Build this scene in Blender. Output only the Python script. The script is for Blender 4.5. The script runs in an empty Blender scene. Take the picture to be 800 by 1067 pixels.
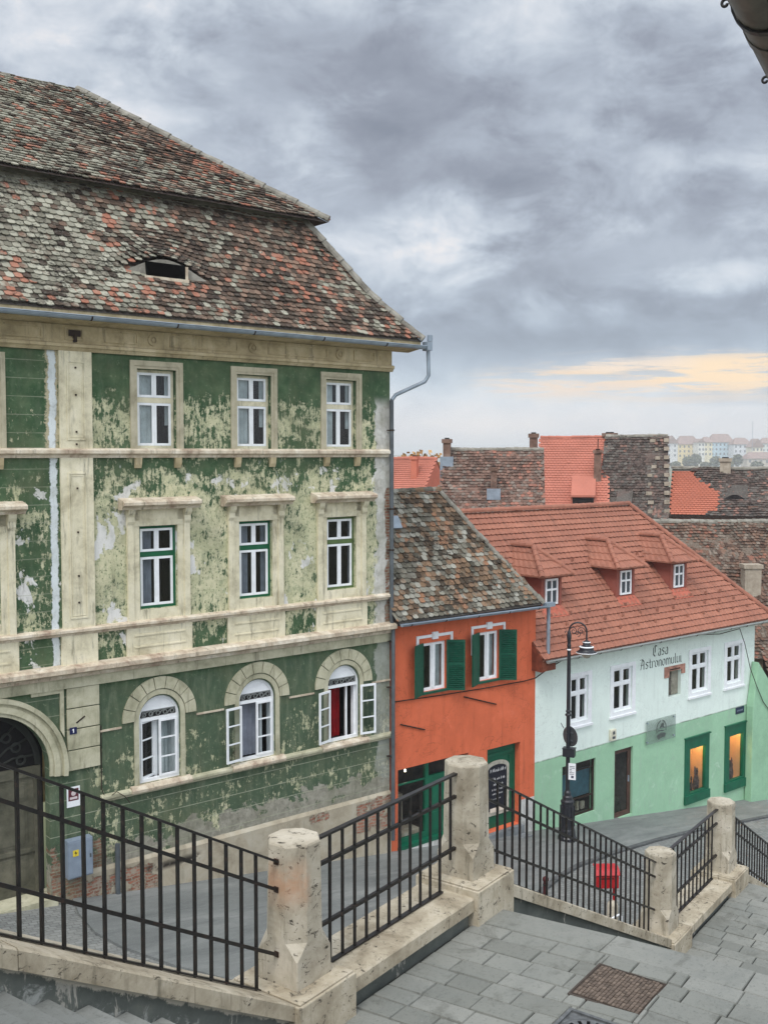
import bpy, bmesh, math, random
from mathutils import Vector, Matrix, noise as mnoise
R = math.radians
random.seed(7)
scene = bpy.context.scene
COL = scene.collection

# ------------------------------------------------------------------ helpers
def lin(r, g, b):
    def f(c):
        c /= 255.0
        return c / 12.92 if c <= 0.04045 else ((c + 0.055) / 1.055) ** 2.4
    return (f(r), f(g), f(b), 1.0)

def tag(o, label=None, cat=None, group=None, kind=None):
    if label: o['label'] = label
    if cat: o['category'] = cat
    if group: o['group'] = group
    if kind: o['kind'] = kind
    return o

def empty(name, loc, rz=0.0):
    o = bpy.data.objects.new(name, None)
    COL.objects.link(o)
    o.location = loc
    o.rotation_euler = (0, 0, rz)
    o.empty_display_size = 0.3
    return o

def link(name, mesh, parent=None, loc=(0, 0, 0), rot=(0, 0, 0)):
    o = bpy.data.objects.new(name, mesh)
    COL.objects.link(o)
    o.location = loc
    o.rotation_euler = rot
    if parent: o.parent = parent
    return o

class MB:
    """collects shapes into one mesh"""
    def __init__(s):
        s.v = []; s.f = []; s.sm = []
    def add(s, verts, faces, smooth=False):
        n = len(s.v)
        s.v += [tuple(p) for p in verts]
        s.f += [tuple(i + n for i in f) for f in faces]
        s.sm += [smooth] * len(faces)
        return s
    def box(s, x0, x1, y0, y1, z0, z1, M=None):
        vs = [(x, y, z) for x in (x0, x1) for y in (y0, y1) for z in (z0, z1)]
        if M: vs = [M @ Vector(p) for p in vs]
        return s.add(vs, [(0, 1, 3, 2), (4, 6, 7, 5), (0, 4, 5, 1), (2, 3, 7, 6), (0, 2, 6, 4), (1, 5, 7, 3)])
    def prism(s, poly, y0, y1):
        """polygon in x,z extruded along y"""
        n = len(poly)
        vs = [(x, y0, z) for x, z in poly] + [(x, y1, z) for x, z in poly]
        fs = [tuple(range(n)), tuple(range(2 * n - 1, n - 1, -1))]
        fs += [(i, i + n, (i + 1) % n + n, (i + 1) % n) for i in range(n)]
        return s.add(vs, fs)
    def prismx(s, poly, x0, x1):
        """polygon in y,z extruded along x (mouldings)"""
        n = len(poly)
        vs = [(x0, y, z) for y, z in poly] + [(x1, y, z) for y, z in poly]
        fs = [tuple(range(n)), tuple(range(2 * n - 1, n - 1, -1))]
        fs += [(i, i + n, (i + 1) % n + n, (i + 1) % n) for i in range(n)]
        return s.add(vs, fs)
    def prismz(s, poly, z0, z1):
        n = len(poly)
        vs = [(x, y, z0) for x, y in poly] + [(x, y, z1) for x, y in poly]
        fs = [tuple(range(n)), tuple(range(2 * n - 1, n - 1, -1))]
        fs += [(i, i + n, (i + 1) % n + n, (i + 1) % n) for i in range(n)]
        return s.add(vs, fs)
    def tube(s, path, r, n=8, caps=True):
        path = [Vector(p) for p in path]
        rings = []
        up = Vector((0, 0, 1))
        prev = None
        for i, p in enumerate(path):
            if i == 0: d = path[1] - p
            elif i == len(path) - 1: d = p - path[i - 1]
            else: d = (path[i + 1] - p).normalized() + (p - path[i - 1]).normalized()
            d.normalize()
            if prev is None:
                a = d.cross(up if abs(d.z) < 0.95 else Vector((1, 0, 0))).normalized()
            else:
                a = (prev - d * prev.dot(d)).normalized()
            prev = a
            b = d.cross(a)
            rr = r[i] if isinstance(r, (list, tuple)) else r
            rings.append([p + (a * math.cos(2 * math.pi * k / n) + b * math.sin(2 * math.pi * k / n)) * rr for k in range(n)])
        vs = [q for rg in rings for q in rg]
        fs = []
        for i in range(len(path) - 1):
            for k in range(n):
                fs.append((i * n + k, i * n + (k + 1) % n, (i + 1) * n + (k + 1) % n, (i + 1) * n + k))
        s.add(vs, fs, True)
        if caps:
            s.add(rings[0], [tuple(range(n - 1, -1, -1))]); s.add(rings[-1], [tuple(range(n))])
        return s
    def lathe(s, prof, cx=0, cy=0, n=16, smooth=True):
        vs = []; fs = []
        for r, z in prof:
            for k in range(n):
                a = 2 * math.pi * k / n
                vs.append((cx + r * math.cos(a), cy + r * math.sin(a), z))
        for i in range(len(prof) - 1):
            for k in range(n):
                fs.append((i * n + k, i * n + (k + 1) % n, (i + 1) * n + (k + 1) % n, (i + 1) * n + k))
        s.add(vs, fs, smooth)
        s.add(vs[:n], [tuple(range(n - 1, -1, -1))]); s.add(vs[-n:], [tuple(range(n))])
        return s
    def ring(s, cx, cz, r0, r1, a0, a1, y0, y1, n=24, gap=0.0, blocks=0):
        """arch ring in the x,z plane"""
        segs = blocks or 1
        for b in range(segs):
            s0 = a0 + (a1 - a0) * b / segs + (gap if blocks else 0)
            s1 = a0 + (a1 - a0) * (b + 1) / segs - (gap if blocks else 0)
            m = max(2, n // segs)
            vs = []; fs = []
            for i in range(m + 1):
                a = s0 + (s1 - s0) * i / m
                c, q = math.cos(a), math.sin(a)
                vs += [(cx + r0 * c, y0, cz + r0 * q), (cx + r1 * c, y0, cz + r1 * q), (cx + r1 * c, y1, cz + r1 * q), (cx + r0 * c, y1, cz + r0 * q)]
            for i in range(m):
                for k in range(4):
                    fs.append((i * 4 + k, i * 4 + (k + 1) % 4, i * 4 + 4 + (k + 1) % 4, i * 4 + 4 + k))
            fs += [(0, 1, 2, 3), (m * 4 + 3, m * 4 + 2, m * 4 + 1, m * 4)]
            s.add(vs, fs)
        return s
    def mesh(s, name, mat):
        me = bpy.data.meshes.new(name)
        me.from_pydata(s.v, [], s.f)
        for p, f in zip(me.polygons, s.sm): p.use_smooth = f
        bm = bmesh.new(); bm.from_mesh(me)
        bmesh.ops.recalc_face_normals(bm, faces=bm.faces)
        bm.to_mesh(me); bm.free()
        if mat: me.materials.append(mat)
        return me
    def build(s, name, mat, parent=None, loc=(0, 0, 0), rot=(0, 0, 0), bevel=0):
        o = link(name, s.mesh(name, mat), parent, loc, rot)
        if bevel:
            b = o.modifiers.new('b', 'BEVEL'); b.width = bevel; b.segments = 2; b.limit_method = 'ANGLE'; b.angle_limit = R(40)
        return o

def panel(outer, holes, mat, name, parent, y0=0.0, depth=0.25):
    """a wall sheet in x,z with openings and their reveals"""
    bm = bmesh.new()
    edges = []; loops = []
    for lp in [outer] + holes:
        vs = [bm.verts.new((x, y0, z)) for x, z in lp]
        es = [bm.edges.new((vs[i], vs[(i + 1) % len(vs)])) for i in range(len(vs))]
        edges += es; loops.append(vs)
    bmesh.ops.triangle_fill(bm, use_beauty=True, use_dissolve=False, edges=edges, normal=(0, -1, 0))
    for vs in loops:
        back = [bm.verts.new((v.co.x, y0 + depth, v.co.z)) for v in vs]
        n = len(vs)
        for i in range(n):
            bm.faces.new((vs[i], back[i], back[(i + 1) % n], vs[(i + 1) % n]))
    bmesh.ops.recalc_face_normals(bm, faces=bm.faces)
    me = bpy.data.meshes.new(name); bm.to_mesh(me); bm.free()
    me.materials.append(mat)
    return link(name, me, parent)

def rect(x0, x1, z0, z1): return [(x0, z0), (x1, z0), (x1, z1), (x0, z1)]
def archpoly(cx, hw, z0, zs, n=16):
    return [(cx - hw, z0), (cx + hw, z0)] + [(cx + hw * math.cos(math.pi * i / n), zs + hw * math.sin(math.pi * i / n)) for i in range(n + 1)]

# ------------------------------------------------------------------ materials
class Mat:
    def __init__(s, name, rough=0.8, spec=0.3, metal=0.0):
        s.mat = bpy.data.materials.new(name); s.mat.use_nodes = True
        s.nt = s.mat.node_tree
        s.p = s.nt.nodes['Principled BSDF']
        s.p.inputs['Roughness'].default_value = rough
        s.p.inputs['Specular IOR Level'].default_value = spec
        s.p.inputs['Metallic'].default_value = metal
        s._o = None
    def n(s, t, **props):
        nd = s.nt.nodes.new(t)
        for k, v in props.items(): setattr(nd, k, v)
        return nd
    def put(s, sock, v):
        if isinstance(v, bpy.types.NodeSocket): s.nt.links.new(v, sock)
        elif v is not None:
            if sock.type == 'RGBA' and not isinstance(v, (tuple, list)): v = (v, v, v, 1)
            sock.default_value = v
    @property
    def o(s):
        if s._o is None: s._o = s.n('ShaderNodeTexCoord').outputs['Object']
        return s._o
    def xyz(s):
        q = s.n('ShaderNodeSeparateXYZ'); s.put(q.inputs[0], s.o)
        return q.outputs
    def vec(s, x, y, z):
        q = s.n('ShaderNodeCombineXYZ')
        for i, v in enumerate((x, y, z)): s.put(q.inputs[i], v)
        return q.outputs[0]
    def scl(s, v, sc):
        q = s.n('ShaderNodeMapping'); s.put(q.inputs['Vector'], v); q.inputs['Scale'].default_value = sc
        return q.outputs[0]
    def noise(s, scale, detail=4, rough=0.55, vec=None, dist=0.0, sc=None):
        q = s.n('ShaderNodeTexNoise')
        v = vec if vec is not None else s.o
        if sc: v = s.scl(v, sc)
        s.put(q.inputs['Vector'], v)
        q.inputs['Scale'].default_value = scale; q.inputs['Detail'].default_value = detail
        q.inputs['Roughness'].default_value = rough; q.inputs['Distortion'].default_value = dist
        return q.outputs['Fac']
    def ramp(s, fac, stops, interp='LINEAR'):
        q = s.n('ShaderNodeValToRGB'); s.put(q.inputs[0], fac)
        cr = q.color_ramp; cr.interpolation = interp
        while len(cr.elements) < len(stops): cr.elements.new(0.5)
        for e, (p, c) in zip(cr.elements, stops):
            e.position = p
            e.color = c if isinstance(c, (tuple, list)) else (c, c, c, 1)
        return q.outputs['Color']
    def mix(s, f, a, b, mode='MIX'):
        q = s.n('ShaderNodeMix', data_type='RGBA', blend_type=mode)
        s.put(q.inputs[0], f); s.put(q.inputs[6], a); s.put(q.inputs[7], b)
        return q.outputs[2]
    def m(s, op, a, b=None, c=None, clamp=False):
        q = s.n('ShaderNodeMath', operation=op, use_clamp=clamp)
        s.put(q.inputs[0], a)
        if b is not None: s.put(q.inputs[1], b)
        if c is not None: s.put(q.inputs[2], c)
        return q.outputs[0]
    def mr(s, v, a, b, c=0.0, d=1.0):
        q = s.n('ShaderNodeMapRange', interpolation_type='SMOOTHSTEP')
        s.put(q.inputs[0], v)
        for i, k in enumerate((a, b, c, d)): q.inputs[i + 1].default_value = k
        return q.outputs[0]
    def island(s): return s.n('ShaderNodeNewGeometry').outputs['Random Per Island']
    def brick(s, vec, c1, c2, mortar, w=0.25, h=0.075, ms=0.012):
        q = s.n('ShaderNodeTexBrick'); s.put(q.inputs['Vector'], vec)
        q.inputs['Scale'].default_value = 1.0
        q.inputs['Brick Width'].default_value = w; q.inputs['Row Height'].default_value = h
        q.inputs['Mortar Size'].default_value = ms
        q.inputs['Color1'].default_value = c1; q.inputs['Color2'].default_value = c2; q.inputs['Mortar'].default_value = mortar
        return q.outputs['Color'], q.outputs['Fac']
    def bump(s, h, strength=0.5, dist=0.02):
        q = s.n('ShaderNodeBump'); s.put(q.inputs['Height'], h)
        q.inputs['Strength'].default_value = strength; q.inputs['Distance'].default_value = dist
        s.put(s.p.inputs['Normal'], q.outputs[0]); return s
    def col(s, c): s.put(s.p.inputs['Base Color'], c); return s
    def boxmask(s, x, z, x0, x1, z0, z1, soft=0.2):
        a = s.m('MULTIPLY', s.mr(x, x0 - soft, x0 + soft), s.mr(x, x1 + soft, x1 - soft))
        b = s.m('MULTIPLY', s.mr(z, z0 - soft, z0 + soft), s.mr(z, z1 + soft, z1 - soft))
        return s.m('MULTIPLY', a, b)

def simple(name, c, rough=0.6, spec=0.4, var=0.12, scale=6.0, metal=0.0, bump=0.0):
    k = Mat(name, rough, spec, metal)
    n1 = k.noise(scale, 5, 0.6)
    dark = tuple(x * (1 - 2.2 * var) for x in c[:3]) + (1,)
    lite = tuple(min(1, x * (1 + 1.6 * var)) for x in c[:3]) + (1,)
    k.col(k.ramp(n1, [(0.3, dark), (0.7, lite)]))
    if bump: k.bump(k.noise(scale * 5, 4), bump, 0.01)
    return k.mat

def green_plaster():
    k = Mat('peeling_green_plaster', 0.9, 0.2)
    x, y, z = k.xyz()
    big = k.noise(1.1, 10, 0.70, dist=0.3)
    mid = k.noise(3.6, 10, 0.74, dist=0.3)
    drip = k.noise(6.5, 9, 0.72, sc=(2.0, 1, 0.55))
    fine = k.noise(17, 7, 0.75)
    v = k.m('ADD', k.m('MULTIPLY', big, 0.45), k.m('MULTIPLY', mid, 0.55))
    v = k.m('ADD', k.m('MULTIPLY', v, 0.6), k.m('ADD', k.m('MULTIPLY', drip, 0.3), k.m('MULTIPLY', fine, 0.1)))
    zn = k.m('DIVIDE', z, 13.0)
    # how much of the green coat is left, by storey
    keep = k.ramp(zn, [(0.0, 0.46), (0.10, 0.52), (0.20, 0.58), (0.215, 0.535), (0.29, 0.55), (0.34, 0.66), (0.40, 0.74), (0.435, 0.54), (0.50, 0.44), (0.60, 0.41), (0.68, 0.44), (0.73, 0.50), (0.755, 0.58),
                       (0.775, 0.50), (0.815, 0.47), (0.855, 0.50), (0.885, 0.66), (0.91, 0.95)])
    leftb = k.mr(x, -8.1, -8.25, 0.0, 0.10)
    keep = k.m('ADD', keep, leftb)
    v = k.m('ADD', k.m('MULTIPLY', k.m('SUBTRACT', v, 0.5), 1.75), 0.5)
    d = k.m('SUBTRACT', keep, v)
    gm = k.mr(k.m('ADD', d, k.m('MULTIPLY', k.m('SUBTRACT', k.noise(30, 6, 0.8), 0.5), 0.05)), -0.012, 0.016)
    rim = k.m('MULTIPLY', k.mr(d, -0.05, -0.005), k.mr(d, 0.004, -0.004))
    gcol = k.ramp(k.noise(2.3, 7, 0.65), [(0.28, lin(44, 70, 47)), (0.5, lin(60, 88, 60)), (0.72, lin(94, 116, 86))])
    gcol = k.mix(k.m('MULTIPLY', k.mr(z, 5.2, 5.0), 0.6), gcol, lin(78, 92, 76))
    gcol = k.mix(k.mr(k.noise(9, 8, 0.75), 0.55, 0.68, 0, 0.7), gcol, lin(146, 158, 128))
    ycol = k.ramp(k.noise(1.7, 8, 0.7, dist=0.6), [(0.25, lin(158, 160, 124)), (0.45, lin(198, 196, 160)), (0.6, lin(214, 208, 174)), (0.8, lin(224, 214, 190))])
    ycol = k.mix(k.mr(k.noise(6, 8, 0.75), 0.50, 0.62, 0, 0.6), ycol, lin(136, 148, 116))
    ycol = k.mix(k.mr(k.noise(13, 7, 0.72, sc=(1.3, 1, 0.8)), 0.56, 0.60, 0, 0.85), ycol, lin(78, 96, 66))
    wm = k.mr(k.m('ADD', k.noise(1.25, 7, 0.6, vec=k.scl(k.o, (1.15, 1, 0.9)), dist=0.3), k.m('MULTIPLY', k.noise(6, 5), 0.08)), 0.625, 0.645)
    wm = k.m('MULTIPLY', wm, k.mr(z, 5.3, 5.8))
    wm = k.m('MULTIPLY', wm, k.mr(z, 9.9, 9.6))
    ycol = k.mix(rim, ycol, lin(206, 200, 176))
    fade = k.m('MULTIPLY', k.mr(k.m('ADD', d, k.m('MULTIPLY', k.m('SUBTRACT', k.noise(8, 8, 0.75), 0.5), 0.10)), -0.07, 0.02), 0.75)
    ycol = k.mix(fade, ycol, lin(128, 142, 104))
    gw = k.m('MULTIPLY', k.mr(k.noise(2.4, 9, 0.72, sc=(2.4, 1, 0.5), dist=0.4), 0.46, 0.66), k.mr(z, 5.3, 4.9, 0.25, 0.75))
    gcol = k.mix(gw, gcol, lin(112, 122, 100))
    c = k.mix(gm, ycol, gcol)
    c = k.mix(wm, c, lin(226, 224, 220))
    # bare grey render on the corner by the pipe
    xd = k.m('ADD', x, k.m('MULTIPLY', k.m('SUBTRACT', k.noise(1.6, 8, 0.7), 0.5), 0.9))
    cm = k.m('MULTIPLY', k.mr(xd, -0.50, -0.44), k.m('MULTIPLY', k.mr(z, 11.5, 11.1), k.mr(z, 1.0, 1.6)))
    cm = k.m('MULTIPLY', cm, k.m('ADD', k.mr(z, 5.2, 5.6), 0.45, clamp=True))
    c = k.mix(cm, c, k.ramp(k.noise(3, 8, 0.7), [(0.3, lin(170, 166, 154)), (0.6, lin(216, 214, 208)), (0.8, lin(228, 226, 220))]))
    bw = k.m('MULTIPLY', k.m('SUBTRACT', k.noise(4.0, 5, 0.6), 0.5), 0.10)
    bc, bf = k.brick(k.vec(k.m('ADD', x, bw), k.m('ADD', z, bw), 0.0), lin(128, 82, 66), lin(160, 112, 94), lin(150, 140, 124))
    bc = k.mix(k.mr(k.noise(7, 7, 0.75), 0.48, 0.62, 0, 0.85), bc, lin(168, 158, 140))
    bn = k.noise(2.6, 8, 0.7)
    b1 = k.boxmask(x, z, -0.22, 0.3, 5.5, 9.2, 0.14)
    b2 = k.boxmask(x, z, -9.25, -7.6, 0.2, 2.15, 0.45)
    b3 = k.boxmask(x, z, -0.5, 0.3, 9.2, 9.6, 0.2)
    bmk = k.m('MAXIMUM', k.m('MAXIMUM', b1, b2), k.m('MULTIPLY', b3, 0.8))
    bmk = k.mr(k.m('MULTIPLY', bmk, bn), 0.43, 0.47)
    # grey patched render low on the wall
    gp = k.mr(k.m('ADD', k.m('MULTIPLY', k.mr(z, 2.75, 1.2), 0.42), k.noise(1.5, 8, 0.65, dist=0.4)), 0.80, 0.84)
    c = k.mix(gp, c, k.ramp(k.noise(5, 7, 0.7), [(0.3, lin(128, 124, 112)), (0.7, lin(176, 172, 158))]))
    c = k.mix(bmk, c, bc)
    # joints of the scored courses
    sm = k.m('ABSOLUTE', k.m('SUBTRACT', k.m('FRACT', k.m('DIVIDE', k.m('ADD', z, 0.02), 0.36)), 0.5))
    jm = k.m('MULTIPLY', k.mr(sm, 0.468, 0.485), k.m('MAXIMUM', k.mr(z, 2.75, 2.65), k.m('MULTIPLY', k.mr(x, -8.1, -8.2), 0.55)))
    c = k.mix(k.m('MULTIPLY', jm, k.mr(k.noise(3), 0.3, 0.5, 0.25, 0.85)), c, lin(170, 172, 150))
    # mended crack: a run of pale filler
    wx = k.m('ADD', k.m('ADD', x, 8.80), k.m('MULTIPLY', k.m('SUBTRACT', k.noise(1.3, 6, 0.6, vec=k.vec(0.0, 0.0, z)), 0.5), 0.20))
    wob = k.m('MULTIPLY', k.m('SUBTRACT', k.noise(7, 7, 0.75), 0.5), 0.20)
    st = k.mr(k.m('ABSOLUTE', k.m('ADD', wx, wob)), 0.085, 0.065)
    st = k.m('MULTIPLY', st, k.mr(z, 5.3, 5.6))
    st2 = k.mr(k.m('ABSOLUTE', k.m('ADD', wx, k.m('MULTIPLY', wob, 2.5))), 0.16, 0.11)
    c = k.mix(k.m('MULTIPLY', k.m('MULTIPLY', st2, k.mr(z, 9.9, 10.2)), 0.8), c, lin(204, 190, 160))
    c = k.mix(st, c, lin(222, 228, 230))
    c = k.mix(k.mr(k.noise(0.9, 8, 0.7, dist=0.4), 0.42, 0.72, 0.05, 0.5), c, lin(104, 108, 82))
    c = k.mix(k.mr(k.noise(24, 7, 0.8), 0.56, 0.66, 0, 0.55), c, lin(70, 78, 58))
    # rain dirt
    c = k.mix(k.mr(k.noise(2.0, 8, 0.7, sc=(3.2, 1, 0.25)), 0.54, 0.76, 0, 0.5), c, lin(84, 86, 66))
    h = k.m('ADD', k.m('MULTIPLY', gm, 0.6), k.m('ADD', k.m('MULTIPLY', fine, 0.5), k.m('MULTIPLY', k.m('ADD', st, k.m('MULTIPLY', bmk, k.m('SUBTRACT', -0.8, bf))), 0.9)))
    k.col(c).bump(h, 0.7, 0.02)
    return k.mat

def stone(name, c0, c1, c2, dirt=0.5, scale=2.0, pits=0.0, streak=True, rough=0.88, rust=False):
    k = Mat(name, rough, 0.25)
    oi = k.n('ShaderNodeObjectInfo').outputs['Random']; om = k.n('ShaderNodeVectorMath', operation='ADD')
    raw = k.o; k.put(om.inputs[0], raw); k.put(om.inputs[1], k.vec(k.m('MULTIPLY', oi, 37.0), k.m('MULTIPLY', oi, 23.0), k.m('MULTIPLY', oi, 11.0))); k._o = om.outputs[0]
    n1 = k.noise(scale, 9, 0.68, dist=0.3)
    c = k.ramp(n1, [(0.28, c0), (0.5, c1), (0.72, c2)])
    if streak:
        s1 = k.noise(scale * 1.3, 8, 0.7, sc=(3.0, 3.0, 0.35))
        c = k.mix(k.mr(s1, 0.52, 0.74, 0, dirt), c, lin(92, 86, 70))
    sp = k.noise(scale * 12, 6, 0.7)
    c = k.mix(k.mr(sp, 0.60, 0.74, 0, dirt * 0.7), c, lin(104, 96, 80))
    h = k.m('ADD', n1, k.m('MULTIPLY', sp, 0.4))
    if pits:
        pn = k.noise(8.5, 7, 0.8, sc=(1.1, 1.1, 1.8), dist=0.8)
        pm = k.mr(pn, 0.585, 0.61)
        c = k.mix(k.m('MULTIPLY', pm, pits), c, lin(62, 56, 48))
        h = k.m('SUBTRACT', h, k.m('MULTIPLY', pm, 0.8))
    if rust:   # rust run-off below the rail ends on one face
        k._o = raw; x, y, z = k.xyz()
        rm = k.m('MULTIPLY', k.mr(k.m('ADD', x, k.m('MULTIPLY', y, 0.4)), -0.10, -0.19), k.boxmask(y, z, -0.3, 0.3, 0.72, 1.0, 0.14))
        c = k.mix(k.m('MULTIPLY', rm, k.mr(k.noise(5, 6, 0.7), 0.3, 0.6, 0.1, 0.75)), c, lin(182, 138, 106))
    k.col(c).bump(h, 0.5, 0.012)
    return k.mat

def old_tile(name, brown, grey, orange, xg=None, bias=0.5, orate=0.06, zs=0.40, moss=0.75):
    """weathered tiles: each tile takes its tone from a brown or a lichen grey family, patch by patch"""
    k = Mat(name, 0.92, 0.15)
    r = k.island(); r2 = k.m('FRACT', k.m('MULTIPLY', r, 37.31)); r3 = k.m('FRACT', k.m('MULTIPLY', r, 91.7))
    zn = k.m('ADD', k.m('MULTIPLY', k.noise(zs, 6, 0.62, dist=0.6), 0.65), k.m('MULTIPLY', k.noise(zs * 3.5, 5, 0.65), 0.35))
    f = k.m('ADD', k.m('MULTIPLY', k.m('SUBTRACT', zn, 0.5), 3.2), bias)
    f = k.m('ADD', f, k.m('MULTIPLY', k.m('SUBTRACT', r2, 0.5), 0.9))
    if xg: f = k.m('ADD', f, k.mr(k.xyz()[0], *xg))
    n = len(brown) - 1
    cb = k.ramp(r, [(i / n, c) for i, c in enumerate(brown)]); n = len(grey) - 1
    cg = k.ramp(r, [(i / n, c) for i, c in enumerate(grey)])
    c = k.mix(k.mr(f, 0.40, 0.60), cb, cg)
    op = k.m('ADD', r3, k.m('MULTIPLY', k.m('SUBTRACT', k.noise(zs * 1.7, 5, 0.6, vec=k.scl(k.o, (1.3, 0.8, 1.0))), 0.5), 1.6))
    c = k.mix(k.m('MULTIPLY', k.mr(op, 1 - orate * 1.5, 1 - orate), 0.85), c, orange)
    c = k.mix(k.mr(k.noise(9, 7, 0.75), 0.52, 0.66, 0, 0.35), c, lin(150, 150, 138))
    c = k.mix(k.mr(k.m('ADD', k.m('MULTIPLY', k.noise(14, 6, 0.7), 0.6), k.m('MULTIPLY', k.noise(1.1, 6, 0.65), 0.4)), 0.50, 0.62, 0, moss), c, lin(44, 40, 35))
    k.col(c).bump(k.noise(30, 4), 0.4, 0.01)
    return k.mat

def new_tile(name, c, var=0.10):
    k = Mat(name, 0.75, 0.3)
    n1 = k.noise(0.7, 6, 0.65, dist=0.4); n2 = k.noise(8, 6, 0.7)
    a = tuple(v * (1 - 2.5 * var) for v in c[:3]) + (1,); b = tuple(v * (1 + 1.5 * var) for v in c[:3]) + (1,)
    cc = k.ramp(k.m('ADD', k.m('MULTIPLY', n1, 0.6), k.m('MULTIPLY', n2, 0.4)), [(0.3, a), (0.7, b)])
    cc = k.mix(k.mr(k.island(), 0.0, 1.0, 0.0, 0.25), cc, lin(120, 70, 58))
    cc = k.mix(k.mr(k.noise(1.6, 8, 0.7, sc=(3, 0.8, 0.8)), 0.50, 0.76, 0, 0.55), cc, lin(88, 66, 56))
    cc = k.mix(k.mr(k.noise(11, 8, 0.75), 0.58, 0.70, 0, 0.5), cc, lin(70, 52, 44))
    k.col(cc).bump(n2, 0.2, 0.01)
    return k.mat

def flat_tile(name, c):
    """small flat tiles drawn as courses (far roofs)"""
    k = Mat(name, 0.85, 0.2)
    x, y, z = k.xyz()
    n1 = k.noise(0.5, 7, 0.65, dist=0.4)
    a = tuple(v * 0.78 for v in c[:3]) + (1,); b = tuple(v * 1.12 for v in c[:3]) + (1,)
    cc = k.ramp(n1, [(0.3, a), (0.7, b)])
    cc = k.mix(k.mr(k.island(), 0, 1, 0, 0.14), cc, lin(150, 92, 78))
    cc = k.mix(k.mr(k.noise(3, 7, 0.7), 0.58, 0.75, 0, 0.3), cc, lin(120, 80, 70))
    k.col(cc)
    return k.mat

def painted_wall(name, c, dirty=0.35, low=None):
    k = Mat(name, 0.9, 0.2)
    x, y, z = k.xyz()
    n1 = k.noise(0.7, 9, 0.68, dist=0.5)
    n2 = k.noise(3.0, 8, 0.7)
    nn = k.m('ADD', k.m('MULTIPLY', n1, 0.65), k.m('MULTIPLY', n2, 0.35))
    def tones(c, f): return [(0.30, tuple(v * (1 - f) for v in c[:3]) + (1,)), (0.5, c), (0.70, tuple(min(1, v * (1 + f * 0.7) + 0.01) for v in c[:3]) + (1,))]
    cc = k.ramp(nn, tones(c, 0.20 if not low else 0.10))
    if low:  # lower storey in another paint, parted by a drawn line
        lc, zl = low
        cl = k.ramp(nn, tones(lc, 0.14))
        zz = k.m('ADD', z, k.m('MULTIPLY', k.m('SUBTRACT', k.noise(1.6, 6, 0.6), 0.5), 0.05))
        cc = k.mix(k.mr(zz, zl + 0.012, zl - 0.012), cc, cl)
        cc = k.mix(k.m('MULTIPLY', k.m('MULTIPLY', k.mr(k.m('ABSOLUTE', k.m('SUBTRACT', zz, zl)), 0.035, 0.010), 0.6), k.mr(k.noise(2.2), 0.3, 0.6)), cc, lin(84, 92, 78))
    dk = tuple(v * 0.45 for v in c[:3]) + (1,)
    cc = k.mix(k.mr(k.noise(1.6, 9, 0.72, sc=(2.8, 1, 0.28)), 0.50, 0.74, 0, dirty), cc, dk)        # rain streaks
    cc = k.mix(k.mr(k.noise(2.1, 9, 0.75, dist=0.8), 0.56, 0.72, 0, dirty * 0.9), cc, tuple(min(1, v * 1.15 + 0.05) for v in c[:3]) + (1,))  # bleached patches
    cc = k.mix(k.mr(k.noise(28, 6, 0.75), 0.58, 0.72, 0, dirty), cc, dk)
    cr = k.m('ABSOLUTE', k.m('SUBTRACT', k.noise(0.8, 7, 0.6, dist=1.2), 0.5))
    cc = k.mix(k.m('MULTIPLY', k.mr(cr, 0.0045, 0.0015), dirty * 1.2), cc, dk)                       # hairline cracks
    k.col(cc).bump(k.m('ADD', k.noise(2.2, 6), k.m('MULTIPLY', k.noise(36, 5), 0.35)), 0.5, 0.02)
    return k.mat

def glass_mat(name='window_glass', tint=(0.03, 0.035, 0.04, 1)):
    m = bpy.data.materials.new(name); m.use_nodes = True
    nt = m.node_tree; nt.nodes.clear()
    o = nt.nodes.new('ShaderNodeOutputMaterial'); mx = nt.nodes.new('ShaderNodeMixShader')
    t = nt.nodes.new('ShaderNodeBsdfTransparent'); g = nt.nodes.new('ShaderNodeBsdfGlossy')
    f = nt.nodes.new('ShaderNodeFresnel'); gb = nt.nodes.new('ShaderNodeNewGeometry'); im = nt.nodes.new('ShaderNodeMapRange')   # same reflection from either side of the sheet
    nt.links.new(gb.outputs['Backfacing'], im.inputs[0]); im.inputs[3].default_value = 1.45; im.inputs[4].default_value = 1 / 1.45
    nt.links.new(im.outputs[0], f.inputs['IOR'])
    t.inputs['Color'].default_value = (0.72, 0.76, 0.76, 1)
    g.inputs['Roughness'].default_value = 0.03; g.inputs['Color'].default_value = (0.9, 0.9, 0.9, 1)
    nz = nt.nodes.new('ShaderNodeTexNoise'); nz.inputs['Scale'].default_value = 1.5
    tc = nt.nodes.new('ShaderNodeTexCoord'); nt.links.new(tc.outputs['Object'], nz.inputs['Vector'])
    bp = nt.nodes.new('ShaderNodeBump'); bp.inputs['Strength'].default_value = 0.06; bp.inputs['Distance'].default_value = 0.05
    nt.links.new(nz.outputs['Fac'], bp.inputs['Height']); nt.links.new(bp.outputs[0], g.inputs['Normal'])
    nt.links.new(f.outputs[0], mx.inputs[0]); nt.links.new(t.outputs[0], mx.inputs[1]); nt.links.new(g.outputs[0], mx.inputs[2])
    nt.links.new(mx.outputs[0], o.inputs[0])
    return m

def emitter(name, c, s):
    m = bpy.data.materials.new(name); m.use_nodes = True
    p = m.node_tree.nodes['Principled BSDF']
    p.inputs['Base Color'].default_value = c
    p.inputs['Emission Color'].default_value = c; p.inputs['Emission Strength'].default_value = s
    return m

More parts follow.
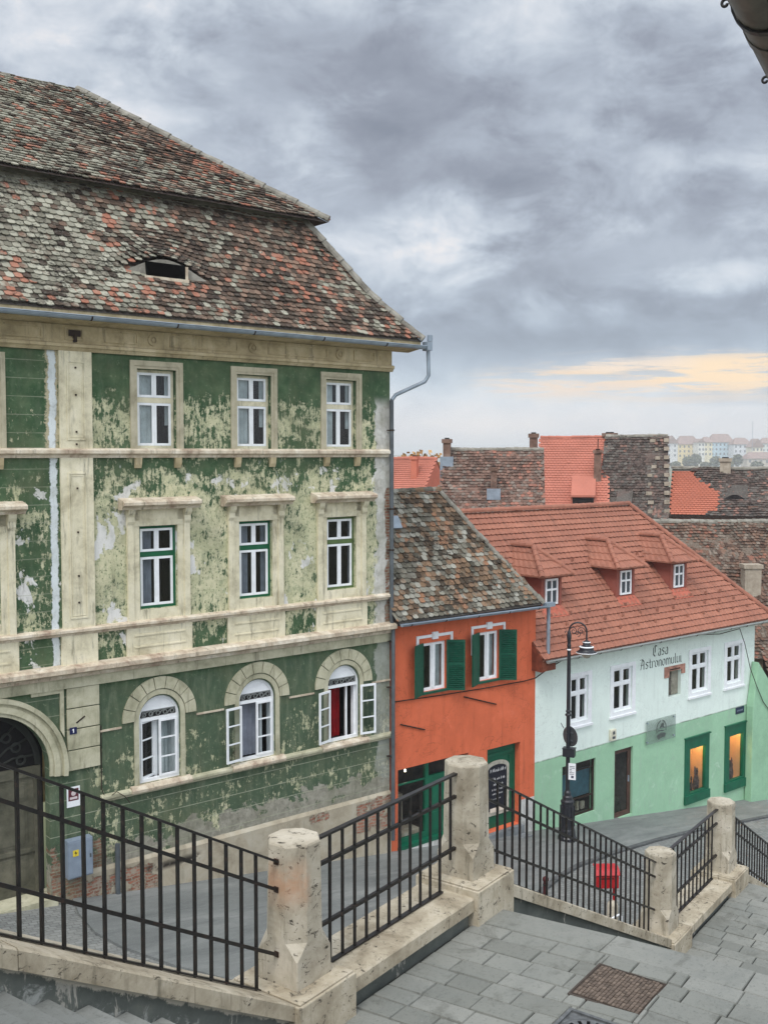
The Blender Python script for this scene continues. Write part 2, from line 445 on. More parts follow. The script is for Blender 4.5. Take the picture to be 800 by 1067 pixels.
GREEN = green_plaster()
BEIGE = stone('beige_render', lin(170, 160, 132), lin(216, 208, 180), lin(234, 226, 202), 0.85, 1.8)
BEIGE_D = stone('dirty_beige_render', lin(138, 124, 94), lin(180, 164, 130), lin(206, 192, 160), 0.8, 1.6)
GREYB = stone('grey_beige_render', lin(140, 138, 114), lin(182, 178, 152), lin(204, 200, 176), 0.7, 2.0)
BEIGE_S = stone('greyish_beige_surround', lin(140, 134, 112), lin(178, 170, 146), lin(198, 190, 166), 0.5, 1.8)
LEDGE = stone('worn_ledge', lin(142, 116, 100), lin(198, 184, 162), lin(230, 222, 206), 0.8, 2.6)
def plinth_mat():
    k = Mat('patched_plinth_render', 0.9, 0.2)
    x, y, z = k.xyz()
    c = k.ramp(k.noise(1.3, 9, 0.7, dist=0.4), [(0.28, lin(134, 124, 106)), (0.5, lin(172, 162, 142)), (0.75, lin(190, 184, 168))])
    c = k.mix(k.mr(k.noise(1.5, 8, 0.7, sc=(2.5, 1, 0.4)), 0.53, 0.75, 0, 0.5), c, lin(104, 104, 92))
    bw = k.m('MULTIPLY', k.m('SUBTRACT', k.noise(4.0, 5, 0.6), 0.5), 0.12)
    bc, bf = k.brick(k.vec(k.m('ADD', x, bw), k.m('ADD', z, bw), 0.0), lin(130, 82, 64), lin(164, 112, 92), lin(150, 140, 124))
    bc = k.mix(k.mr(k.noise(6, 7, 0.75), 0.48, 0.62, 0, 0.85), bc, lin(164, 154, 138))
    bn = k.noise(1.7, 8, 0.72)
    b = k.m('MAXIMUM', k.boxmask(x, z, -9.3, -6.4, 0.1, 1.3, 0.35), k.boxmask(x, z, -1.3, 0.3, 0.2, 1.3, 0.25))
    b = k.m('MAXIMUM', b, k.m('MULTIPLY', k.boxmask(x, z, -2.7, -1.9, 0.85, 1.25, 0.15), 0.95))
    bm_ = k.mr(k.m('MULTIPLY', b, bn), 0.45, 0.48)
    c = k.mix(bm_, c, bc)
    hole = k.m('MULTIPLY', k.boxmask(x, z, -6.9, -5.6, 0.88, 1.02, 0.08), k.mr(k.noise(3, 5), 0.4, 0.5))
    c = k.mix(hole, c, lin(40, 36, 32))
    k.col(c).bump(k.m('ADD', k.noise(4, 8, 0.7), k.m('MULTIPLY', k.m('ADD', bm_, hole), -1.2)), 0.8, 0.03)
    return k.mat
PLINTH = plinth_mat()
WHITE = simple('white_paint', lin(238, 240, 242), 0.45, 0.4, 0.04, 5)
OLDWHITE = simple('worn_white_paint', lin(206, 206, 200), 0.6, 0.3, 0.08, 9)
DKGREEN = simple('dark_green_paint', lin(6, 92, 66), 0.4, 0.4, 0.10, 4)
SHUT = simple('shutter_green_paint', lin(12, 80, 60), 0.5, 0.35, 0.12, 7)
FRGREEN = simple('frame_green_paint', lin(16, 92, 58), 0.5, 0.35, 0.10, 7)
OLIVE = simple('olive_green_paint', lin(88, 108, 64), 0.6, 0.3, 0.12, 7)
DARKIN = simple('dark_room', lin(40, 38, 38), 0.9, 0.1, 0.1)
GLASS = glass_mat()
CURT_W = simple('pale_curtain', lin(210, 216, 218), 0.9, 0.1, 0.12, 3)
CURT_G = simple('grey_curtain', lin(140, 144, 156), 0.9, 0.1, 0.12, 3)
CURT_R = simple('dark_red_curtain', lin(128, 18, 24), 0.9, 0.1, 0.15, 3)
ZINC = simple('zinc_sheet', lin(142, 154, 166), 0.45, 0.5, 0.12, 3, 0.15)
PIPE = simple('grey_pipe_paint', lin(88, 94, 98), 0.55, 0.4, 0.15, 3, 0.2)
DARKWOOD = simple('dark_eave_wood', lin(58, 48, 42), 0.9, 0.15, 0.2, 4)
IRON = Mat('black_iron', 0.5, 0.45)
IRON.col(IRON.ramp(IRON.noise(18, 6, 0.7), [(0.35, lin(16, 15, 15)), (0.55, lin(28, 24, 22)), (0.72, lin(62, 42, 34))])); IRON.bump(IRON.noise(60, 4), 0.3, 0.004)
IRON = IRON.mat
LAMPB = simple('black_lamp_paint', lin(34, 36, 42), 0.4, 0.5, 0.12, 6)
RAILTOP = simple('worn_handrail', lin(46, 43, 43), 0.35, 0.5, 0.25, 9, 0.3)
BRN = [lin(58, 49, 43), lin(76, 64, 56), lin(108, 89, 76), lin(138, 113, 97), lin(68, 58, 50), lin(92, 78, 67)]
GRY = [lin(104, 100, 88), lin(132, 129, 115), lin(150, 148, 133), lin(168, 165, 149), lin(112, 105, 93)]
TILE_BIG = old_tile('lichened_tile', BRN, GRY, lin(162, 108, 88), (-9.0, -3.0, 0.30, -0.30), 0.5, 0.075, 0.4, 0.9)
TILE_OR = old_tile('dark_lichened_tile', [lin(58, 50, 42), lin(88, 73, 59), lin(120, 97, 76), lin(138, 112, 90), lin(68, 59, 49)], [lin(74, 70, 61), lin(108, 104, 92), lin(134, 131, 119), lin(160, 158, 147), lin(84, 79, 69)], lin(150, 110, 84), None, 0.5, 0.03, 0.5, 0.9)
TILE_BR = old_tile('brown_old_tile', [lin(80, 62, 55), lin(108, 85, 75), lin(132, 104, 92), lin(94, 73, 64)], [lin(96, 85, 78), lin(118, 105, 96), lin(134, 121, 111)], lin(158, 108, 92), None, 0.40, 0.09, 0.3, 0.5)
TILE_DK = old_tile('charcoal_old_tile', [lin(62, 53, 49), lin(82, 70, 65), lin(104, 88, 81), lin(72, 62, 58)], [lin(72, 67, 63), lin(90, 84, 79), lin(108, 101, 94)], lin(140, 106, 94), None, 0.45, 0.03, 0.3, 0.6)
TILE_RB = old_tile('reddish_old_tile', [lin(70, 54, 46), lin(98, 76, 64), lin(124, 98, 83), lin(82, 64, 55)], [lin(86, 76, 67), lin(108, 96, 85), lin(132, 119, 107)], lin(138, 94, 78), None, 0.40, 0.06, 0.3, 0.6)
TILE_RED = new_tile('red_interlocking_tile', lin(162, 108, 88), 0.15)
TILE_SAL = flat_tile('salmon_flat_tile', lin(184, 116, 98))
TILE_ORG = flat_tile('orange_flat_tile', lin(182, 110, 88))
MORTAR = stone('ridge_mortar', lin(96, 92, 84), lin(134, 130, 120), lin(160, 156, 146), 0.5, 3, 0, False)
ORANGE = painted_wall('orange_render', lin(212, 108, 74), 0.5)
MINT = painted_wall('mint_render', lin(208, 226, 214), 0.12, (lin(148, 206, 162), 0.93))
MINT2 = painted_wall('green_garden_render', lin(150, 190, 158), 0.2)
SALWALL = painted_wall('salmon_render', lin(200, 120, 98), 0.15)
def salmon_dormer():
    return painted_wall('brick_red_render', lin(146, 86, 74), 0.2)
DORMER = salmon_dormer()
BROWN = simple('brown_door_wood', lin(84, 62, 54), 0.6, 0.3, 0.15, 4)
DOORW = stone('weathered_door_wood', lin(72, 72, 60), lin(96, 94, 80), lin(120, 116, 100), 0.4, 2.5)
PALE = stone('pale_travertine', lin(132, 122, 104), lin(176, 167, 149), lin(204, 196, 180), 0.8, 2.2, 0.95)
PALE_R = stone('rust_stained_travertine', lin(132, 122, 104), lin(176, 167, 149), lin(204, 196, 180), 0.8, 2.2, 0.95, rust=True)
COPE = stone('coping_stone', lin(128, 116, 96), lin(176, 165, 144), lin(206, 197, 178), 0.8, 2.0, 0.85)
def wall_dark():
    k = Mat('dark_damp_plaster', 0.9, 0.2)
    x, y, z = k.xyz()
    c = k.ramp(k.noise(1.4, 9, 0.7, dist=0.5), [(0.3, lin(78, 82, 78)), (0.55, lin(100, 104, 99)), (0.78, lin(126, 126, 116))])
    c = k.mix(k.mr(k.noise(2.6, 9, 0.75, sc=(2.2, 1, 0.6), dist=0.5), 0.585, 0.62, 0, 0.85), c, lin(176, 172, 162))
    dl = k.m('SUBTRACT', z, k.m('MULTIPLY_ADD', x, -0.581, 4.93))
    sp = k.m('MULTIPLY', k.mr(k.m('ADD', dl, k.m('MULTIPLY', k.m('SUBTRACT', k.noise(5, 9, 0.75, dist=0.6), 0.5), 0.9)), 0.10, 0.0), k.mr(x, -0.3, -0.6))
    c = k.mix(k.m('MULTIPLY', sp, 0.8), c, lin(168, 170, 166))
    up = k.mr(k.m('ADD', k.m('SUBTRACT', k.m('MULTIPLY_ADD', x, -0.582, 5.225), z), k.m('MULTIPLY', k.m('SUBTRACT', k.noise(7, 8, 0.75), 0.5), 0.16)), 0.055, 0.035)
    c = k.mix(k.m('MULTIPLY', up, k.mr(x, 0.2, -0.2)), c, lin(190, 184, 170))
    k.col(c).bump(k.noise(12, 8, 0.7), 0.6, 0.02)
    return k.mat
DAMP = wall_dark()
def paver_mat(name, c0, c1, c2):
    k = Mat(name, 0.72, 0.35)
    r = k.island()
    c = k.ramp(r, [(0.0, c0), (0.5, c1), (1.0, c2)])
    c = k.mix(k.mr(k.noise(1.1, 8, 0.7, dist=0.4), 0.42, 0.72, 0, 0.5), c, lin(106, 110, 106))
    c = k.mix(k.mr(k.noise(2.7, 9, 0.75, dist=0.6), 0.52, 0.66, 0, 0.45), c, lin(84, 84, 76))
    c = k.mix(k.mr(k.noise(26, 8, 0.8), 0.52, 0.68, 0, 0.65), c, lin(80, 82, 78))
    c = k.mix(k.mr(k.noise(19, 8, 0.8), 0.60, 0.72, 0, 0.5), c, lin(172, 178, 174))
    k.col(c).bump(k.m('ADD', k.noise(55, 6, 0.7), k.m('MULTIPLY', k.noise(9, 5), 0.8)), 0.5, 0.01)
    return k.mat
PAVER = paver_mat('grey_paving_stone', lin(118, 119, 112), lin(130, 131, 124), lin(142, 142, 135))
STEP = paver_mat('step_stone', lin(112, 114, 110), lin(128, 130, 126), lin(142, 143, 138))
JOINT = simple('dark_joint_grit', lin(62, 64, 60), 0.95, 0.1, 0.2, 20)
def street_mat():
    k = Mat('grey_street_setts', 0.75, 0.35)
    x, y, z = k.xyz()
    wv = k.m('MULTIPLY', k.m('SUBTRACT', k.noise(1.6, 5, 0.6), 0.5), 0.22)
    bc, bf = k.brick(k.vec(k.m('ADD', x, wv), k.m('ADD', y, wv), 0.0), lin(112, 114, 112), lin(134, 136, 133), lin(96, 97, 94), 0.17, 0.11, 0.010)
    c = k.mix(k.mr(k.noise(0.9, 8, 0.7, dist=0.5), 0.45, 0.7, 0, 0.5), bc, lin(150, 150, 144))
    c = k.mix(k.mr(k.noise(12, 7, 0.7), 0.52, 0.7, 0, 0.4), c, lin(86, 88, 86))
    k.col(c).bump(k.m('ADD', bf, k.m('MULTIPLY', k.noise(30, 5), -0.5)), 0.6, -0.012)
    return k.mat
STREET = street_mat()
def asphalt():
    k = Mat('grey_asphalt', 0.7, 0.35)
    c = k.ramp(k.noise(0.8, 9, 0.7, dist=0.5, sc=(0.5, 1.6, 1)), [(0.3, lin(94, 97, 96)), (0.5, lin(114, 117, 115)), (0.7, lin(136, 138, 135))])
    c = k.mix(k.mr(k.noise(2.5, 8, 0.72, sc=(0.35, 2.2, 1)), 0.50, 0.68, 0, 0.6), c, lin(86, 89, 90))
    c = k.mix(k.mr(k.noise(40, 6, 0.7), 0.5, 0.7, 0, 0.3), c, lin(160, 162, 160))
    k.col(c).bump(k.noise(60, 5), 0.4, 0.006)
    return k.mat
ASPH = asphalt()
KERB = simple('dark_kerb_strip', lin(92, 94, 94), 0.85, 0.2, 0.2, 5)  # dark tone stands in for the drain line and the kerb's shadow
def ground_mat():
    k = Mat('ground_cover', 0.95, 0.1)
    k.col(k.ramp(k.noise(0.01, 8, 0.7), [(0.3, lin(96, 104, 76)), (0.5, lin(120, 120, 96)), (0.7, lin(140, 136, 116))]))
    return k.mat
GROUND = ground_mat()
RED = simple('red_paint', lin(172, 18, 24), 0.4, 0.5, 0.08, 5)

# ------------------------------------------------------------------ frames of reference
A = R(50.7)
Dv = Vector((math.sin(A), math.cos(A), 0)); Nv = Vector((math.cos(A), -math.sin(A), 0))
C0 = Vector((0.147, 26.5, 0.0)); RZ = math.pi / 2 - A       # house fronts: x along the street, y into the houses
P10 = Vector((-0.761, 8.6, 0.0)); RS = R(90 - 36.0)        # stairs: x down the stairs, y towards the street
def street_z(t): return -0.36 - 0.132 * t
def fpt(t, s, z):
    return C0 + Dv * t + Nv * s + Vector((0, 0, z))

# ------------------------------------------------------------------ roof tiles
def tiles(name, mat, parent, prof, tmin, tmax, w=0.17, ex=0.145, ln=0.30, lift=None, sag=0.03, jit=1.0, thick=0.024, skip=None, pat=None):
    """beaver-tail tiles laid in courses over a roof slope.
    prof: list of (y, z) from the eave up; tmin/tmax: functions of run y giving the limits along x."""
    segs = []; L = 0
    for (y0, z0), (y1, z1) in zip(prof, prof[1:]):
        d = math.hypot(y1 - y0, z1 - z0); segs.append((L, L + d, y0, z0, (y1 - y0) / d, (z1 - z0) / d)); L += d
    def at(l):
        for a, b, y0, z0, dy, dz in segs:
            if l <= b + 1e-6 or (a, b, y0, z0, dy, dz) == segs[-1]:
                return y0 + dy * (l - a), z0 + dz * (l - a), dy, dz
    V = []; F = []
    rows = int(L / ex) + 1
    arc = 4
    for r in range(rows):
        l0 = r * ex
        if l0 > L - ex * 0.3: break
        y, z, dy, dz = at(l0)
        xa, xb = tmin(y), tmax(y)
        nt = int((xb - xa) / w) + 2
        off = (r % 2) * 0.5 * w
        x0 = math.floor(xa / w) * w + off
        rowj = random.uniform(-0.012, 0.012) * jit
        for k in range(nt):
            cx = x0 + k * w
            if cx < xa - 0.02 or cx > xb + 0.02: continue
            if skip and skip(cx, l0): continue
            n3 = mnoise.noise(Vector((cx * 0.45, l0 * 0.6, 3.1))) * sag + mnoise.noise(Vector((cx * 1.7, l0 * 1.9, 7.7))) * sag * 0.35
            lf0 = lift(cx, l0) if lift else 0.0
            lt = min(l0 + ln, L)
            lf1 = lift(cx, lt) if (lift and lf0 > 0) else lf0
            jl = rowj + random.uniform(-0.010, 0.010) * jit
            ja = random.uniform(-0.045, 0.045) * jit
            jr = random.uniform(-0.006, 0.020) * jit
            if random.random() < 0.03 * jit: jr += 0.02; ja *= 2.5
            base = len(V)
            hw = w * 0.5 - 0.004
            outl = [(-hw, ln), (-hw, 0.035 * w / 0.17)]
            for q in range(1, arc):
                a = math.pi * q / arc
                outl.append((-hw * math.cos(a), 0.035 * w / 0.17 * (1 - math.sin(a) * 1.0)))
            outl += [(hw, 0.035 * w / 0.17), (hw, ln)]
            for (px, pl) in outl:
                rx = px + ja * (pl - 0.1); rl = pl - ja * px + jl
                ll = l0 + rl
                yy, zz, ddy, ddz = at(max(-0.05, min(ll, L)))
                up = n3 + 0.008 + (0.055 + jr) * (1 - pl / ln)
                lf = lf0 + (lf1 - lf0) * (pl / ln)
                V.append((cx + rx, yy - ddz * up, zz + ddy * up + lf))
            m = len(outl)
            F.append(tuple(range(base, base + m)))
            # lower edge thickness
            b2 = len(V)
            for q in range(1, m - 1):
                vx, vy, vz = V[base + q]
                V.append((vx, vy + dz * thick, vz - dy * thick))
            for q in range(1, m - 2):
                F.append((base + q, b2 + q - 1, b2 + q, base + q + 1))
    me = bpy.data.meshes.new(name)
    me.from_pydata(V, [], F)
    me.materials.append(mat)
    return link(name, me, parent)

def caps(path, mat, name, parent, r=0.10, step=0.32, jit=1.0):
    """half round ridge tiles along a line"""
    mb = MB()
    for a, b in zip(path, path[1:]):
        a = Vector(a); b = Vector(b); d = b - a; L = d.length; d.normalize()
        side = d.cross(Vector((0, 0, 1))).normalized(); up = side.cross(d).normalized()
        n = max(1, int(L / step)); st = L / n
        for i in range(n):
            p0 = a + d * (i * st - 0.03); p1 = a + d * ((i + 1) * st + 0.02)
            j = Vector((random.uniform(-1, 1), random.uniform(-1, 1), random.uniform(-1, 1))) * 0.012 * jit
            vs = []; m = 7
            for p, rr in ((p0, r * 1.12), (p1, r * 0.94)):
                for q in range(m):
                    t = math.pi * (q / (m - 1)) * 1.16 - math.pi * 0.08
                    vs.append(p + j + side * (-math.cos(t) * rr) + up * (math.sin(t) * rr - 0.02))
            vs2 = [v for v in vs]
            fs = [(q, q + 1, m + q + 1, m + q) for q in range(m - 1)]
            fs += [tuple(range(m - 1, -1, -1)), tuple(range(m, 2 * m))]
            mb.add(vs2, fs)
    return mb.build(name, mat, parent)

def gutter(name, mat, parent, x0, x1, y, z, r=0.08, drop=0.0, brackets=None, both=True):
    mb = MB()
    n = 9
    vs = []
    for x, dz in ((x0, 0), (x1, -drop)):
        for rr in (r, r - 0.008):
            for k in range(n):
                a = math.pi + math.pi * k / (n - 1)
                vs.append((x, y + rr * math.cos(a), z + dz + rr * math.sin(a)))
    fs = []
    for k in range(n - 1):
        fs += [(k, k + 1, 2 * n + k + 1, 2 * n + k), (n + k, 3 * n + k, 3 * n + k + 1, n + k + 1)]
    fs += [(0, 2 * n, 3 * n, n), (n - 1, 2 * n - 1, 4 * n - 1, 3 * n - 1)]
    fs += [tuple(range(0, n)), tuple(range(2 * n, 3 * n))]
    mb.add(vs, fs, False)
    mb.tube([(x0, y - r, z), (x1, y - r, z - drop)], 0.012, 6)
    o = mb.build(name, mat, parent)
    if brackets:
        b = MB()
        k = x0 + 0.3
        while k < x1:
            for q in range(8):
                a0 = math.pi + math.pi * q / 8; a1 = math.pi + math.pi * (q + 1) / 8
                zz = z - drop * (k - x0) / (x1 - x0)
                b.add([(k + dx, y + (r + dr) * math.cos(a), zz + (r + dr) * math.sin(a)) for dx in (-0.015, 0.015) for a in (a0, a1) for dr in (0.001, 0.008)],
                      [(0, 1, 3, 2), (4, 6, 7, 5), (0, 4, 5, 1), (2, 3, 7, 6), (0, 2, 6, 4), (1, 5, 7, 3)])
            k += brackets
        b.build('gutter_bracket', DARKWOOD, o)
    return o

# ------------------------------------------------------------------ windows
def curtain_mesh(x0, x1, z0, z1, y, mat, name='curtain', parent=None, folds=9, amp=0.02):
    mb = MB(); n = folds * 4
    vs = []; fs = []
    for i in range(n + 1):
        x = x0 + (x1 - x0) * i / n
        yy = y + amp * math.sin(i * math.pi / 2 * 1.0) + amp * 0.5 * math.sin(i * 0.7)
        vs += [(x, yy, z0), (x, yy, z1)]
    for i in range(n): fs.append((2 * i, 2 * i + 2, 2 * i + 3, 2 * i + 1))
    mb.add(vs, fs, True)
    return mb.build(name, mat, parent)

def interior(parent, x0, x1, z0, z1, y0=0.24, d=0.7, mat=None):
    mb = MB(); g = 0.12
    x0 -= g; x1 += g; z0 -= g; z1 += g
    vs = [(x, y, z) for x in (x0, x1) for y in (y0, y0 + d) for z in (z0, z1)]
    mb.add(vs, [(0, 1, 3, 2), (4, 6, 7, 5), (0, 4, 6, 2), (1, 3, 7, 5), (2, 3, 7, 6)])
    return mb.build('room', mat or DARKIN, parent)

def sash(x0, x1, z0, z1, y, fw=0.05, bars=(), vbars=(), d=0.035):
    mb = MB()
    mb.box(x0, x0 + fw, y, y + d, z0, z1); mb.box(x1 - fw, x1, y, y + d, z0, z1)
    mb.box(x0 + fw, x1 - fw, y + 0.001, y + d - 0.001, z0, z0 + fw); mb.box(x0 + fw, x1 - fw, y + 0.001, y + d - 0.001, z1 - fw, z1)
    for b in bars: mb.box(x0 + fw, x1 - fw, y + 0.004, y + d - 0.004, b - 0.015, b + 0.015)
    for b in vbars: mb.box(b - 0.014, b + 0.014, y + 0.003, y + d - 0.003, z0 + fw, z1 - fw)
    return mb

def pane(x0, x1, z0, z1, y, parent):
    mb = MB(); mb.add([(x0, y, z0), (x1, y, z0), (x1, y, z1), (x0, y, z1)], [(0, 1, 2, 3)])
    return mb.build('pane', GLASS, parent)

def frame_box(x0, x1, z0, z1, y0, y1, fw):
    mb = MB()
    mb.box(x0, x0 + fw, y0, y1, z0, z1); mb.box(x1 - fw, x1, y0, y1, z0, z1)
    mb.box(x0 + fw, x1 - fw, y0, y1, z1 - fw, z1); mb.box(x0 + fw, x1 - fw, y0, y1, z0, z0 + fw)
    return mb

def t_window(parent, x0, x1, z0, z1, zt, fmat, smat, y=0.12, cl=CURT_W, cr=CURT_W, lw=0.26, rw=0.17, th=0.11):
    """two-part casement window with a transom at zt"""
    fr = frame_box(x0, x1, z0, z1, y - 0.012, y + 0.06, 0.062)
    fr.box(x0 + 0.062, x1 - 0.062, y - 0.01, y + 0.05, zt, zt + th)
    w = fr.build('window', fmat, parent)
    c = (x0 + x1) / 2
    for a, b in ((x0 + 0.065, c - 0.002), (c + 0.002, x1 - 0.065)):
        for q0, q1 in ((z0 + 0.06, zt - 0.004), (zt + th + 0.004, z1 - 0.06)):
            sash(a, b, q0, q1, y - 0.016, 0.052).build('sash', smat, w)
            pane(a + 0.05, b - 0.05, q0 + 0.05, q1 - 0.05, y + 0.004, w)
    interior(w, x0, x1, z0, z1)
    rw_ = random.Random(int(x0 * 100 + z0 * 7)); lw = rw_.uniform(0.28, 0.48); rw = rw_.uniform(0.10, 0.40); zc = z0 + (z1 - z0) * rw_.choice((0.0, 0.0, 0.3))
    if cl: curtain_mesh(x0, x0 + (x1 - x0) * lw, z0, z1, y + 0.09, cl, parent=w, folds=4)
    if cr: curtain_mesh(x1 - (x1 - x0) * rw, x1, zc, z1, y + 0.09, cr, parent=w, folds=4)
    return w

# ================================================================== GREEN HOUSE
GH = tag(empty('green_house', C0, RZ), 'tall green townhouse with badly peeling plaster, beige window surrounds and a mossy tiled hipped roof', 'house')
T0 = -14.2
WC2 = (-10.36, -6.50, -4.05, -1.55)         # window axes, second floor
WC1 = (-10.36, -6.50, -4.03, -1.55)
WCG = (-6.52, -4.02, -1.49)
PC, PZ, PR = -10.25, 3.6, 1.25               # portal axis, springing, radius
holes = []
for c in WC2: holes.append(rect(c - 0.46, c + 0.46, 10.12, 11.80))
for c in WC1: holes.append(rect(c - 0.45, c + 0.45, 6.66, 8.45))
for c in WCG: holes.append(archpoly(c, 0.49, 2.86, 4.25))
holes.append([(PC - PR, 0.92), (PC + PR, 0.92)] + [(PC + PR * math.cos(math.pi * i / 20), PZ + PR * math.sin(math.pi * i / 20)) for i in range(21)])
panel([(T0, -0.6), (0, -0.6), (0, 12.6), (T0, 12.6)], holes, GREEN, 'wall', GH, 0.0, 0.24)
mb = MB()
mb.box(-0.24, -0.001, 0.24, 11.6, -1.0, 12.6); mb.box(T0, T0 + 0.24, 0.24, 11.6, -1, 12.6); mb.box(T0 + 0.24, -0.24, 11.35, 11.6, -1, 12.6)
mb.build('side_wall', BEIGE_D, GH)

# plinth
mb = MB()
mb.add([(-8.28, 0, -0.6), (0.0, 0, -0.6), (0.0, 0, 1.28), (-8.28, 0, 1.28), (-8.28, -0.06, -0.6), (0.005, -0.06, -0.6), (0.005, -0.06, 1.20), (-8.28, -0.06, 1.20)],
       [(4, 5, 6, 7), (7, 6, 2, 3), (5, 1, 2, 6), (4, 7, 3, 0)])
mb.build('plinth', PLINTH, GH)
# ledges and mouldings
def mould(name, mat, z0, z1, out, x0=T0, x1=0.03, kind=0):
    h = z1 - z0
    if kind == 0: p = [(0.0, z0), (-out * 0.45, z0), (-out * 0.55, z0 + h * 0.3), (-out * 0.9, z0 + h * 0.45), (-out, z0 + h * 0.5), (-out, z0 + h * 0.85), (-out * 0.8, z1), (0.0, z1 + 0.02)]
    else: p = [(0.0, z0), (-out, z0), (-out, z1), (0.0, z1)]
    return MB().prismx(p, x0, x1).build(name, mat, GH)
mould('window_ledge', LEDGE, 9.92, 10.10, 0.13)
mould('sill_band', LEDGE, 6.28, 6.42, 0.13)
mould('cornice', LEDGE, 5.42, 5.67, 0.27)
mould('fascia', GREYB, 5.20, 5.42, 0.07, kind=1)
mould('sill_moulding', GREYB, 2.66, 2.80, 0.10, -7.91)
# frieze below the eaves
mb = MB()
mb.box(T0, 0.02, -0.06, 0.0, 12.24, 12.60)
mb.prismx([(0, 12.08), (-0.06, 12.08), (-0.10, 12.14), (-0.13, 12.16), (-0.13, 12.22), (-0.07, 12.24), (0, 12.24)], T0, 0.05)
for a, b in ((-14, -12.6), (-12.4, -10.9), (-10.7, -9.0), (-8.55, -8.15), (-7.7, -6.95), (-6.2, -4.5), (-3.7, -2.0), (-1.2, -0.55)):
    for r_ in (rect(a, b, 12.30, 12.33), rect(a, b, 12.52, 12.55), rect(a, a + 0.03, 12.33, 12.52), rect(b - 0.03, b, 12.33, 12.52)):
        mb.prism(r_, -0.085, -0.058)
for c in (-6.6, -4.1, -1.63):
    mb.ring(c, 12.42, 0.07, 0.12, 0, 2 * math.pi, -0.09, -0.055, 20)
    mb.ring(c, 12.42, 0.0, 0.035, 0, 2 * math.pi, -0.085, -0.055, 12)
mb.box(-0.62, -0.5, -0.072, -0.05, 12.36, 12.44); mb.box(-0.36, -0.22, -0.072, -0.05, 12.35, 12.46)
mb.build('frieze', BEIGE_D, GH)
mb = MB(); mb.box(-8.46, -8.22, -0.11, -0.06, 12.38, 12.50); mb.box(-8.37, -8.31, -0.13, -0.06, 12.26, 12.40)
mb.build('anchor_plate', DARKWOOD, GH)
# soffit and eave boards
mb = MB(); mb.prismx([(0.0, 12.60), (-0.44, 12.66), (-0.48, 12.66), (-0.48, 12.84), (0.0, 13.2)], T0, 0.62)
mb.build('eaves', BEIGE_D, GH)

# pilasters
def pilaster(c0, c1):
    mb = MB()
    mb.box(c0, c1, -0.06, 0, 10.10, 12.08)
    mb.box(c0, c1, -0.06, 0, 6.42, 9.92)
    a, b = c0 + 0.15, c1 - 0.15
    for z0, z1 in ((10.28, 11.88), (6.62, 9.62)):
        for k, g in ((0.0, 0.03), (0.055, 0.018)):
            for r_ in (rect(a + k, b - k, z0 + k, z0 + k + g), rect(a + k, b - k, z1 - k - g, z1 - k), rect(a + k, a + k + g, z0 + k + g, z1 - k - g), rect(b - k - g, b - k, z0 + k + g, z1 - k - g)):
                mb.prism(r_, -0.075 + k * 0.1, -0.058)
    mb.box(c0 - 0.04, c1 + 0.04, -0.08, 0, 5.67, 6.28)
    return mb.build('pilaster', BEIGE, GH)
pl = pilaster(-8.67, -7.98); pilaster(-12.72, -12.03)
for z in (11.75, 11.2, 10.45, 10.2, 9.3, 8.4, 7.5, 6.95): MB().box(-8.345, -8.315, -0.085, -0.05, z - 0.018, z + 0.018).build('anchor_bolt', DARKWOOD, pl)
# quoin blocks by the doorway
mb = MB()
for k in range(4):
    z0 = 3.46 + k * 0.435
    mb.box(-8.62, -7.92, -0.055, 0, z0 + 0.012, z0 + 0.423)
mb.build('quoin_blocks', GREYB, GH, bevel=0.008)
mb = MB(); mb.box(-8.44, -8.22, -0.062, -0.05, 0, 0.03, Matrix.Translation((-0.0, 0, 4.50)) @ Matrix.Translation((-8.33, 0, 0)) @ Matrix.Rotation(R(-32), 4, 'Y') @ Matrix.Translation((8.33, 0, 0)))
mb.build('iron_cramp', DARKWOOD, GH)

# portal
mb = MB()
for r0, r1, o_ in ((1.26, 1.34, 0.05), (1.34, 1.46, 0.09), (1.46, 1.53, 0.06), (1.53, 1.62, 0.12)):
    mb.ring(PC, PZ, r0, r1, R(-7), R(187), -o_, 0.0, 40)
mb.build('portal_arch', GREYB, GH)
for pl_ in ([(-8.68, 5.2), (-9.35, 5.2), (-9.35, 5.12), (-8.76, 5.12), (-8.76, 4.35), (-8.68, 4.2)],
            [(-11.82, 5.2), (-11.15, 5.2), (-11.15, 5.12), (-11.74, 5.12), (-11.74, 4.35), (-11.82, 4.2)]):
    MB().prism(pl_, -0.045, 0).build('spandrel', GREYB, GH)
dr = MB()
dr.box(PC - PR + 0.02, PC + PR - 0.02, 0.42, 0.48, 3.38, 3.58)
dr.box(PC - PR + 0.02, PC - PR + 0.16, 0.42, 0.50, 0.92, 3.38); dr.box(PC + PR - 0.16, PC + PR - 0.02, 0.42, 0.50, 0.92, 3.38)
DO = dr.build('door', DOORW, GH)
for a, b in ((PC - PR + 0.16, PC - 0.01), (PC + 0.01, PC + PR - 0.16)):
    lf = MB(); lf.box(a, b, 0.46, 0.50, 0.93, 3.38)
    for z0, z1 in ((1.1, 1.75), (1.95, 2.75), (2.9, 3.28)):
        lf.box(a + 0.14, b - 0.14, 0.445, 0.462, z0, z1); lf.box(a + 0.2, b - 0.2, 0.43, 0.447, z0 + 0.06, z1 - 0.06)
    lf.box(a, b, 0.42, 0.462, 1.80, 1.88)
    lf.build('door_leaf', DOORW, DO)
mb = MB()
